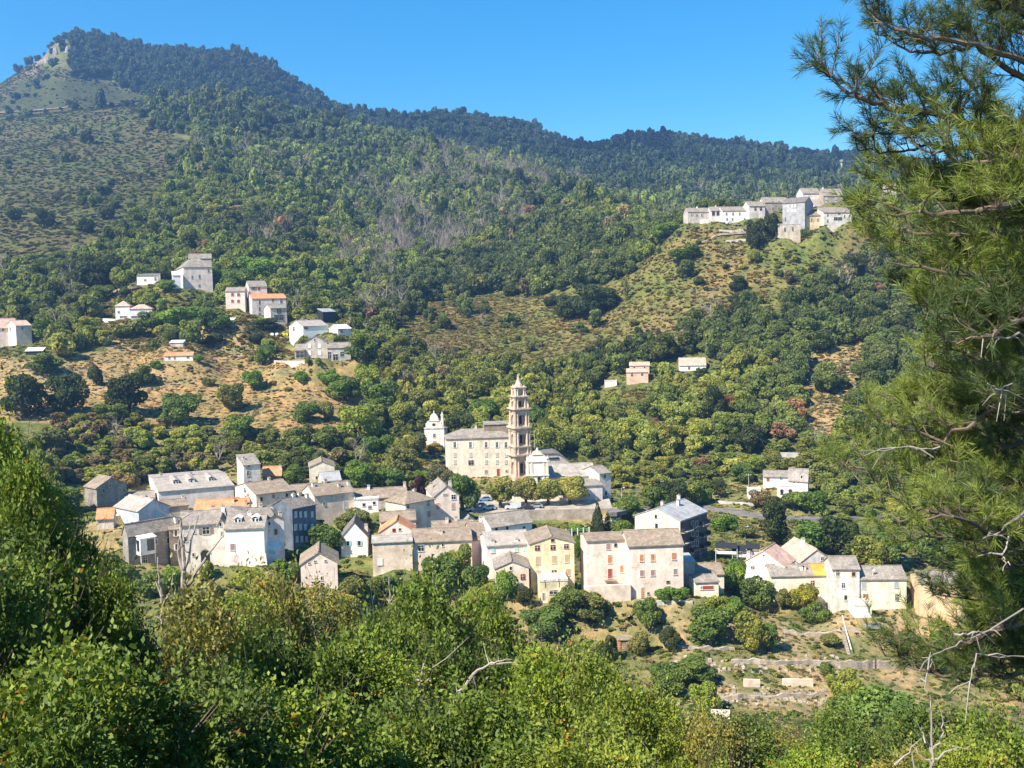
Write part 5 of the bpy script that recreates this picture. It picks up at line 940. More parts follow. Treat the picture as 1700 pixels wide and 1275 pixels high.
def pole(px, py, top, name, label, cat, lamp=False, arms=False, d0=165, mat=None, r=.09, d=None, group=None):
    p = hit(px, py, d0) if d is None else np.array([*P(px, py, d)[:2], P(px, py, d)[2]]); z1 = P(px, top, p[1])[2]; hh = max(z1-p[2], 3)
    H = empty(name, tuple(p), 0, label, cat, group); m = MB(); m.tube([(0, 0, -1), (0, 0, hh*.5), (0, 0, hh)], [r*1.3, r, r*.8], 8); m.build('pole', mat or WM('concrete'), H)
    if lamp: m = MB(); m.tube([(0, 0, hh-.05), (.7, -.2, hh+.15)], [.05, .04]); m.build('arm', PM('greyshutter'), H); m = MB(); m.ring(.8, -.25, [(.06, hh+.2), (.22, hh+.12), (.2, hh), (.1, hh-.08)], 8); m.build('lamp_head', PM('white'), H)
    if arms:
        m = MB(); m.box(-.9, .9, -.06, .06, hh-.6, hh-.48); m.build('crossarm', WM('concrete'), H)
        for q in (-.8, 0, .8): m = MB(); m.ring(q, 0, [(.06, hh-.48), (.09, hh-.4), (.04, hh-.25)], 6); m.build('insulator', PM('white'), H)
    return H
pole(1032, 838, 810, 'street_lamp', 'tall lamp post right of the church choir', 'street lamp', lamp=True, d=310)
pole(888, 760, 714, 'utility_pole', 'pale pole standing between bell tower and woods', 'pole', d=360)
pole(1101.5, 834, 797, 'utility_pole', 'pale pole beside the globe lamps above the apartment block', 'pole', arms=True)
pole(1109, 836, 812, 'street_lamp', 'lamp post just right of the pale roadside pole', 'street lamp', lamp=True)
pole(1243, 818, 786, 'utility_pole', 'pole left of the little white garden shed', 'pole', arms=True)
pole(142, 530, 500, 'utility_pole', 'pole with crossarm above the left hamlet road', 'pole', arms=True)
pole(264, 975, 925, 'utility_pole', 'grey pole before the dark shaded house', 'pole', d=214, r=.14)
pole(1303, 1068, 1040, 'garden_post', 'thin leaning post in the garden terraces', 'post', r=.05)
pole(1453, 1112, 1088, 'garden_post', 'stout wooden post against the squared terrace wall', 'post', mat=bark, r=.12)
pole(1237, 895, 874, 'street_lamp', 'small lamp near the restaurant awnings', 'street lamp', lamp=True)
# green and white guard rail, hives, cabinet, awnings, stair
p0, p1 = P(930, 886, 268), P(978, 884, 270); H = empty('guard_rail', tuple(p0), 0, 'green and white guard rail behind the yellow house roof', 'railing'); dx = p1-p0; L_ = np.linalg.norm(dx[:2]); H.rotation_euler = (0, 0, math.atan2(dx[1], dx[0]))
m = MB(); m.box(0, L_, -.03, .03, .75, .95, 0); m.box(0, L_, -.03, .03, .3, .45, 0); m.build('rail', paint('railgreen', (.12, .32, .12)), H)
for k in range(6): m = MB(); m.box(L_*k/5-.12, L_*k/5+.12, -.1, .1, -1.5, 1.15); m.build('post', PM('white'), H)
for k, (px, c_) in enumerate(((452, 'white'), (460, 'white'), (471, 'yellowbox'), (476, 'yellowbox'))):
    p = hit(px, 558); m = MB(); mt = paint('yellowbox', (.75, .55, .05)) if c_ == 'yellowbox' else PM('white'); H = empty('water_tank', tuple(p), 0, ['white tank at the left end of the hillside row', 'second white tank beside the yellow ones', 'yellow tank next to the white tanks', 'yellow tank at the right end of the row'][k], 'tank', 'white and yellow tanks above the field')
    m.box(-.8, .8, -.6, .6, 0, 1.3); m.build('body', mt, H); m = MB(); m.ring(0, 0, [(.3, 1.3), (.3, 1.45), (.1, 1.5)], 8); m.build('lid', mt, H)
p = hit(1038, 1078); H = empty('garden_shed', tuple(p), 0, 'tiny dark cabin with orange door posts left of the terraces', 'shed'); m = MB(); m.box(-.95, .95, 0, 1.8, -.5, 1.8); m.build('wall', PM('brown'), H)
for q in (-1.25, 1.25): m = MB(); m.box(q-.28, q+.28, -.15, .1, -.5, 1.9); m.build('door_post', PM('orange'), H)
m = MB(); m.slab([(-1.6, -.3, 2.0), (1.6, -.3, 2.0), (1.6, 2.0, 2.3), (-1.6, 2.0, 2.3)], .1); m.build('roof', PM('brown'), H)
for k, (px, py, ww, lb) in enumerate(((1206, 912, 5.5, 'dark awning roof over white tables near the apartment block'), (1232, 917, 5, 'second dark awning with white fringe right of the first'), (1250, 913, 3.5, 'small dark awning next to the white chimney gable'))):
    p = P(px, py+7, 256); H = empty('awning', (p[0], p[1], p[2]), rad(-12), lb, 'awning', 'dark awnings of the terrace'); m = MB(); m.slab([(-ww/2, -1.6, 1.8), (ww/2, -1.6, 1.8), (ww/2, 1.6, 2.5), (-ww/2, 1.6, 2.5)], .1); m.build('cover', PM('dark'), H)
    m = MB(); m.box(-ww/2+.3, ww/2-.3, -1.0, -.2, .1, .8); m.build('table', PM('white'), H)
    for q in (-ww/2+.1, ww/2-.1): m = MB(); m.tube([(q, -1.5, -5), (q, -1.5, 1.8)], [.06, .06]); m.build('post', PM('white'), H)
p0, p1 = hit(1394, 1030), hit(1409, 1086); H = empty('garden_stair', tuple(p1), 0, 'thin white stair rail descending the terraces', 'stair'); m = MB(); n = 14
for k in range(n): q = p1+(p0-p1)*k/n-p1; m.box(q[0]-.3, q[0]+.3, q[1]-.4, q[1]+.5, q[2]-1.5, q[2]+.15)
m.build('steps', WM('stone'), H); m = MB(); q = p0-p1; m.tube([(0.55, 0, .9), (q[0]+.55, q[1], q[2]+.9)], [.1, .1]); m.build('handrail', PM('white'), H)
# rocks on the summit and slopes
rm_ = wallmat('rock', (.42, .38, .33), dirt=.5)
def rock(px, py, d, w_, h_, label, seed):
    r_ = random.Random(seed); p = hit(px, py, 900); m = MB(); n = 9; rows = []
    for i, (f_, zf) in enumerate(((1.1, -.6), (1, .1), (.85, .5), (.55, .85), (.2, 1.0))): rows.append([(w_/2*f_*r_.uniform(.75, 1.2)*math.cos(2*math.pi*k/n), w_/2*f_*r_.uniform(.6, 1.0)*math.sin(2*math.pi*k/n), h_*(zf+r_.uniform(-.1, .1))) for k in range(n)])
    for a, b in zip(rows, rows[1:]):
        for k in range(n): l = (k+1) % n; m.poly([a[k], a[l], b[l], b[k]])
    m.poly(rows[-1]); o = m.build('rock', rm_, None, tuple(p)); return tag(o, label, 'rock', 'pale rocks on the mountain')
for i, (x, y, w_, h_, lb) in enumerate(((103, 72, 22, 22, 'tall pale crag under the pointed summit'), (92, 88, 18, 20, 'pale crag stepping left below the summit'), (112, 84, 14, 18, 'slim crag right below the summit'), (78, 98, 16, 14, 'lower left crag of the summit'), (154, 84, 14, 10, 'pale slab right of the summit crags'), (323, 103, 9, 16, 'upright pale rock on the wooded skyline'), (333, 133, 9, 5, 'little pale rock below the upright one'), (833, 234, 22, 9, 'rounded pale outcrop in the wood at mid ridge'), (612, 222, 12, 5, 'pale outcrop near the saddle'), (1340, 250, 22, 6, 'pale rock on the right ridge top'))):
    rock(x, y+4, 0, w_*.7, h_*.7, lb, i)
# ---------------------------------------------------------------- foliage prototypes (unit crowns: radius 1, foot at z=0)
def leaf_cloud(cen, nor, size, rng, aspect=1.6, fold=0.25):
    n = len(cen); nor = nor/np.linalg.norm(nor, axis=1, keepdims=True)
    t = rng.normal(size=(n, 3)); t -= (t*nor).sum(1, keepdims=True)*nor; t /= np.linalg.norm(t, axis=1, keepdims=True); b = np.cross(nor, t)
    s = size*rng.uniform(.6, 1.3, (n, 1)); V = np.stack([cen-t*s*aspect/2, cen+b*s/2+nor*s*fold, cen+t*s*aspect/2, cen-b*s/2+nor*s*fold], 1).reshape(-1, 3)
    return V, np.arange(4*n).reshape(-1, 4)
def crown(seed, n, size, lobes=14, shape='round', inner=0.15, topc=None):
    rng = np.random.default_rng(seed); Lc, Lr = [], []
    for k in range(lobes):
        if shape == 'cone':
            z = (k+.5)/lobes; r = (1-z)**.85*.75+.04; a = rng.uniform(0, 6.28); Lc.append((r*.45*math.cos(a), r*.45*math.sin(a), .12+z*1.75)); Lr.append(r*.62+.06)
        else:
            hgt = {'round': 1.5, 'tall': 2.3, 'bush': 1.1, 'flat': 1.0, 'plane': 1.25}[shape]
            a = rng.uniform(0, 6.28); u = rng.uniform(0, 1)**.6; zz = rng.uniform(.18, .86); prof = math.sin(math.pi*(zz*.78+.14))**.7; q = u*.70*prof
            if shape == 'tall': prof *= .9
            Lc.append((q*math.cos(a), q*math.sin(a), zz*hgt)); Lr.append(rng.uniform(.20, .44)*(1.0 if shape != 'plane' else 1.15))
    Lc = np.array(Lc); Lr = np.array(Lr); p = Lr**2/(Lr**2).sum(); idx = rng.choice(len(Lr), n*2, p=p)
    d = rng.normal(size=(n*2, 3)); d[:, 2] += .25; d /= np.linalg.norm(d, axis=1, keepdims=True)
    rr_ = 1-np.abs(rng.normal(0, inner, (n*2, 1))); cen = Lc[idx]+d*Lr[idx][:, None]*rr_*np.array([1, 1, .9])
    dist = np.linalg.norm(cen[:, None]-Lc[None], axis=2)/Lr[None]; dist[np.arange(n*2), idx] = 9; keep = (dist.min(1) > .72) & (cen[:, 2] > .02)
    cen, d, idx = cen[keep][:n], d[keep][:n], idx[keep][:n]
    nor = d+rng.normal(0, .85, d.shape); V, F_ = leaf_cloud(cen, nor, size, rng)
    lt = rng.uniform(.25, .75, len(Lr)); tint = np.clip(lt[idx]+rng.normal(0, .16, len(idx)), 0, .94); return V, F_, tint
def bare(seed, n=5, segs=5, up=1.0, mat=None, wid=.05):
    r = random.Random(seed); m = MB()
    def grow(p, d, L_, rad_, lv):
        pts = [p]; rs = [rad_]
        for k in range(segs):
            d = (d+Vector((r.gauss(0, .14), r.gauss(0, .14), r.gauss(.05, .1)))).normalized(); p = p+d*L_/segs; pts.append(p); rs.append(rad_*(1-.75*(k+1)/segs))
            if lv < 3 and k > 0 and r.random() < .95:
                a = r.uniform(0, 6.28); s_ = Vector((math.cos(a), math.sin(a), r.uniform(.1, .8))); grow(p, (d*.55+s_*.75).normalized(), L_*r.uniform(.35, .6), rs[-1]*.7, lv+1)
        m.tube(pts, rs, 4 if lv else 6)
    for k in range(n): a = k*6.28/n+r.random(); grow(Vector((0, 0, 0)), Vector((math.cos(a)*.35, math.sin(a)*.35, up)).normalized(), r.uniform(1.3, 1.9), wid*r.uniform(.6, 1), 1)
    return m
LO = leafmat('leaves', 'object', .38); LI = leafmat('forest_leaves', 'inst', .38)
def trunkmesh(seed, mat=None):
    r = random.Random(seed); m = MB(); m.tube([(0, 0, -.35), (r.gauss(0, .02), 0, .3), (r.gauss(0, .05), r.gauss(0, .05), .8), (r.gauss(0, .08), r.gauss(0, .08), 1.25)], [.1, .075, .05, .015], 7)
    for k in range(5):
        a = k*1.26+r.random(); z = r.uniform(.3, .6); m.tube([(0, 0, z), (.25*math.cos(a), .25*math.sin(a), z+.25), (.5*math.cos(a), .5*math.sin(a), z+.42)], [.045, .03, .008], 5)
    return mesh_of(m, 'trunk', mat or bark)
PR = {}
def proto(key, seed, n, size, lobes, shape, inner=.15, mat=None):
    V, F_, t = crown(seed, n, size, lobes, shape, inner); PR[key] = np_mesh('crown_'+key, V, F_, mat or LO, tint=t); return PR[key]
for k in range(4): proto('round%d' % k, 10+k, 3600, .085, 22, 'round')
for k in range(2): proto('tall%d' % k, 20+k, 3600, .09, 26, 'tall')
for k in range(3): proto('bush%d' % k, 30+k, 3000, .085, 18, 'bush')
proto('plane0', 40, 4200, .085, 20, 'plane', .12); proto('plane1', 41, 4200, .085, 20, 'plane', .12)
proto('cone0', 45, 3600, .075, 26, 'cone')
for k in range(4): proto('mid%d' % k, 50+k, 1300, .15, 16, 'round')
proto('midtall', 58, 1300, .15, 18, 'tall')
for k in range(3): proto('lo%d' % k, 60+k, 420, .27, 10, 'round')
proto('tuft', 70, 150, .34, 6, 'flat', .3)
TRK = [trunkmesh(1), trunkmesh(2), trunkmesh(3)]
def tree(name, p, R_, Hh, key, colr, label, cat='tree', group=None, rz=None, trunkh=None, rnd=random):
    """crown radius R_ m, whole height Hh m, standing on p"""
    ks = {'round': 1.75, 'tall': 2.5, 'bush': 1.3, 'plane': 1.55, 'cone0': 2.0, 'midtall': 2.5, 'mid': 1.75, 'lo': 1.75}
    base = [v for k, v in ks.items() if key.startswith(k)][-1] if not key.startswith('midtall') else 2.5
    H = empty(name, (p[0], p[1], p[2]), rnd.uniform(0, 6.28) if rz is None else rz, label, cat, group)
    th = trunkh if trunkh is not None else 0.06*Hh
    c = link('crown', PR[key], H, (0, 0, th)); c.scale = (R_, R_, (Hh-th)/base); c.color = (*colr, 1)
    t = link('trunk', rnd.choice(TRK), H); s_ = Hh*.62; t.scale = (s_, s_, s_)
    return H
DK = (.055, .075, .024); MG = (.112, .165, .036); YG = (.215, .245, .045); BG = (.14, .215, .038); OL = (.16, .17, .055); BR = (.18, .13, .07); PU = (.06, .028, .028); GY = (.13, .14, .07); RU = (.27, .11, .05); PL = (.25, .25, .075); BL = (.10, .13, .035)
def jit(c, r, a=.15): k = r.uniform(1-a, 1+a)*1.22; return tuple(min(1, x*k*r.uniform(.94, 1.06)) for x in c)
TR = random.Random(11)
PLACED = []
def T(px, pyb, pyt, wpx, key, colr, label, cat='tree', name='tree', group=None, d=None, th=None, d0=165):
    """tree whose foot shows at (px,pyb) and top at pyt, crown wpx wide"""
    p = hit(px, pyb, d0) if d is None else P(px, pyb, d)
    if d is not None: p[2] = float(terr(p[0], p[1]))
    dd = p[1]; top = P(px, pyt, dd)[2]; Hh = max(top-p[2], 1.2); R_ = wpx/2*dd/FOC*1.08
    if key in ('round', 'bush'): key += str(TR.randrange(4 if key == 'round' else 3))
    if key == 'tall': key += str(TR.randrange(2))
    PLACED.append((px, pyb, pyt, wpx, dd)); return tree(name, p, R_, Hh, key, jit(colr, TR, .1), label, cat, group, th and None, None if th is None else th*Hh, TR)
# plane trees on the church square, with real trunks under pollarded heads
for k, (px, w_, lb) in enumerate(((831, 56, 'leftmost of four pollarded plane trees on the church square'), (873, 50, 'second plane tree from the convent side on the square'), (909, 50, 'third plane tree in front of the church porch'), (946, 58, 'rightmost broad plane tree before the lavender aisle'))):
    x = P(px, 850, 306)[0]; T(px, 851, 783+(3, 6, 2, 4)[k], w_, 'plane%d' % (k % 2), PL, lb, name='plane_tree', group='plane trees of the church square', d=306+k*1.5, th=.22)
T(767, 846, 778, 56, 'round0', MG, 'big round chestnut tree between the gabled house and the square', name='chestnut_tree', d=300, th=.12)
T(697, 815, 780, 36, 'round1', PU, 'dark purple leaved tree behind the hip roof house', d=318)
T(731, 826, 768, 44, 'round2', GY, 'grey green tree left of the big chestnut', d=330)
T(992, 886, 829, 34, 'cone0', DK, 'dark conical fir on the grass below the church wall', name='fir_tree', d=276)
T(1009, 886, 848, 26, 'cone0', DK, 'second darker fir leaning on the conical one', name='fir_tree', d=279)
T(722, 765, 735, 34, 'bush0', (.30, .28, .03), 'bright yellow bush under the white chapel', cat='bush', name='bush', d=380)
V_ = [ # village and gardens: px, foot, top, width, kind, colour, label
 (590, 880, 840, 62, 'round', OL, 'olive coloured tree before the blank grey wall'), (540, 915, 868, 60, 'round', MG, 'dark leafy tree between the tall block and white house'), (505, 945, 905, 56, 'bush', BG, 'bright bush at the foot of the dark blue block'), (480, 960, 925, 50, 'bush', MG, 'low bush left of the beige gable barn'),
 (463, 925, 891, 26, 'bush', (.09, .035, .03), 'reddish purple bush beside the pink gabled house'), (733, 985, 912, 74, 'round', MG, 'round green tree in front of the long beige house'), (765, 965, 900, 50, 'round', YG, 'yellowish fruit tree leaning right of the round green one'), (790, 985, 933, 52, 'round', MG, 'shady tree at the corner of the teal shutter house'), (838, 995, 945, 46, 'bush', BG, 'light green bush below the little stone gable'),
 (806, 998, 968, 50, 'bush', YG, 'broad low bush left of the stone gable yard'), (870, 1005, 972, 34, 'bush', DK, 'dark shrub beside the yellow house terrace'), (962, 950, 880, 20, 'tall', BG, 'slim green shrub in the gap between yellow and pink houses'), (945, 1025, 968, 60, 'round', MG, 'leafy tree right of the yellow house terrace'), (985, 1035, 975, 74, 'round', OL, 'greyish round tree before the pink house left corner'),
 (1075, 1040, 990, 50, 'bush', MG, 'dark bush under the ochre ground floor'), (1118, 998, 970, 54, 'bush', BG, 'clipped bright hedge block against the pink house'), (1190, 1015, 985, 44, 'bush', YG, 'pale bush below the little cream outbuilding'), (1222, 985, 925, 44, 'round', BG, 'green tree between cream outbuilding and white gable'), (1252, 1010, 952, 62, 'round', MG, 'broad grey green tree left of the cream row house'), (1215, 1035, 990, 50, 'round', BG, 'light green tree over the terraces'),
 (1180, 1062, 1000, 76, 'round', MG, 'spreading garden tree left of the willow like one'), (1243, 1078, 1010, 60, 'round', YG, 'willow like yellow green tree in the terraces'), (1275, 1082, 1030, 40, 'tall', MG, 'narrow garden tree beside the thin post'), (1112, 1080, 1040, 44, 'bush', DK, 'round dark shrub above the bank wall'), (1336, 1015, 968, 60, 'round', (.22, .21, .03), 'golden yellow tree before the cream row house'), (1300, 1010, 972, 34, 'round', OL, 'thin olive tree at the row house left end'),
 (1352, 1035, 1000, 50, 'bush', MG, 'shadowy shrub under the golden tree'), (1380, 1075, 1050, 40, 'bush', OL, 'small spreading bush in the dry garden'), (1374, 1128, 1098, 30, 'bush', MG, 'little shrub between terrace wall pieces'), (1400, 1160, 1110, 60, 'bush', YG, 'yellowish scrub on the right terrace end'), (1462, 1205, 1138, 130, 'bush', MG, 'huge rounded dark bush below the terraces'), (1400, 1180, 1150, 60, 'bush', MG, 'dark bush joined left of the huge rounded bush'),
 (1560, 1110, 1040, 80, 'round', MG, 'dark tree under the pine right of the terraces'), (1150, 1130, 1085, 90, 'round', MG, 'big shade tree at the left terrace ends'), (1110, 1150, 1100, 70, 'round', MG, 'leafy tree beside the orange door cabin'), (1170, 1180, 1130, 60, 'bush', YG, 'sunlit shrub at the foot of the terraces'), (1060, 1085, 1045, 40, 'bush', OL, 'tawny shrub right of the orange door cabin'), (1010, 1095, 1050, 40, 'bush', DK, 'dark shrub left of the orange door cabin'),
 (640, 985, 950, 60, 'bush', MG, 'bush under the blank beige house'), (590, 990, 955, 54, 'bush', OL, 'dry bush right of the beige gable barn'), (690, 1000, 962, 60, 'bush', MG, 'garden bush left of the round green tree'), (560, 1015, 985, 70, 'bush', YG, 'weedy bush below the gable barn'), (900, 1050, 1005, 80, 'round', MG, 'tree just under the yellow house terrace'), (700, 1040, 1000, 90, 'round', OL, 'wide tree in the lower gardens'), (790, 1045, 1005, 80, 'round', MG, 'middle tree in the lower gardens'),
 (250, 990, 950, 60, 'bush', MG, 'dense bush in front of the dark shaded house'), (288, 975, 940, 40, 'bush', BG, 'small round bush below the arched house corner'), (190, 970, 930, 60, 'round', MG, 'tree in the shade of the dark house left end'), (345, 965, 928, 26, 'bush', YG, 'light vine bush at the arched doorway'), (410, 975, 940, 60, 'bush', YG, 'yellow green shrub beneath the big white house'), (350, 1010, 965, 50, 'bush', OL, 'shrub behind the bare forked tree'),
 (202, 840, 800, 26, 'round', BG, 'small bright tree between rubble house and grey shed'), (115, 850, 800, 60, 'round', MG, 'tree left of the rubble house'), (60, 860, 790, 80, 'round', BG, 'tree behind the leafy foreground crown'), (452, 802, 782, 30, 'bush', BG, 'bush under the small orange roof'), (488, 805, 765, 46, 'round', MG, 'green tree behind the orange roof and cream gable'),
 (598, 815, 760, 60, 'round', BG, 'light green round tree right of the grey metal roof'), (650, 815, 772, 54, 'round', MG, 'green tree over the long low roof'), (672, 790, 735, 60, 'round', OL, 'brownish tree left of the dark purple one'), (628, 770, 715, 60, 'round', MG, 'tall tree above the light green round one'), (690, 760, 715, 50, 'round', OL, 'autumn tinted tree beside the chapel'), (705, 815, 775, 40, 'round', BG, 'bright tree squeezed behind the purple tree'),
 (765, 715, 678, 50, 'round', DK, 'rounded dark tree between chapel and convent roof'), (800, 705, 660, 60, 'round', MG, 'green tree behind the convent roof'), (832, 705, 655, 30, 'tall', YG, 'bright yellow green poplar left of the spire'), (905, 755, 700, 60, 'round', YG, 'yellowish tree right of the tower foot'), (890, 720, 670, 50, 'round', MG, 'tree standing behind the tower middle'),
 (1045, 868, 820, 60, 'round', MG, 'big bush like tree right of the church lamp'), (1085, 850, 800, 50, 'round', MG, 'green tree above the apartment gable'), (1120, 850, 790, 50, 'round', DK, 'dark tree right of the pale roadside pole'), (1150, 840, 795, 46, 'round', YG, 'pale tree at the road bend'), (1195, 828, 793, 26, 'tall', DK, 'dark cypress like tree at the terrace edge'), (1172, 838, 808, 26, 'round', BG, 'young tree beside the cypress like one'),
 (1285, 905, 815, 50, 'tall', DK, 'tall twin trunk pine below the villa'), (1262, 840, 812, 40, 'round', BR, 'brown bare looking bush by the villa'), (1300, 905, 870, 34, 'round', DK, 'dark shrub at the twin trunk pine foot'), (1350, 915, 860, 90, 'round', MG, 'wide tree over the valley road'), (1390, 925, 850, 80, 'round', DK, 'dark tree with bare stems behind the tall stone house'), (1440, 945, 885, 70, 'round', YG, 'orange green tree above the white red door house'), (1345, 855, 810, 60, 'round', BG, 'green tree right of the villa'), (1480, 940, 870, 70, 'round', MG, 'tree behind the pine fringe by the road'), (1560, 940, 860, 90, 'round', MG, 'leafy tree behind the pine boughs'),
 # hillside above, left part
 (38, 695, 612, 76, 'round', DK, 'large round dark oak at the far left of the dry field'), (108, 688, 610, 70, 'round', DK, 'second large dark oak beside the leftmost one'), (213, 690, 610, 72, 'round', DK, 'tall dark green oak in the dry terraces'), (185, 700, 665, 60, 'round', MG, 'lower green oak in front of the tall one'), (300, 705, 648, 70, 'round', MG, 'spreading green tree in the terraces below the long shed'), (383, 685, 632, 50, 'round', OL, 'brown green tree in the middle of the terraces'), (420, 648, 612, 42, 'round', BG, 'small bright green round tree alone on the terraces'),
 (75, 620, 580, 66, 'round', MG, 'green round tree above the two dark oaks'), (160, 640, 605, 30, 'bush', DK, 'dark bush between the oaks'), (400, 730, 684, 60, 'round', BG, 'light green tree under the brown green one'), (505, 700, 666, 50, 'bush', MG, 'green bush on the right terraces'), (543, 697, 665, 34, 'bush', OL, 'olive bush right of the green terrace bush'), (348, 640, 625, 24, 'bush', OL, 'little bush in the terraces'), (545, 745, 700, 56, 'round', MG, 'leafy tree at the terrace foot'), (590, 735, 665, 80, 'round', YG, 'large yellowish green tree at the terrace right edge'), (630, 690, 625, 70, 'round', MG, 'tall tree where the terraces meet the wood'),
 (512, 609, 590, 11, 'tall', BG, 'left clipped cypress at the cement gable'), (528, 609, 592, 13, 'tall', BG, 'right clipped cypress at the cement gable'), (440, 605, 570, 34, 'round', MG, 'grey green tree left of the garden wall'), (445, 549, 525, 44, 'round', DK, 'dark round tree below the little porch house'), (250, 545, 512, 46, 'round', MG, 'green tree in front of the white bungalow wing'), (300, 555, 505, 90, 'round', BG, 'broad leafy tree clump below the manor'), (350, 550, 505, 60, 'round', MG, 'tree under the square pink house'), (355, 572, 552, 34, 'bush', DK, 'dark shrub in the upper orchard'), (425, 570, 552, 34, 'bush', DK, 'dark shrub right in the upper orchard'),
 (80, 570, 525, 60, 'round', MG, 'green tree right of the pink left edge house'), (150, 560, 520, 50, 'round', YG, 'yellow green tree below the crossarm pole'), (170, 498, 470, 50, 'round', MG, 'tree on the bank left of the bungalow'), (278, 482, 462, 30, 'round', BG, 'small tree between small white house and manor'), (395, 490, 440, 60, 'round', MG, 'tree right of the manor'), (425, 470, 420, 60, 'round', BG, 'bright tree behind the tall pinkish house'), (362, 474, 440, 36, 'round', BG, 'green tree touching the manor right wall'), (600, 600, 545, 60, 'round', MG, 'tree right of the hamlet barn'), (575, 540, 490, 60, 'round', OL, 'brownish tree behind the barn'), (50, 540, 500, 50, 'round', DK, 'dark tree behind the pink left edge house'), (165, 480, 415, 90, 'round', DK, 'huge dark evergreen clump at the wood edge'), (110, 475, 430, 60, 'round', DK, 'dark tree left of the huge evergreen clump'), (73, 378, 343, 34, 'round', DK, 'single dark round tree high on the bracken slope'),
 (513, 760, 735, 30, 'bush', BG, 'small bush above the orange roof'), (70, 760, 710, 90, 'round', OL, 'brownish thicket tree at the left'), (700, 690, 640, 70, 'round', OL, 'bushy tree above the chapel'), (1040, 500+0, 470-10, 10, 'bush', OL, 'tiny bush in the upper field'),
 # upper right slope
 (1254, 418, 357, 32, 'round', DK, 'dark oak in front of the ridge village'), (1280, 395, 350, 30, 'round', DK, 'dark tree touching the big grey ridge house'), (1227, 485, 452, 36, 'round', DK, 'lone dark round oak in the upper right field'), (1253, 437, 412, 24, 'bush', YG, 'bright yellow green bush under the dark ridge oak'), (1338, 395, 376, 20, 'bush', MG, 'small green bush below the ochre ridge house'), (1108, 395, 365, 50, 'round', BG, 'green tree group left of the ridge village'), (1140, 430, 405, 60, 'bush', MG, 'blue green thicket left below the ridge village'), (980, 530, 460, 60, 'round', DK, 'dark oak in the middle of the upper field'), (945, 530, 485, 50, 'round', DK, 'dark oak left of the field oak pair'), (1010, 515, 470, 50, 'round', DK, 'dark oak right of the field oak pair'), (912, 508, 488, 26, 'bush', DK, 'small dark bush in the bracken field'), (776, 528, 512, 18, 'bush', DK, 'tiny dark bush on the bracken field left'),
 (1092, 622, 600, 28, 'round', MG, 'round tree right of the two tier salmon house'), (1165, 630, 608, 24, 'round', DK, 'dark tree before the salmon roofed white house'), (1210, 690, 650, 24, 'round', RU, 'rust red tree in the slope wood'), (1256, 695, 668, 16, 'round', RU, 'small rust red tree right of the first rusty one'), (1245, 752, 695, 60, 'round', DK, 'dome shaped dark green tree above the villa'), (575, 665, 620, 60, 'round', MG, 'leafy tree on the bank right of the garden wall'), (545, 640, 612, 36, 'bush', BG, 'green bush under the cement gable terrace'), (610, 655, 600, 50, 'round', YG, 'yellow green tree right of the hamlet annex'), (500, 636, 615, 30, 'bush', BG, 'low green bush below the clipped cypresses'),
 (260, 612, 598, 22, 'bush', BG, 'small bush left of the long shed'), (330, 603, 588, 22, 'bush', BG, 'green patch of shrub at the long shed right end'), (240, 640, 600, 40, 'round', MG, 'tree right of the tall dark green oak'),
 (925, 886, 866, 40, 'bush', YG, 'weedy bush against the grey church wall'), (960, 887, 868, 36, 'bush', BG, 'green bush left of the conical fir'), (893, 884, 868, 30, 'bush', OL, 'dry bush at the foot of the grey church wall'), (1030, 890, 862, 44, 'bush', BG, 'green bush right of the firs'),
 (1205, 880, 850, 50, 'bush', BG, 'bright bush on the meadow below the road'), (1240, 893, 868, 40, 'bush', OL, 'dry bush low on the meadow'), (1320, 845, 815, 50, 'bush', MG, 'bush under the villa loggia'), (1230, 800, 765, 44, 'round', MG, 'tree left of the villa by the pole'), (1255, 785, 750, 40, 'round', YG, 'yellow green tree above the villa'),
 (1188, 698, 632, 40, 'tall', DK, 'tall dark tree left of the rusty one')]
for t in V_: T(*t[:7], cat='bush' if t[4] == 'bush' else 'tree', name='bush' if t[4] == 'bush' else 'tree', group='garden and field bushes' if t[4] == 'bush' else 'trees around the village')
# ---------------------------------------------------------------- forest: the largest-looking ones as trees, the far mass as stuff
RECT = [(s['pr'][0]-2, s['pr'][1]+2, s['pr'][2]-4, s['pr'][3]-2, s['d']) for s in SPEC]
RECT += [(738, 1020, 700, 850, 320), (700, 740, 680, 738, 388), (838, 890, 618, 800, 335)]
foot = np.array([[*(s['c']+s['v']*s['D']/2)[:2], max(s['W'], s['D'])/2+2.0] for s in SPEC])
rg = np.random.default_rng(77)
DEADZ = [(765, 285, 90, 42, .36), (910, 300, 70, 34, .36), (705, 395, 90, 45, .4), (620, 440, 60, 32, .4), (640, 330, 60, 40, .25), (440, 400, 45, 25, .3), (370, 265, 60, 25, .22), (640, 520, 60, 30, .22), (820, 370, 50, 40, .3), (480, 300, 60, 30, .15), (60, 400, 50, 20, .15)]
def forest_points():
    out_ = []
    d = 195.0
    while d < 2330:
        sp_ = 6.3+3.9*min(1, max(0, d-316)/1100); xs = np.arange(-.66*d-60, .64*d+60, sp_); x = xs+rg.uniform(-.45, .45, len(xs))*sp_; y = d+rg.uniform(-.45, .45, len(xs))*sp_
        out_.append(np.stack([x, y, np.full(len(x), sp_)], 1)); d += sp_*.92
    A = np.concatenate(out_); z = terr(A[:, 0], A[:, 1]); px, py = vpx(A[:, 0], A[:, 1], z); return A[:, 0], A[:, 1], z, A[:, 2], px, py
fx, fy, fz, fs, fpx, fpy = forest_points()
nzp = fbm(fx, fy, 60, 4, 41)+.5; nz2p = fbm(fx, fy, 22, 3, 43)+.5
wx = fpx+30*(fbm(fx, fy, 30, 3, 51)); wy = fpy+20*(fbm(fx, fy, 25, 3, 53))
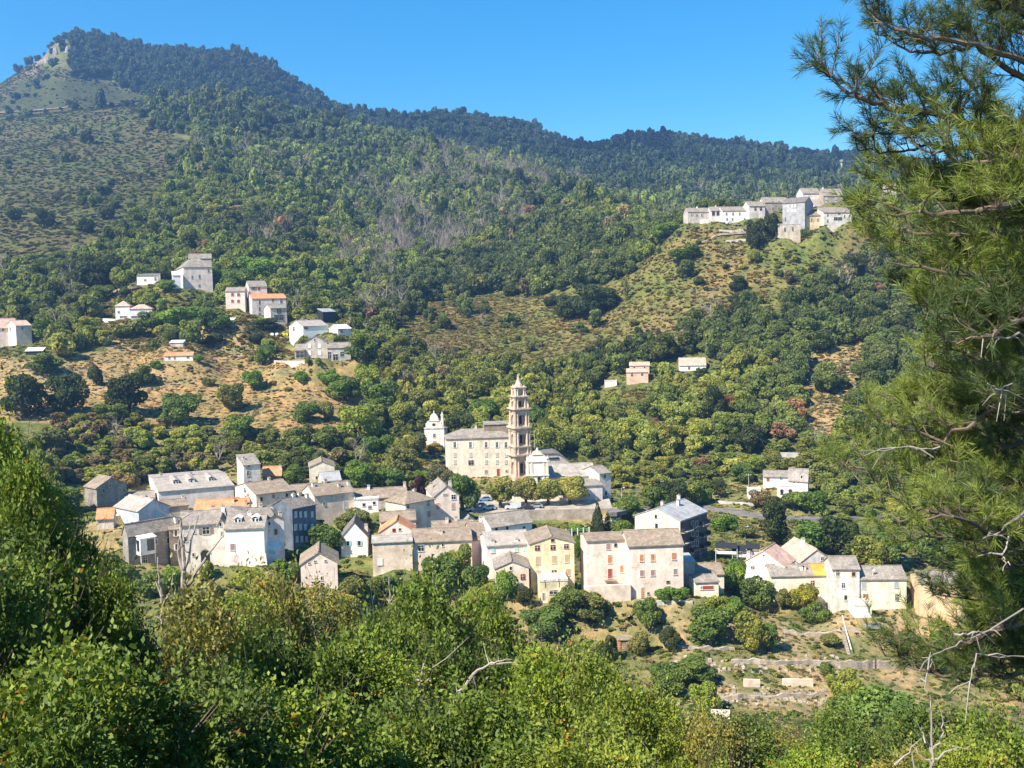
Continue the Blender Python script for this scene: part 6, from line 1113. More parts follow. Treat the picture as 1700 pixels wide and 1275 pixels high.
u_ = rg.uniform(0, 1, len(fx)); kind = np.zeros(len(fx), int)      # 0 tree 1 scrub 2 dead -1 none
dens = np.ones(len(fx))
for poly, v_ in ((FIELD_R, .17), (FIELD_L, .05), (FIELD_H, .16), (FIELD_S, .12), (FIELD_P, .1)):
    m = inpoly(wx, wy, poly) & (fy < 1000); dens[m] = v_
m = (fy > 480) & inpoly(wx+np.where(fy > 900, 22, 12)*(nz2p-.5)*2, wy+16*(nzp-.5)*2, SCRUB); dens[m] = .05; scr = m
m2 = (fy > 1100) & inpoly(wx, wy, SCREE); dens[m2] = .22
m3 = (fy > 1500) & (wx < 120) & (wy < 140); dens[m3] = .05
keep = u_ < dens
keep &= ~((fy < 400) & (fpx > 690) & (fpx < 1010)); keep &= ~((fy < 360) & (fpx > 1010) & (fpx < 1345)); keep &= ~((fy < 316) & (fpx > 100) & (fpx < 1600)); near_side = (fy < 316); hl = (fy < 400); keep &= ~((fy < np.where(fpx < 420, 318, 335)) & (fpx > 120) & (fpx < 690))
# hidden behind the crest
hz = np.full(1, -9e9); q = np.stack([fx, fy, fz-CZ], 1); ang = (fz+9-CZ)/fy
TB = np.linspace(-.75, .75, 400); order = np.argsort(fy); best = np.full(400, -9.0); vis = np.ones(len(fx), bool); bi = np.clip(((fx/fy+.75)/1.5*399).astype(int), 0, 399)
gh = ZZ; 
cum = np.maximum.accumulate((ZZ-CZ)/DD, axis=0); kk = np.interp(fy*.985, dn, np.arange(ND)).astype(int); jjx = np.clip(((fx/fy-TH[0])/(TH[1]-TH[0])).astype(int), 0, NT-1)
vis = ang > cum[kk, jjx]-.002; keep &= vis
dd2 = np.min(np.hypot(fx[:, None]-foot[None, :, 0], fy[:, None]-foot[None, :, 1])-foot[None, :, 2], axis=1); keep &= dd2 > 1.5
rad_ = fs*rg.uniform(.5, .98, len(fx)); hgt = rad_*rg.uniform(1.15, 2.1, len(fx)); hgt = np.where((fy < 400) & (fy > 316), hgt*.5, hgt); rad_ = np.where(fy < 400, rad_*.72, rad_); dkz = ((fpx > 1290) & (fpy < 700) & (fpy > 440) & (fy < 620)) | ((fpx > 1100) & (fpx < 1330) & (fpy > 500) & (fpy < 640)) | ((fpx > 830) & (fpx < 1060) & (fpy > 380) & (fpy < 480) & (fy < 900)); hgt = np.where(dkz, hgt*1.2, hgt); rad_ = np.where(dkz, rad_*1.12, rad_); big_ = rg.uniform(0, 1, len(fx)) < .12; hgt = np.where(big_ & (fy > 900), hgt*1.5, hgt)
infl = (inpoly(wx, wy, FIELD_R) | inpoly(wx, wy, FIELD_L) | inpoly(wx, wy, SCRUB)) & (rg.uniform(0, 1, len(fx)) < .82); sh_ = rg.uniform(.28, .6, len(fx)); rad_ = np.where(infl, rad_*sh_, rad_); hgt = np.where(infl, hgt*sh_*.8, hgt)
tpx, tpy = vpx(fx, fy, fz+hgt); rpx = rad_/fy*FOC
for x0, x1, y0, y1, dd in RECT: keep &= ~((fpx+rpx*.8 > x0) & (fpx-rpx*.8 < x1) & (tpy < y1) & (fpy > y0) & (fy < dd+3))
for a in PLACED:
    if a[4] > 360: keep &= ~((np.abs(fpx-a[0]) < a[3]*.45) & (np.abs(fy-a[4]) < 9))
dead = np.zeros(len(fx), bool)
for cx, cy, rx, ry, dp in DEADZ: dead |= (((wx-cx)/rx)**2+((wy-cy)/ry)**2 < 1) & (rg.uniform(0, 1, len(fx)) < dp)
dead |= rg.uniform(0, 1, len(fx)) < .012; dead &= keep & (fy < 1500)
# tree colours by where they grow; ridge shadow and far haze painted in
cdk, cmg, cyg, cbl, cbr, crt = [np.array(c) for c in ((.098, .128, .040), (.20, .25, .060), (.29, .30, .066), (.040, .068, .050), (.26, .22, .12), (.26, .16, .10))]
colf = mix3(cdk[None], cmg[None], (nzp-.35)*3.3)
low = np.clip((560-fy)/150, 0, 1)*np.clip((nz2p-.42)*5, 0, 1); colf = mix3(colf, cyg[None], low*.9)
edge = np.clip((nz2p-.62)*6, 0, 1)*(fy < 900); colf = mix3(colf, cyg[None], edge*.7)
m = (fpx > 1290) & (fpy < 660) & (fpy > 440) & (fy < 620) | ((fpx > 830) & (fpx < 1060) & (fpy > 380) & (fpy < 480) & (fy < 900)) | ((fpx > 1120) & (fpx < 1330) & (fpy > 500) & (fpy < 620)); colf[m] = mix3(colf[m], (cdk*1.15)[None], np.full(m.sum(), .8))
f_ = np.clip((fy-1250)/450, 0, 1); colf = mix3(colf, cbl[None], f_*.85)  # far crowns pulled towards dark blue, haze put into their colour
m = (fpx > 500) & (fpx < 830) & (fpy > 580) & (fpy < 720); colf[m] = mix3(colf[m], cyg[None], np.full(m.sum(), .35))
m = (rg.uniform(0, 1, len(fx)) < .022) & (fy < 1200); colf[m] = cbr
m = (rg.uniform(0, 1, len(fx)) < .006) & (fy < 1200); colf[m] = crt
m = (fpx > 935) & (fpx < 1112) & (fpy < 266) & (fy > 1400); colf[m] = (.016, .028, .020)  # crowns coloured near black as a painted shadow on the far ridge
m = (fy < 420) & (fpx < 400) & (fpx > 60) & (rg.uniform(0, 1, len(fx)) < .3); colf[m] = (.20, .16, .085)
colf *= rg.uniform(.62, 1.38, (len(fx), 1))
K = np.where(keep & ~dead)[0]; KD = np.where(dead)[0]
# the individuals: those that show largest
size_px = rpx[K]*(hgt[K]/fy[K]*FOC); inframe = (fpx[K] > -10) & (fpx[K] < 1500) & (fpy[K] > 60)
NBUSH = sum(1 for t in V_ if t[4] == 'bush'); NTREE = len(PLACED)-NBUSH
ordk = K[np.argsort(-size_px*inframe)]; IND = ordk[:252-NTREE-16]; REST = np.setdiff1d(K, IND)
LAND = [(721, 710, 'the white chapel'), (795, 700, 'the convent roof'), (864, 640, 'the bell tower'), (1060, 620, 'the salmon house'), (1150, 605, 'the salmon roofed white house'), (1275, 700, 'the dome shaped tree'), (1320, 760, 'the long concrete wall'), (560, 580, 'the hamlet barn'), (640, 680, 'the dry terraces'), (420, 480, 'the tall hamlet house'), (1100, 760, 'the roadside pole'), (1000, 700, 'the choir block'), (1400, 650, 'the pine boughs'), (300, 760, 'the dormer building'), (100, 740, 'the leafy crown')]
def shade(c):
    g = c[1]; 
    return 'rusty' if c[0] > c[1]*1.4 else 'brownish' if c[0] > c[1] else 'yellow green' if c[0] > .8*c[1] else 'dark green' if g < .06 else 'mid green'
seen = {}
ADJ = ['tall', 'broad', 'bushy', 'round', 'ragged', 'slim', 'dense', 'loose', 'low', 'leaning']
for i in IND:
    x, y = fpx[i], fpy[i]; l = min(LAND, key=lambda q: (q[0]-x)**2+(q[1]-y)**2); dx, dy = x-l[0], y-l[1]
    rel = ('above' if dy < -30 else 'below' if dy > 30 else 'beside')+(' and left of' if dx < -25 else ' and right of' if dx > 25 else '')
    big = ADJ[(int(rad_[i]*10)+int(hgt[i]*7)) % len(ADJ)]; lb = f'{big} {shade(colf[i])} wood tree {rel} {l[2]}'
    n_ = seen.get(lb, 0); seen[lb] = n_+1
    if n_: lb += [', next along', ', upslope', ', third', ', fourth', ', fifth', ', sixth'][min(n_-1, 5)]
    key = ('round%d' % TR.randrange(4)) if TR.random() < .8 else 'tall%d' % TR.randrange(2)
    tree('tree', (fx[i], fy[i], fz[i]-.3), rad_[i]*1.05, hgt[i]*1.1, key, tuple(np.clip(colf[i], 0, 1)), lb, group='trees on the near wooded slope', rnd=TR)
# ---- geometry-node scatter for what nobody could count
def scatter(name, idx, xs, ys, zs, sc, cols_, kinds, protos, mat, label, cat, lean=0.0):
    n = len(xs); me = bpy.data.meshes.new(name); me.vertices.add(n); me.vertices.foreach_set('co', np.stack([xs, ys, zs], 1).astype(np.float32).ravel())
    def at(nm, ty, arr): a = me.attributes.new(nm, ty, 'POINT'); a.data.foreach_set({'FLOAT': 'value', 'INT': 'value', 'FLOAT_VECTOR': 'vector', 'FLOAT_COLOR': 'color'}[ty], np.asarray(arr, np.int32 if ty == 'INT' else np.float32).ravel())
    at('scl', 'FLOAT_VECTOR', sc); at('rot', 'FLOAT_VECTOR', np.stack([rg.normal(0, lean, n), rg.normal(0, lean, n), rg.uniform(0, 6.28, n)], 1)); at('tcol', 'FLOAT_COLOR', np.concatenate([cols_, np.ones((n, 1))], 1)); at('kind', 'INT', kinds)
    o = link(name, me); tag(o, label, cat, kind='stuff')
    g = bpy.data.node_groups.new(name, 'GeometryNodeTree'); g.interface.new_socket('Geometry', in_out='INPUT', socket_type='NodeSocketGeometry'); g.interface.new_socket('Geometry', in_out='OUTPUT', socket_type='NodeSocketGeometry')
    N = g.nodes; gi = N.new('NodeGroupInput'); go = N.new('NodeGroupOutput'); jn = N.new('GeometryNodeJoinGeometry')
    def named(nm, dt): a = N.new('GeometryNodeInputNamedAttribute'); a.data_type = dt; a.inputs['Name'].default_value = nm; return [s for s in a.outputs if s.enabled][0]
    sr, rr2, kr = named('scl', 'FLOAT_VECTOR'), named('rot', 'FLOAT_VECTOR'), named('kind', 'INT')
    for k, po in enumerate(protos):
        oi = N.new('GeometryNodeObjectInfo'); oi.transform_space = 'ORIGINAL'; oi.inputs['Object'].default_value = po
        sm = N.new('GeometryNodeSetMaterial'); sm.inputs['Material'].default_value = mat; g.links.new(oi.outputs['Geometry'], sm.inputs['Geometry'])
        cp = N.new('FunctionNodeCompare'); cp.data_type = 'INT'; cp.operation = 'EQUAL'; g.links.new(kr, [s for s in cp.inputs if s.type == 'INT'][0]); [s for s in cp.inputs if s.type == 'INT'][1].default_value = k
        ip = N.new('GeometryNodeInstanceOnPoints'); g.links.new(gi.outputs[0], ip.inputs['Points']); g.links.new(cp.outputs[0], ip.inputs['Selection']); g.links.new(sm.outputs[0], ip.inputs['Instance']); g.links.new(rr2, ip.inputs['Rotation']); g.links.new(sr, ip.inputs['Scale']); g.links.new(ip.outputs[0], jn.inputs[0])
    g.links.new(jn.outputs[0], go.inputs[0]); md = o.modifiers.new('scatter', 'NODES'); md.node_group = g; return o
# crowns to copy for the far wood: real trees of the scene lend their crowns (their own meshes stand in view too)
def lend(key, px, py, label, Rr=3.2, Hh=6.0, colr=MG, d0=380):
    p = hit(px, py, d0); H = tree('tree', p, Rr, Hh, key, colr, label, group='trees on the near wooded slope', rnd=TR); return [c for c in H.children if c.name.startswith('crown')][0]
MIDP = [lend('mid%d' % k, px, py, lb, colr=c_) for k, (px, py, lb, c_) in enumerate(((655, 610, 'small rounded tree left of the wood above the chapel', MG), (930, 640, 'rounded green tree right of the spire tip', MG), (1120, 690, 'rounded tree in the wood left of the rusty tree', OL), (980, 590, 'rounded tree high in the wood under the field', DK)))]
MIDP.append(lend('midtall', 760, 600, 'slender tree in the wood above the chapel', colr=DK, Hh=8))
LOP = [lend('lo%d' % k, px, py, lb, colr=c_) for k, (px, py, lb, c_) in enumerate(((700, 585, 'small coarse crowned tree at the wood edge above the chapel', MG), (880, 585, 'small coarse crowned tree under the bracken field', OL), (1060, 560, 'small coarse crowned tree at the right field edge', DK)))]
m = bare(5, 5, 5, 1.0, wid=.05); BM = mesh_of(m, 'branches', deadbark); m = bare(9, 4, 5, 1.2, wid=.05); BM2 = mesh_of(m, 'branches', deadbark)
DEADP = []
for k, (px, py, lb) in enumerate(((727, 640, 'leafless pale tree in the wood above the chapel'), (790, 600, 'bare whitish tree in the wood left of the spire'))):
    p = hit(px, py, 380); H = empty('dead_tree', tuple(p), 0, lb, 'dead tree', 'dead trees of the wood'); b_ = link('branches', (BM, BM2)[k], H); b_.scale = (3.6,)*3; DEADP.append(b_)
    mt = MB(); mt.tube([(0, 0, -1), (0, 0, .4)], [.22, .18], 6); mt.build('trunk', deadbark, H)
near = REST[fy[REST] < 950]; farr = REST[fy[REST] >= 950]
def fsc(i, k, base=1.75): return np.stack([rad_[i]*k, rad_[i]*k*rg.uniform(.85, 1.15, len(i)), hgt[i]*k*1.12/base], 1)
kn = rg.integers(0, 5, len(near)); s_ = fsc(near, 1.08); s_[kn == 4, 2] *= .8; s_[kn == 4, :2] *= .85
scatter('wood', near, fx[near], fy[near], fz[near]-.3, s_, np.clip(colf[near], 0, 1), kn, MIDP, LI, 'mixed green wood covering the slopes behind the village', 'woodland')
kf = rg.integers(0, 3, len(farr))
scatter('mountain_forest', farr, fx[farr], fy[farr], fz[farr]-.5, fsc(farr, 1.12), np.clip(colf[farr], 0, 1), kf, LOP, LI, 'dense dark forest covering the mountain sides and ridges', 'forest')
kd = rg.integers(0, 2, len(KD)); sd = rad_[KD]*rg.uniform(.9, 1.4, len(KD)); DGR = wallmat('grey_branches', (.34, .29, .235), dirt=.3)
scatter('dead_wood', KD, fx[KD], fy[KD], fz[KD]-.3, np.stack([sd*1.1, sd*1.1, sd*1.15], 1), colf[KD], kd, DEADP, DGR, 'grey leafless trees scattered through the forest', 'dead trees', .08)
# twiggy grey-brown haze of fine dead twigs round them: thin crowns
dz = KD[rg.uniform(0, 1, len(KD)) < .75]; c_ = np.tile(np.array([[.21, .165, .12]]), (len(dz), 1))*rg.uniform(.75, 1.25, (len(dz), 1))
scatter('dry_thicket', dz, fx[dz]+2, fy[dz]+1, fz[dz]-.5, np.stack([rad_[dz]*.75, rad_[dz]*.75, hgt[dz]*.33], 1), c_, rg.integers(0, 3, len(dz)), LOP, LI, 'grey brown dry thickets among the dead trees', 'thicket')
# scrub and bracken
def cover(name, n, dmin, dmax, test, cfun, size, protos, label, cat, seed, zoff=-.15, gap=2.0):
    r = np.random.default_rng(seed); y = np.sqrt(r.uniform(dmin**2, dmax**2, n)); x = y*r.uniform(-.62, .60, n); z = terr(x, y); px, py = vpx(x, y, z)
    k = test(px+24*fbm(x, y, 30, 3, 61), py+14*fbm(x, y, 25, 3, 62), x, y)
    kk_ = np.interp(y*.985, dn, np.arange(ND)).astype(int); jx = np.clip(((x/y-TH[0])/(TH[1]-TH[0])).astype(int), 0, NT-1); k &= (z+2-CZ)/y > cum[kk_, jx]-.002
    idx = np.where(k)[0]
    dmin_ = np.full(len(idx), 99.)
    for f in foot: dmin_ = np.minimum(dmin_, np.hypot(x[idx]-f[0], y[idx]-f[1])-f[2]+1.2)
    idx = idx[dmin_ > gap-1.6]
    x, y, z, px, py = x[idx], y[idx], z[idx], px[idx], py[idx]; s = size[0]+(size[1]-size[0])*r.uniform(0, 1, len(x))**2
    sc = np.stack([s, s*r.uniform(.8, 1.2, len(x)), s*r.uniform(.35, .75, len(x))], 1)
    return scatter(name, None, x, y, z+zoff, sc, cfun(px, py, x, y, r), r.integers(0, len(protos), len(x)), protos, LI, label, cat)
p = hit(455, 640); Ht = empty('bush', tuple(p), 0, 'small tawny bush alone near the middle of the dry terraces', 'bush', 'garden and field bushes'); c = link('foliage', PR['tuft'], Ht); c.scale = (2.2, 2.2, 2); c.color = (.2, .14, .05, 1); TUFT = [c]; mt = MB(); mt.tube([(0, 0, -.3), (0, 0, .8)], [.08, .04], 5); mt.build('stem', bark, Ht)
def pick(r, n, opts): k = r.choice(len(opts), n, p=[o[1] for o in opts]); return np.array([o[0] for o in opts])[k]*r.uniform(.7, 1.3, (n, 1))
inF = lambda *P_: (lambda px, py, x, y: np.logical_or.reduce([inpoly(px, py, q) for q in P_]))
cover('bracken', 90000, 385, 700, inF(FIELD_L, FIELD_S), lambda px, py, x, y, r: pick(r, len(px), [((.33, .225, .10), .42), ((.25, .20, .08), .2), ((.38, .30, .18), .28), ((.14, .165, .05), .1)]), (.4, 1.4), TUFT, 'golden brown bracken and dry grass on the terraces', 'bracken', 1)
cover('field_scrub', 110000, 385, 800, inF(FIELD_R, FIELD_P, FIELD_H), lambda px, py, x, y, r: pick(r, len(px), [((.26, .17, .075), .32), ((.25, .23, .06), .30), ((.19, .215, .055), .22), ((.32, .24, .13), .16)]), (.6, 2.2), TUFT, 'ochre and green bracken scrub of the upper field', 'scrub', 2)
cover('maquis', 150000, 480, 2300, lambda px, py, x, y: inpoly(px, py, SCRUB) & ~(inpoly(px, py, GREENHILL) & (y > 1000)), lambda px, py, x, y, r: pick(r, len(px), [((.125, .13, .048), .46), ((.10, .112, .04), .2), ((.165, .125, .07), .18), ((.15, .155, .05), .16)]), (1.2, 3.6), TUFT, 'low brown and green maquis on the mountain flank', 'scrub', 3)
cover('green_heath', 16000, 1000, 2300, inF(GREENHILL), lambda px, py, x, y, r: pick(r, len(px), [((.085, .098, .034), .6), ((.07, .08, .028), .4)]), (1.5, 3.6), TUFT, 'smooth green heath of the upper shoulder', 'heath', 4)
cover('undergrowth', 160000, 55, 640, lambda px, py, x, y: (px > -900) & (px < 2600) & ~inpoly(px, py, FIELD_L) & ~inpoly(px, py, FIELD_R) & ~((y > 180) & (y < 300) & inpoly(px, py, GARDEN) & (fbm(x, y, 9, 3, 71) < .08)) & ~((y > 296) & (y < 334) & (px > 738) & (px < 1022)), lambda px, py, x, y, r: pick(r, len(px), [((.13, .18, .04), .42), ((.22, .23, .06), .25), ((.27, .21, .11), .2), ((.08, .10, .03), .13)]), (.35, 1.5), TUFT, 'green undergrowth and hedges filling gaps between houses and trees', 'undergrowth', 5, gap=2.6)
cover('garden_grass', 30000, 176, 300, lambda px, py, x, y: inpoly(px, py, GARDEN), lambda px, py, x, y, r: pick(r, len(px), [((.26, .20, .11), .34), ((.18, .18, .06), .33), ((.11, .15, .038), .33)]), (.15, .8), TUFT, 'dry and green grass tussocks of the garden terraces', 'grass', 6, zoff=-.05)
# ---------------------------------------------------------------- near trees on the camera's own slope
def sprig_crown(seed, n, per, leaf, length, lobes=16, shape='round', wid=.42):
    """leaves set along short twigs that point out of the lobes"""
    rng = np.random.default_rng(seed); V, F_, t = crown(seed, n, .01, lobes, shape, .28); cen = V.reshape(-1, 4, 3).mean(1); n = len(cen)
    ctr = np.array([0, 0, .7]); d = cen-ctr; d /= np.linalg.norm(d, axis=1, keepdims=True); d = d+rng.normal(0, .6, d.shape); d[:, 2] += .25; d /= np.linalg.norm(d, axis=1, keepdims=True)
    side = np.cross(d, rng.normal(size=(n, 3))); side /= np.linalg.norm(side, axis=1, keepdims=True); upn = np.cross(side, d)
    rust_ = rng.uniform(0, 1, n) < .012
    Vs, Ts = [], []
    L_ = length*rng.uniform(.6, 1.3, (n, 1)); out_ = rng.uniform(0, 1, n) < .09; L_[out_] *= 2.4; d[out_, 2] += .6; d /= np.linalg.norm(d, axis=1, keepdims=True)
    for k in range(per):
        s_ = 1 if k % 2 else -1; a = (k+.5)/per; base = cen+d*L_*a+rng.normal(0, leaf*.12, (n, 3)); ld = d*.5+side*s_*.9*(1 if k < per-1 else .1)+rng.normal(0, .3, (n, 3)); ld[:, 2] -= .15; ld /= np.linalg.norm(ld, axis=1, keepdims=True)
        nn = upn+rng.normal(0, .4, (n, 3)); w_ = np.cross(ld, nn); w_ /= np.linalg.norm(w_, axis=1, keepdims=True); nn = np.cross(w_, ld); sz = leaf*rng.uniform(.7, 1.25, (n, 1))
        tip = base+ld*sz; mid = base+ld*sz*.42+nn*sz*.1; Vs.append(np.stack([base, mid+w_*sz*wid/1.6, tip-nn*sz*.05, mid-w_*sz*wid/1.6], 1)); Ts.append(np.where(rust_, 1.0, np.clip(t[:n]+rng.normal(0, .16, n), 0, .93)))
    V = np.concatenate(Vs).reshape(-1, 3); return V, np.arange(len(V)).reshape(-1, 4), np.concatenate(Ts)
LN = leafmat('near_leaves', 'object', .26, rough=.55, spec=.2)
for k in range(3): V, F_, t = sprig_crown(80+k, 2000, 7, .055, .17, 13, 'round'); PR['near%d' % k] = np_mesh('crown_near', V, F_, LN, tint=t)
for k in range(2): V, F_, t = sprig_crown(90+k, 1800, 6, .048, .12, 18, 'tall'); PR['fine%d' % k] = np_mesh('crown_fine', V, F_, LN, tint=t)
V, F_, t = sprig_crown(95, 3000, 7, .044, .15, 22, 'bush', .5); PR['bushn'] = np_mesh('crown_bush', V, F_, LN, tint=t)
def ground(x, y): return float(terr(x, y))
def twigs(seed):
    r = random.Random(seed); m = MB()
    for k in range(9):
        a = r.uniform(0, 6.28); p = Vector((.02*math.cos(a), .02*math.sin(a), .0)); d = Vector((math.cos(a)*.5, math.sin(a)*.5, 1)).normalized(); pts = [p]; rs = [.035]
        for q in range(5):
            d = (d+Vector((r.gauss(0, .22), r.gauss(0, .22), r.gauss(.08, .1)))).normalized(); p = p+d*.3; pts.append(p); rs.append(.035*(1-(q+1)/5.6))
            b_ = (d+Vector((r.gauss(0, .7), r.gauss(0, .7), .2))).normalized(); m.tube([p, p+b_*.16, p+b_*.34+Vector((0, 0, .03))], [rs[-1]*.6, rs[-1]*.35, .003], 4)
        m.tube(pts, rs, 5)
    return mesh_of(m, 'limbs', bark)
TW_ = [twigs(1), twigs(2)]
NR = random.Random(5)
def near(px, top, d, R_, Hc, key, colr, label, cat='tree', name='tree', rz=None):
    pt = P(px, top, d); gz = ground(pt[0], pt[1]); base = {'near': 1.6, 'fine': 2.4, 'bush': 1.2}[key[:4]]; zc_ = pt[2]-Hc
    H = empty(name, (pt[0], pt[1], gz), NR.uniform(0, 6.28) if rz is None else rz, label, cat, 'trees on the near slope below the viewpoint' if cat == 'tree' else 'bushes on the near slope')
    c = link('crown', PR[key], H, (0, 0, zc_-gz)); c.scale = (R_, R_, Hc/base); c.color = (*colr, 1)
    l = link('limbs', NR.choice(TW_), H, (0, 0, zc_-gz)); l.scale = (R_, R_, Hc/1.6)
    m = MB(); hh = max(zc_-gz+Hc*.3, .3); m.tube([(0, 0, -.5), (NR.gauss(0, .1), NR.gauss(0, .1), hh*.5), (0, 0, hh)], [.05*R_+.05, .045*R_+.03, .03*R_+.02], 8); m.build('trunk', bark, H)
    return H
g1 = (.120, .175, .034); g2 = (.085, .130, .030); g3 = (.165, .215, .040); g4 = (.20, .20, .060); g5 = (.16, .225, .036)
NT_ = [
 (-45, 712, 15.5, 1.25, 3.6, 'near0', g3, 'sunlit leafy crown at the very left edge, topmost of the near trees'), (22, 770, 15, .9, 3.0, 'near1', g1, 'leafy crown one step right of the topmost left edge crown'), (82, 805, 16, .7, 2.6, 'fine0', g3, 'narrow light crown left of the rubble house'), (128, 862, 16.5, .65, 2.4, 'near2', g1, 'small crown left of the orange patched roof'), (178, 905, 17.5, .5, 2.4, 'fine1', g3, 'light feathery crown left of the dark shaded house'), (-60, 860, 13, 1.4, 3, 'near2', g1, 'leafy crown cut by the left picture edge'),
 (40, 900, 14, 1.2, 2.6, 'near0', g2, 'shaded lower crown under the left edge trees'), (130, 965, 14.5, .95, 2.4, 'near1', g1, 'lower crown left of the short pale bare tree'), (200, 1010, 15, .7, 2.2, 'near2', g2, 'dark low crown at the foot of the short pale bare tree'),
 (60, 1085, 8.5, 1.35, 1.9, 'bushn', g1, 'broad leaved bush in the bottom left corner'), (260, 1120, 9.5, 1.3, 1.7, 'bushn', g2, 'low bush right of the bottom left corner bush'), (-40, 960, 10, 1.2, 2.6, 'near1', g2, 'dark leafy bush at the left edge under the tree'), (430, 1150, 10.5, 1.3, 1.8, 'bushn', g5, 'bright serrated bush at the bottom left of centre'),
 (330, 1010, 24, 2.0, 4.6, 'near0', g4, 'mixed green and rusty tree behind the bare forked trunk'), (400, 965, 30, 2.0, 5.5, 'fine1', g3, 'yellow green tree top below the big white house'), (470, 975, 32, 2.2, 6, 'near1', g4, 'loose tree top left of the gable barn foot'), (545, 962, 34, 2.3, 6.5, 'fine0', g4, 'feathery tree top under the beige gable barn'), (610, 985, 32, 2.2, 6, 'near2', g1, 'green tree top below the blank beige house'), (690, 990, 34, 2.6, 6.5, 'near0', g1, 'full green tree top in the middle of the near wood'), (760, 1005, 36, 2.3, 6, 'fine1', g4, 'sparse tree top above the bleached arching branch'),
 (820, 1000, 42, 2.6, 7, 'near1', g1, 'green tree top left of the little stone gable yard'), (890, 1025, 44, 2.6, 7, 'near2', g4, 'tree top under the vine terrace'), (955, 1060, 46, 2.5, 7, 'fine0', g1, 'tree top left of the orange door cabin'), (380, 1060, 18, 1.6, 3.6, 'near2', g1, 'leafy mass left of centre below the feathery tops'), (480, 1065, 19, 1.7, 3.6, 'near0', g2, 'dark green mass in the lower middle left'), (570, 1060, 20, 1.8, 4, 'near1', g1, 'deep green crown below the blank beige house'), (655, 1075, 19, 1.7, 3.4, 'fine1', g5, 'bright slender crown at lower centre'),
 (760, 1075, 24, 1.9, 3.8, 'near0', g2, 'dark crown behind the bleached branch'), (850, 1085, 25, 2.1, 4.2, 'near2', g1, 'crown right of the bleached branch'), (920, 1100, 22, 1.6, 3.6, 'near1', g5, 'bright crown at lower right of centre'), (1010, 1118, 19, 1.35, 3.2, 'near0', g3, 'yellow green sunlit crown at the bottom right of centre'), (1080, 1150, 18, 1.1, 2.6, 'near1', g3, 'smaller sunlit crown beside the yellow green one'), (560, 1175, 12, 1.3, 1.8, 'near2', g1, 'leafy bush at the bottom centre'), (700, 1165, 13, 1.4, 2.2, 'bushn', g2, 'dark bush at the bottom centre right'), (840, 1180, 13, 1.4, 2.0, 'near0', g1, 'green bush between centre and the sunlit crown'), (960, 1215, 12, 1.2, 1.6, 'bushn', g3, 'yellowish bush under the sunlit crown'),
 (1160, 1196, 48, 3.0, 5, 'bushn', g4, 'olive scrub mound left at the terrace foot'), (1240, 1196, 52, 3.2, 5, 'near1', g2, 'scrub mound below the terraces'), (1325, 1194, 54, 3.2, 5, 'near2', g4, 'olive scrub mound before the huge rounded bush'), (1400, 1198, 48, 3.0, 5, 'near0', g1, 'scrub mound left of the white bare tree'), (1490, 1205, 46, 3.0, 5, 'bushn', g2, 'scrub mound behind the white bare tree'), (1590, 1190, 40, 3.0, 5, 'near1', g2, 'dark scrub mound under the pine'), (1690, 1150, 30, 2.6, 5, 'near2', g1, 'bright scrub at the right edge'), (1230, 1250, 22, 1.5, 2.4, 'near2', g1, 'leafy scrub at the bottom edge right of centre'), (1370, 1250, 22, 1.6, 2.4, 'bushn', g5, 'bright scrub at the bottom edge under the terraces'), (1500, 1255, 20, 1.5, 2.4, 'near0', g4, 'scrub around the white bare tree foot'), (1630, 1235, 18, 1.4, 2.4, 'bushn', g3, 'yellow green scrub in the bottom right corner')]
for t in NT_: near(*t, cat='bush' if t[5] == 'bushn' or 'bush' in t[7] or 'scrub' in t[7] else 'tree', name='bush' if t[5] == 'bushn' or 'bush' in t[7] or 'scrub' in t[7] else 'tree')
# tangle of leaves under the crowns down to the slope
def under(name, spots, n, leaf, colr, label, seed):
    rng = np.random.default_rng(seed); cs, ts = [], []
    for (x0, x1, y0, y1, dens) in spots:
        k = int(n*dens); y = rng.uniform(y0, y1, k); px = rng.uniform(x0, x1, k); x = (px-850)/FOC*y*1.02; z = terr(x, y)+np.abs(rng.normal(0, 1, k))*.10*y*.5+.1; cs.append(np.stack([x, y, z], 1)); ts.append(np.clip(fbm(x, y, 2.5, 3, 5)*1.4+.5+rng.normal(0, .15, k), 0, .94))
    cen = np.concatenate(cs); nor = rng.normal(0, .5, cen.shape); nor[:, 2] += 1; nor[:, 1] -= .5; V, F_ = leaf_cloud(cen, nor, leaf, rng, 1.7); me = np_mesh(name, V, F_, LN, tint=np.concatenate(ts)); o = link(name, me); o.color = (*colr, 1); return tag(o, label, 'brambles', kind='stuff')
under('brambles', [(-300, 1900, 3.5, 12, .45), (-300, 1900, 12, 30, .55)], 60000, .10, (.06, .10, .022), 'bramble tangle covering the near slope', 3)
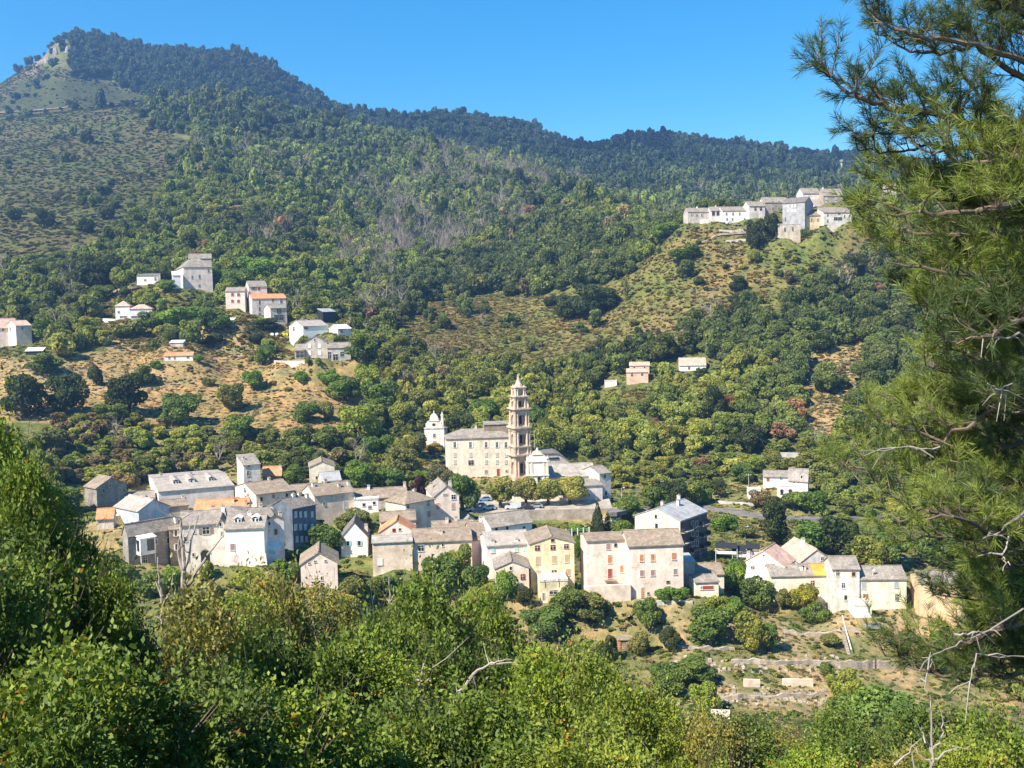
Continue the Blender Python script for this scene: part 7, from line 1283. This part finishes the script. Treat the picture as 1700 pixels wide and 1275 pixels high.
# ---------------------------------------------------------------- bare bleached trees and branches
def bare_tree(name, pts_list, d, label, cat='dead tree', r0=.05, mat=deadbark, foot_px=None, seed=1):
    r = random.Random(seed); a = pts_list[0][0]; base = P(a[0], a[1], d); gz = ground(base[0], base[1]); H = empty(name, (base[0], base[1], gz), 0, label, cat, 'bleached dead trees near the viewpoint')
    o = np.array([base[0], base[1], gz]); nb = 0
    for k, pl in enumerate(pts_list):
        rr0 = r0*(1 if k == 0 else .6); n = len(pl); w3 = []
        for i, p in enumerate(pl): w3.append(P(p[0], p[1], d+(p[2] if len(p) > 2 else 0))-o)
        if k == 0: w3 = [np.array([w3[0][0], w3[0][1], -.5])]+w3; n += 1
        m = MB(); dense = []
        for p, q in zip(w3, w3[1:]):
            for t in range(3): dense.append(p+(q-p)*t/3+np.array([r.gauss(0, .02), r.gauss(0, .02), r.gauss(0, .015)])*(1 if t else 0))
        dense.append(w3[-1]); rs = [max(rr0*(1-.85*i/(len(dense)-1)), .004) for i in range(len(dense))]; m.tube(dense, rs, 6)
        for i in range(2, len(dense)-1):
            if r.random() < .5:
                s_ = np.array([r.gauss(0, .5), r.gauss(0, .5), r.uniform(0, .7)]); L_ = rr0*r.uniform(5, 12); m.tube([dense[i], dense[i]+s_*L_*.5, dense[i]+s_*L_+np.array([0, 0, L_*.2])], [rs[i]*.5, rs[i]*.3, .003], 4)
        m.build('trunk' if k == 0 else 'branch', mat, H)
    return H
bare_tree('dead_tree', [[(305, 1075), (304, 1000), (306, 940), (304, 905), (300, 860), (318, 852)], [(305, 985), (322, 955), (345, 920), (372, 888)], [(304, 1010), (330, 985), (356, 960)], [(304, 945), (296, 915), (297, 880)], [(305, 950), (316, 900), (330, 855)]], 26, 'forked grey bare tree rising before the arched house', r0=.10, seed=2)
bare_tree('dead_tree', [[(272, 1060), (270, 1010), (268, 975), (262, 950)], [(270, 1010), (282, 985), (288, 945)], [(269, 990), (258, 965)], [(272, 1030), (300, 1010), (318, 992)]], 25, 'pale short bare tree left of the forked one', r0=.08, seed=3)
bare_tree('dead_branch', [[(745, 1180), (760, 1150), (785, 1120), (812, 1103), (850, 1100), (862, 1106)], [(785, 1120), (790, 1140)], [(812, 1103), (826, 1098), (850, 1095)]], 21, 'bleached arching bare branch over the lower centre', r0=.055, seed=4)
bare_tree('dead_branch', [[(695, 1150), (700, 1120), (706, 1098)], [(698, 1140), (716, 1126)], [(700, 1132), (683, 1133)]], 20, 'small bleached upright fork left of the arching branch', r0=.06, seed=5)
bare_tree('dead_branch', [[(242, 1050), (252, 1062), (262, 1075), (268, 1085)], [(242, 1050), (222, 1052)]], 20, 'thick pale broken limb low on the left', r0=.07, seed=6)
bare_tree('dead_tree', [[(1548, 1300), (1547, 1240), (1546, 1180), (1545, 1155)], [(1547, 1250), (1533, 1222), (1528, 1212)], [(1547, 1245), (1562, 1225), (1566, 1200), (1558, 1165)], [(1547, 1270), (1530, 1255), (1518, 1238)], [(1546, 1260), (1580, 1245), (1610, 1238)], [(1515, 1300), (1513, 1225)], [(1485, 1270), (1510, 1250), (1530, 1225)]], 17, 'slender white bare tree at the lower right', r0=.035, seed=7)
bare_tree('dead_branch', [[(905, 1100), (940, 1085), (960, 1075)], [(930, 1090), (925, 1070)]], 50, 'tangle of bare twigs left of the orange door cabin', r0=.12, seed=8)
bare_tree('dead_branch', [[(645, 1030), (648, 985), (644, 955)], [(648, 1000), (662, 975)]], 45, 'thin bare stem standing in the near tree tops', r0=.09, seed=9)
bare_tree('dead_branch', [[(722, 1010), (720, 975), (717, 948)]], 90, 'straight pale stem before the round green tree', r0=.14, seed=10)
# ---------------------------------------------------------------- the pine on the right
NDL = leafmat('pine_needles', 'object', .22, rough=.5, spec=.25)
def needle_mesh(seeds, dirs, lens, rng, per=60, nlen=.105, w_=.0034):
    Vs, Ts = [], []
    for k in range(per):
        n = len(seeds); a = rng.uniform(0, 1, (n, 1)); base = seeds+dirs*lens*a; q = rng.normal(size=(n, 3)); q -= (q*dirs).sum(1, keepdims=True)*dirs; q /= np.linalg.norm(q, axis=1, keepdims=True)
        nd_ = dirs*rng.uniform(.55, 1.15, (n, 1))+q*rng.uniform(.35, .95, (n, 1)); nd_ /= np.linalg.norm(nd_, axis=1, keepdims=True); L_ = nlen*rng.uniform(.65, 1.15, (n, 1)); s_ = np.cross(nd_, rng.normal(size=(n, 3))); s_ /= np.linalg.norm(s_, axis=1, keepdims=True)
        Vs.append(np.stack([base-s_*w_/2, base+s_*w_/2, base+nd_*L_*.6+s_*w_*.4-np.array([0, 0, .004]), base+nd_*L_-np.array([0, 0, .010])], 1)); Ts.append(np.full(n, .5)+rng.normal(0, .15, n))
    V = np.concatenate(Vs).reshape(-1, 3); return V, np.arange(len(V)).reshape(-1, 4), np.clip(np.concatenate(Ts), 0, .93)
PB = P(1765, 640, 9.0); gz = ground(PB[0], PB[1]); PINE = empty('pine_tree', (PB[0], PB[1], gz), 0, 'large long needled pine filling the right side of the view', 'pine tree'); PO = np.array([PB[0], PB[1], gz])
mt = MB(); top = P(1745, -260, 9.2)-PO; mt.tube([(0, 0, -1), tuple(P(1772, 900, 9.0)-PO), tuple(P(1762, 450, 9.0)-PO), tuple(P(1752, 100, 9.1)-PO), tuple(top)], [.2, .17, .14, .10, .05], 12)
mt.build('trunk', wallmat('pine_bark', (.16, .11, .08), dirt=.5), PINE)
pr_ = random.Random(21); prn = np.random.default_rng(21)
pbark = wallmat('pine_branch', (.17, .13, .10), dirt=.4)
def pine_branch(pts, rad0=.035, twig=26, spray=.2, col_=(.075, .115, .03), side=.35, per=36, tipup=.35, bend=None, nmul=1.0):
    """pts: (px,py,depth) control points from trunk to tip; twigs carry needle sprays"""
    W3 = [P(*p)-PO for p in pts]; L_ = []; 
    for a, b in zip(W3, W3[1:]):
        for t in range(5): L_.append(a+(b-a)*t/5+prn.normal(0, .012, 3))
    L_.append(W3[-1]); n = len(L_); m = MB(); rs = [max(rad0*(1-.85*i/(n-1)), .005) for i in range(n)]; m.tube(L_, rs, 6)
    S_, D_, Le = [], [], []
    cum_ = [0]+list(np.cumsum([np.linalg.norm(b-a) for a, b in zip(L_, L_[1:])])); tot = cum_[-1]
    for k in range(twig):
        f_ = (k+pr_.random())/twig; f_ = .12+.88*f_; i = min(int(np.searchsorted(cum_, f_*tot)), n-1); i = max(i, 1); p = L_[i]; dr = L_[i]-L_[i-1]; dr = dr/np.linalg.norm(dr)
        s_ = prn.normal(size=3); s_ -= s_ @ dr*dr; s_ /= np.linalg.norm(s_); s_[2] = abs(s_[2])*.7+tipup; v_ = dr*pr_.uniform(.5, 1.1)+s_*.8; v_ /= np.linalg.norm(v_); ln = side*pr_.uniform(.5, 1.35)*(1.15-.6*f_)
        q = p.copy(); d_ = v_.copy(); pp = [q]
        for t in range(4): d_ = d_+prn.normal(0, .12, 3)+np.array([0, 0, .05]); d_ /= np.linalg.norm(d_); q = q+d_*ln/4; pp.append(q); 
        m.tube(pp, [max(rs[i]*.5, .006), .005, .004, .004, .003], 4)
        ns = max(2, int(ln/.085))
        for t in range(ns):
            u_ = (t+1)/ns; j = min(3, int(u_*4)); q = pp[j]+(pp[j+1]-pp[j])*min(1, u_*4-j); d2 = pp[j+1]-pp[j]; d2 = d2/np.linalg.norm(d2)+prn.normal(0, .35, 3); d2[2] += .15; d2 /= np.linalg.norm(d2); S_.append(q); D_.append(d2); Le.append(.09)
            if pr_.random() < .6*nmul: d3 = d2+prn.normal(0, .7, 3); d3[2] += .2; d3 /= np.linalg.norm(d3); m.tube([q, q+d3*.08], [.004, .003], 3); S_.append(q+d3*.05); D_.append(d3); Le.append(.09)
    br = m.build('branch', pbark, PINE)
    V, F_, t = needle_mesh(np.array(S_), np.array(D_), np.array(Le)[:, None], prn, per); o = link('needles', np_mesh('needles', V, F_, NDL, tint=t), br); o.color = (*col_, 1); return br
pg, pd, pb_ = (.160, .205, .042), (.070, .105, .034), (.065, .10, .040)
# branches traced where they cross the sky
pine_branch([(1752, 130, 9.1), (1680, 95, 8.6), (1600, 70, 8.3), (1530, 62, 8.1), (1475, 42, 8.0), (1440, 15, 7.9)], .03, 34, col_=pd, side=.34)
pine_branch([(1752, 60, 9.1), (1680, 10, 8.6), (1600, -20, 8.4), (1520, -15, 8.2), (1440, -30, 8.1)], .03, 34, col_=pd, side=.4)
pine_branch([(1750, 150, 9.1), (1680, 120, 8.9), (1620, 75, 8.8), (1560, 88, 8.7), (1500, 82, 8.6), (1452, 48, 8.5)], .03, 30, col_=pd, side=.3)
pine_branch([(1756, 290, 9.0), (1680, 235, 8.6), (1590, 195, 8.3), (1500, 182, 8.1), (1440, 168, 8.0), (1400, 148, 7.9), (1366, 105, 7.85)], .04, 58, col_=pd, side=.42, tipup=.5)
pine_branch([(1600, 195, 8.3), (1530, 215, 8.2), (1470, 222, 8.1), (1425, 228, 8.0)], .02, 14, col_=pd, side=.26)
pine_branch([(1756, 330, 9.0), (1690, 262, 9.2), (1620, 150, 9.3), (1570, 108, 9.3)], .03, 26, col_=pd, side=.35)
pine_branch([(1690, 240, 9.0), (1600, 245, 8.7), (1540, 242, 8.5), (1490, 255, 8.4), (1425, 250, 8.3)], .025, 22, col_=pb_, side=.3)
# the thick body of the tree
yy = 250
for k in range(30):
    y1 = 265+k*30; tipx = np.interp(y1, [250, 300, 400, 470, 560, 640, 700, 760, 820, 880, 950, 1010, 1080, 1150], [1500, 1418, 1425, 1500, 1530, 1500, 1455, 1400, 1410, 1470, 1490, 1520, 1430, 1500])+pr_.uniform(-10, 45)
    if 915 < y1 < 1060: tipx += 130
    dd = pr_.uniform(7.2, 9.8); y0 = y1-pr_.uniform(-10, 60); tipd = dd-pr_.uniform(-.6, .8)
    pine_branch([(1758, y0, 9.0), (1758+(tipx-1758)*.33, y0+pr_.uniform(0, 30), dd), (1758+(tipx-1758)*.66, y1+pr_.uniform(-10, 20), tipd), (tipx, y1+pr_.uniform(-35, 5), tipd)], .03, 34, col_=(pg, pd, pg)[k % 3], side=.40, per=30, nmul=1.0)
for k in range(32):        # shorter inner boughs thickening the right margin
    y1 = (-60 if k < 4 else 120)+k*32; tipx = pr_.uniform(1545, 1660); dd = pr_.uniform(7.6, 10.5)
    pine_branch([(1758, y1+20, 9.0), (1700, y1+20, dd), (tipx, y1+pr_.uniform(-30, 20), dd)], .025, 24, col_=(pd, pb_, pd)[k % 3], side=.42, per=30)
# bare pale dead limbs inside the pine
def limb(pts, r0=.03):
    W3 = [P(*p)-PO for p in pts]; L_ = []
    for a, b in zip(W3, W3[1:]):
        for t in range(4): L_.append(a+(b-a)*t/4+prn.normal(0, .008, 3))
    L_.append(W3[-1]); m = MB(); m.tube(L_, [max(r0*.55*(1-.8*i/len(L_)), .003) for i in range(len(L_))], 6)
    for i in range(3, len(L_)-1):
        if pr_.random() < .35: s_ = prn.normal(0, 1, 3)*.035; m.tube([L_[i], L_[i]+s_, L_[i]+s_*2.2+np.array([0, 0, -.04])], [.007, .005, .002], 4)
    m.build('dead_limb', deadbark, PINE)
limb([(1760, 820, 8.6), (1700, 850, 7.4), (1670, 878, 7.2), (1632, 894, 7.1)], .018); limb([(1672, 880, 7.2), (1669, 920, 7.15), (1665, 948, 7.1)], .014); limb([(1760, 1010, 8.6), (1700, 1010, 7.3), (1620, 1055, 7.1), (1570, 1080, 7.0), (1530, 1092, 7.0)], .016)
limb([(1585, 1052, 7.05), (1615, 1052, 7.0), (1625, 1046, 7)], .016); limb([(1548, 1094, 7.0), (1538, 1120, 6.95), (1540, 1150, 6.9)], .012); limb([(1560, 745, 7.2), (1510, 744, 7.1), (1430, 748, 7.0)], .014); limb([(1700, 1090, 7.4), (1620, 1090, 7.1), (1610, 1130, 7.0), (1575, 1152, 7)], .012); limb([(1760, 590, 8.6), (1690, 555, 7.5), (1650, 562, 7.3), (1632, 552, 7.2)], .02); limb([(1750, 660, 8.4), (1680, 640, 7.4), (1655, 650, 7.3), (1640, 636, 7.2)], .014)
# ---------------------------------------------------------------- air
m = MB(); m.box(-2300, 2300, -60, 2720, -90, 1000)
hm = bpy.data.materials.new('air'); hm.use_nodes = True; nt = hm.node_tree; nt.nodes.clear(); o = nt.nodes.new('ShaderNodeOutputMaterial'); v = nt.nodes.new('ShaderNodeVolumePrincipled'); v.inputs['Density'].default_value = 0.00014; v.inputs['Color'].default_value = (.24, .50, 1.0, 1); v.inputs['Anisotropy'].default_value = .2
nt.links.new(v.outputs[0], o.inputs['Volume']); hz_ = m.build('haze', hm); tag(hz_, 'thin bluish haze between the viewpoint and the mountains', 'haze', kind='stuff')
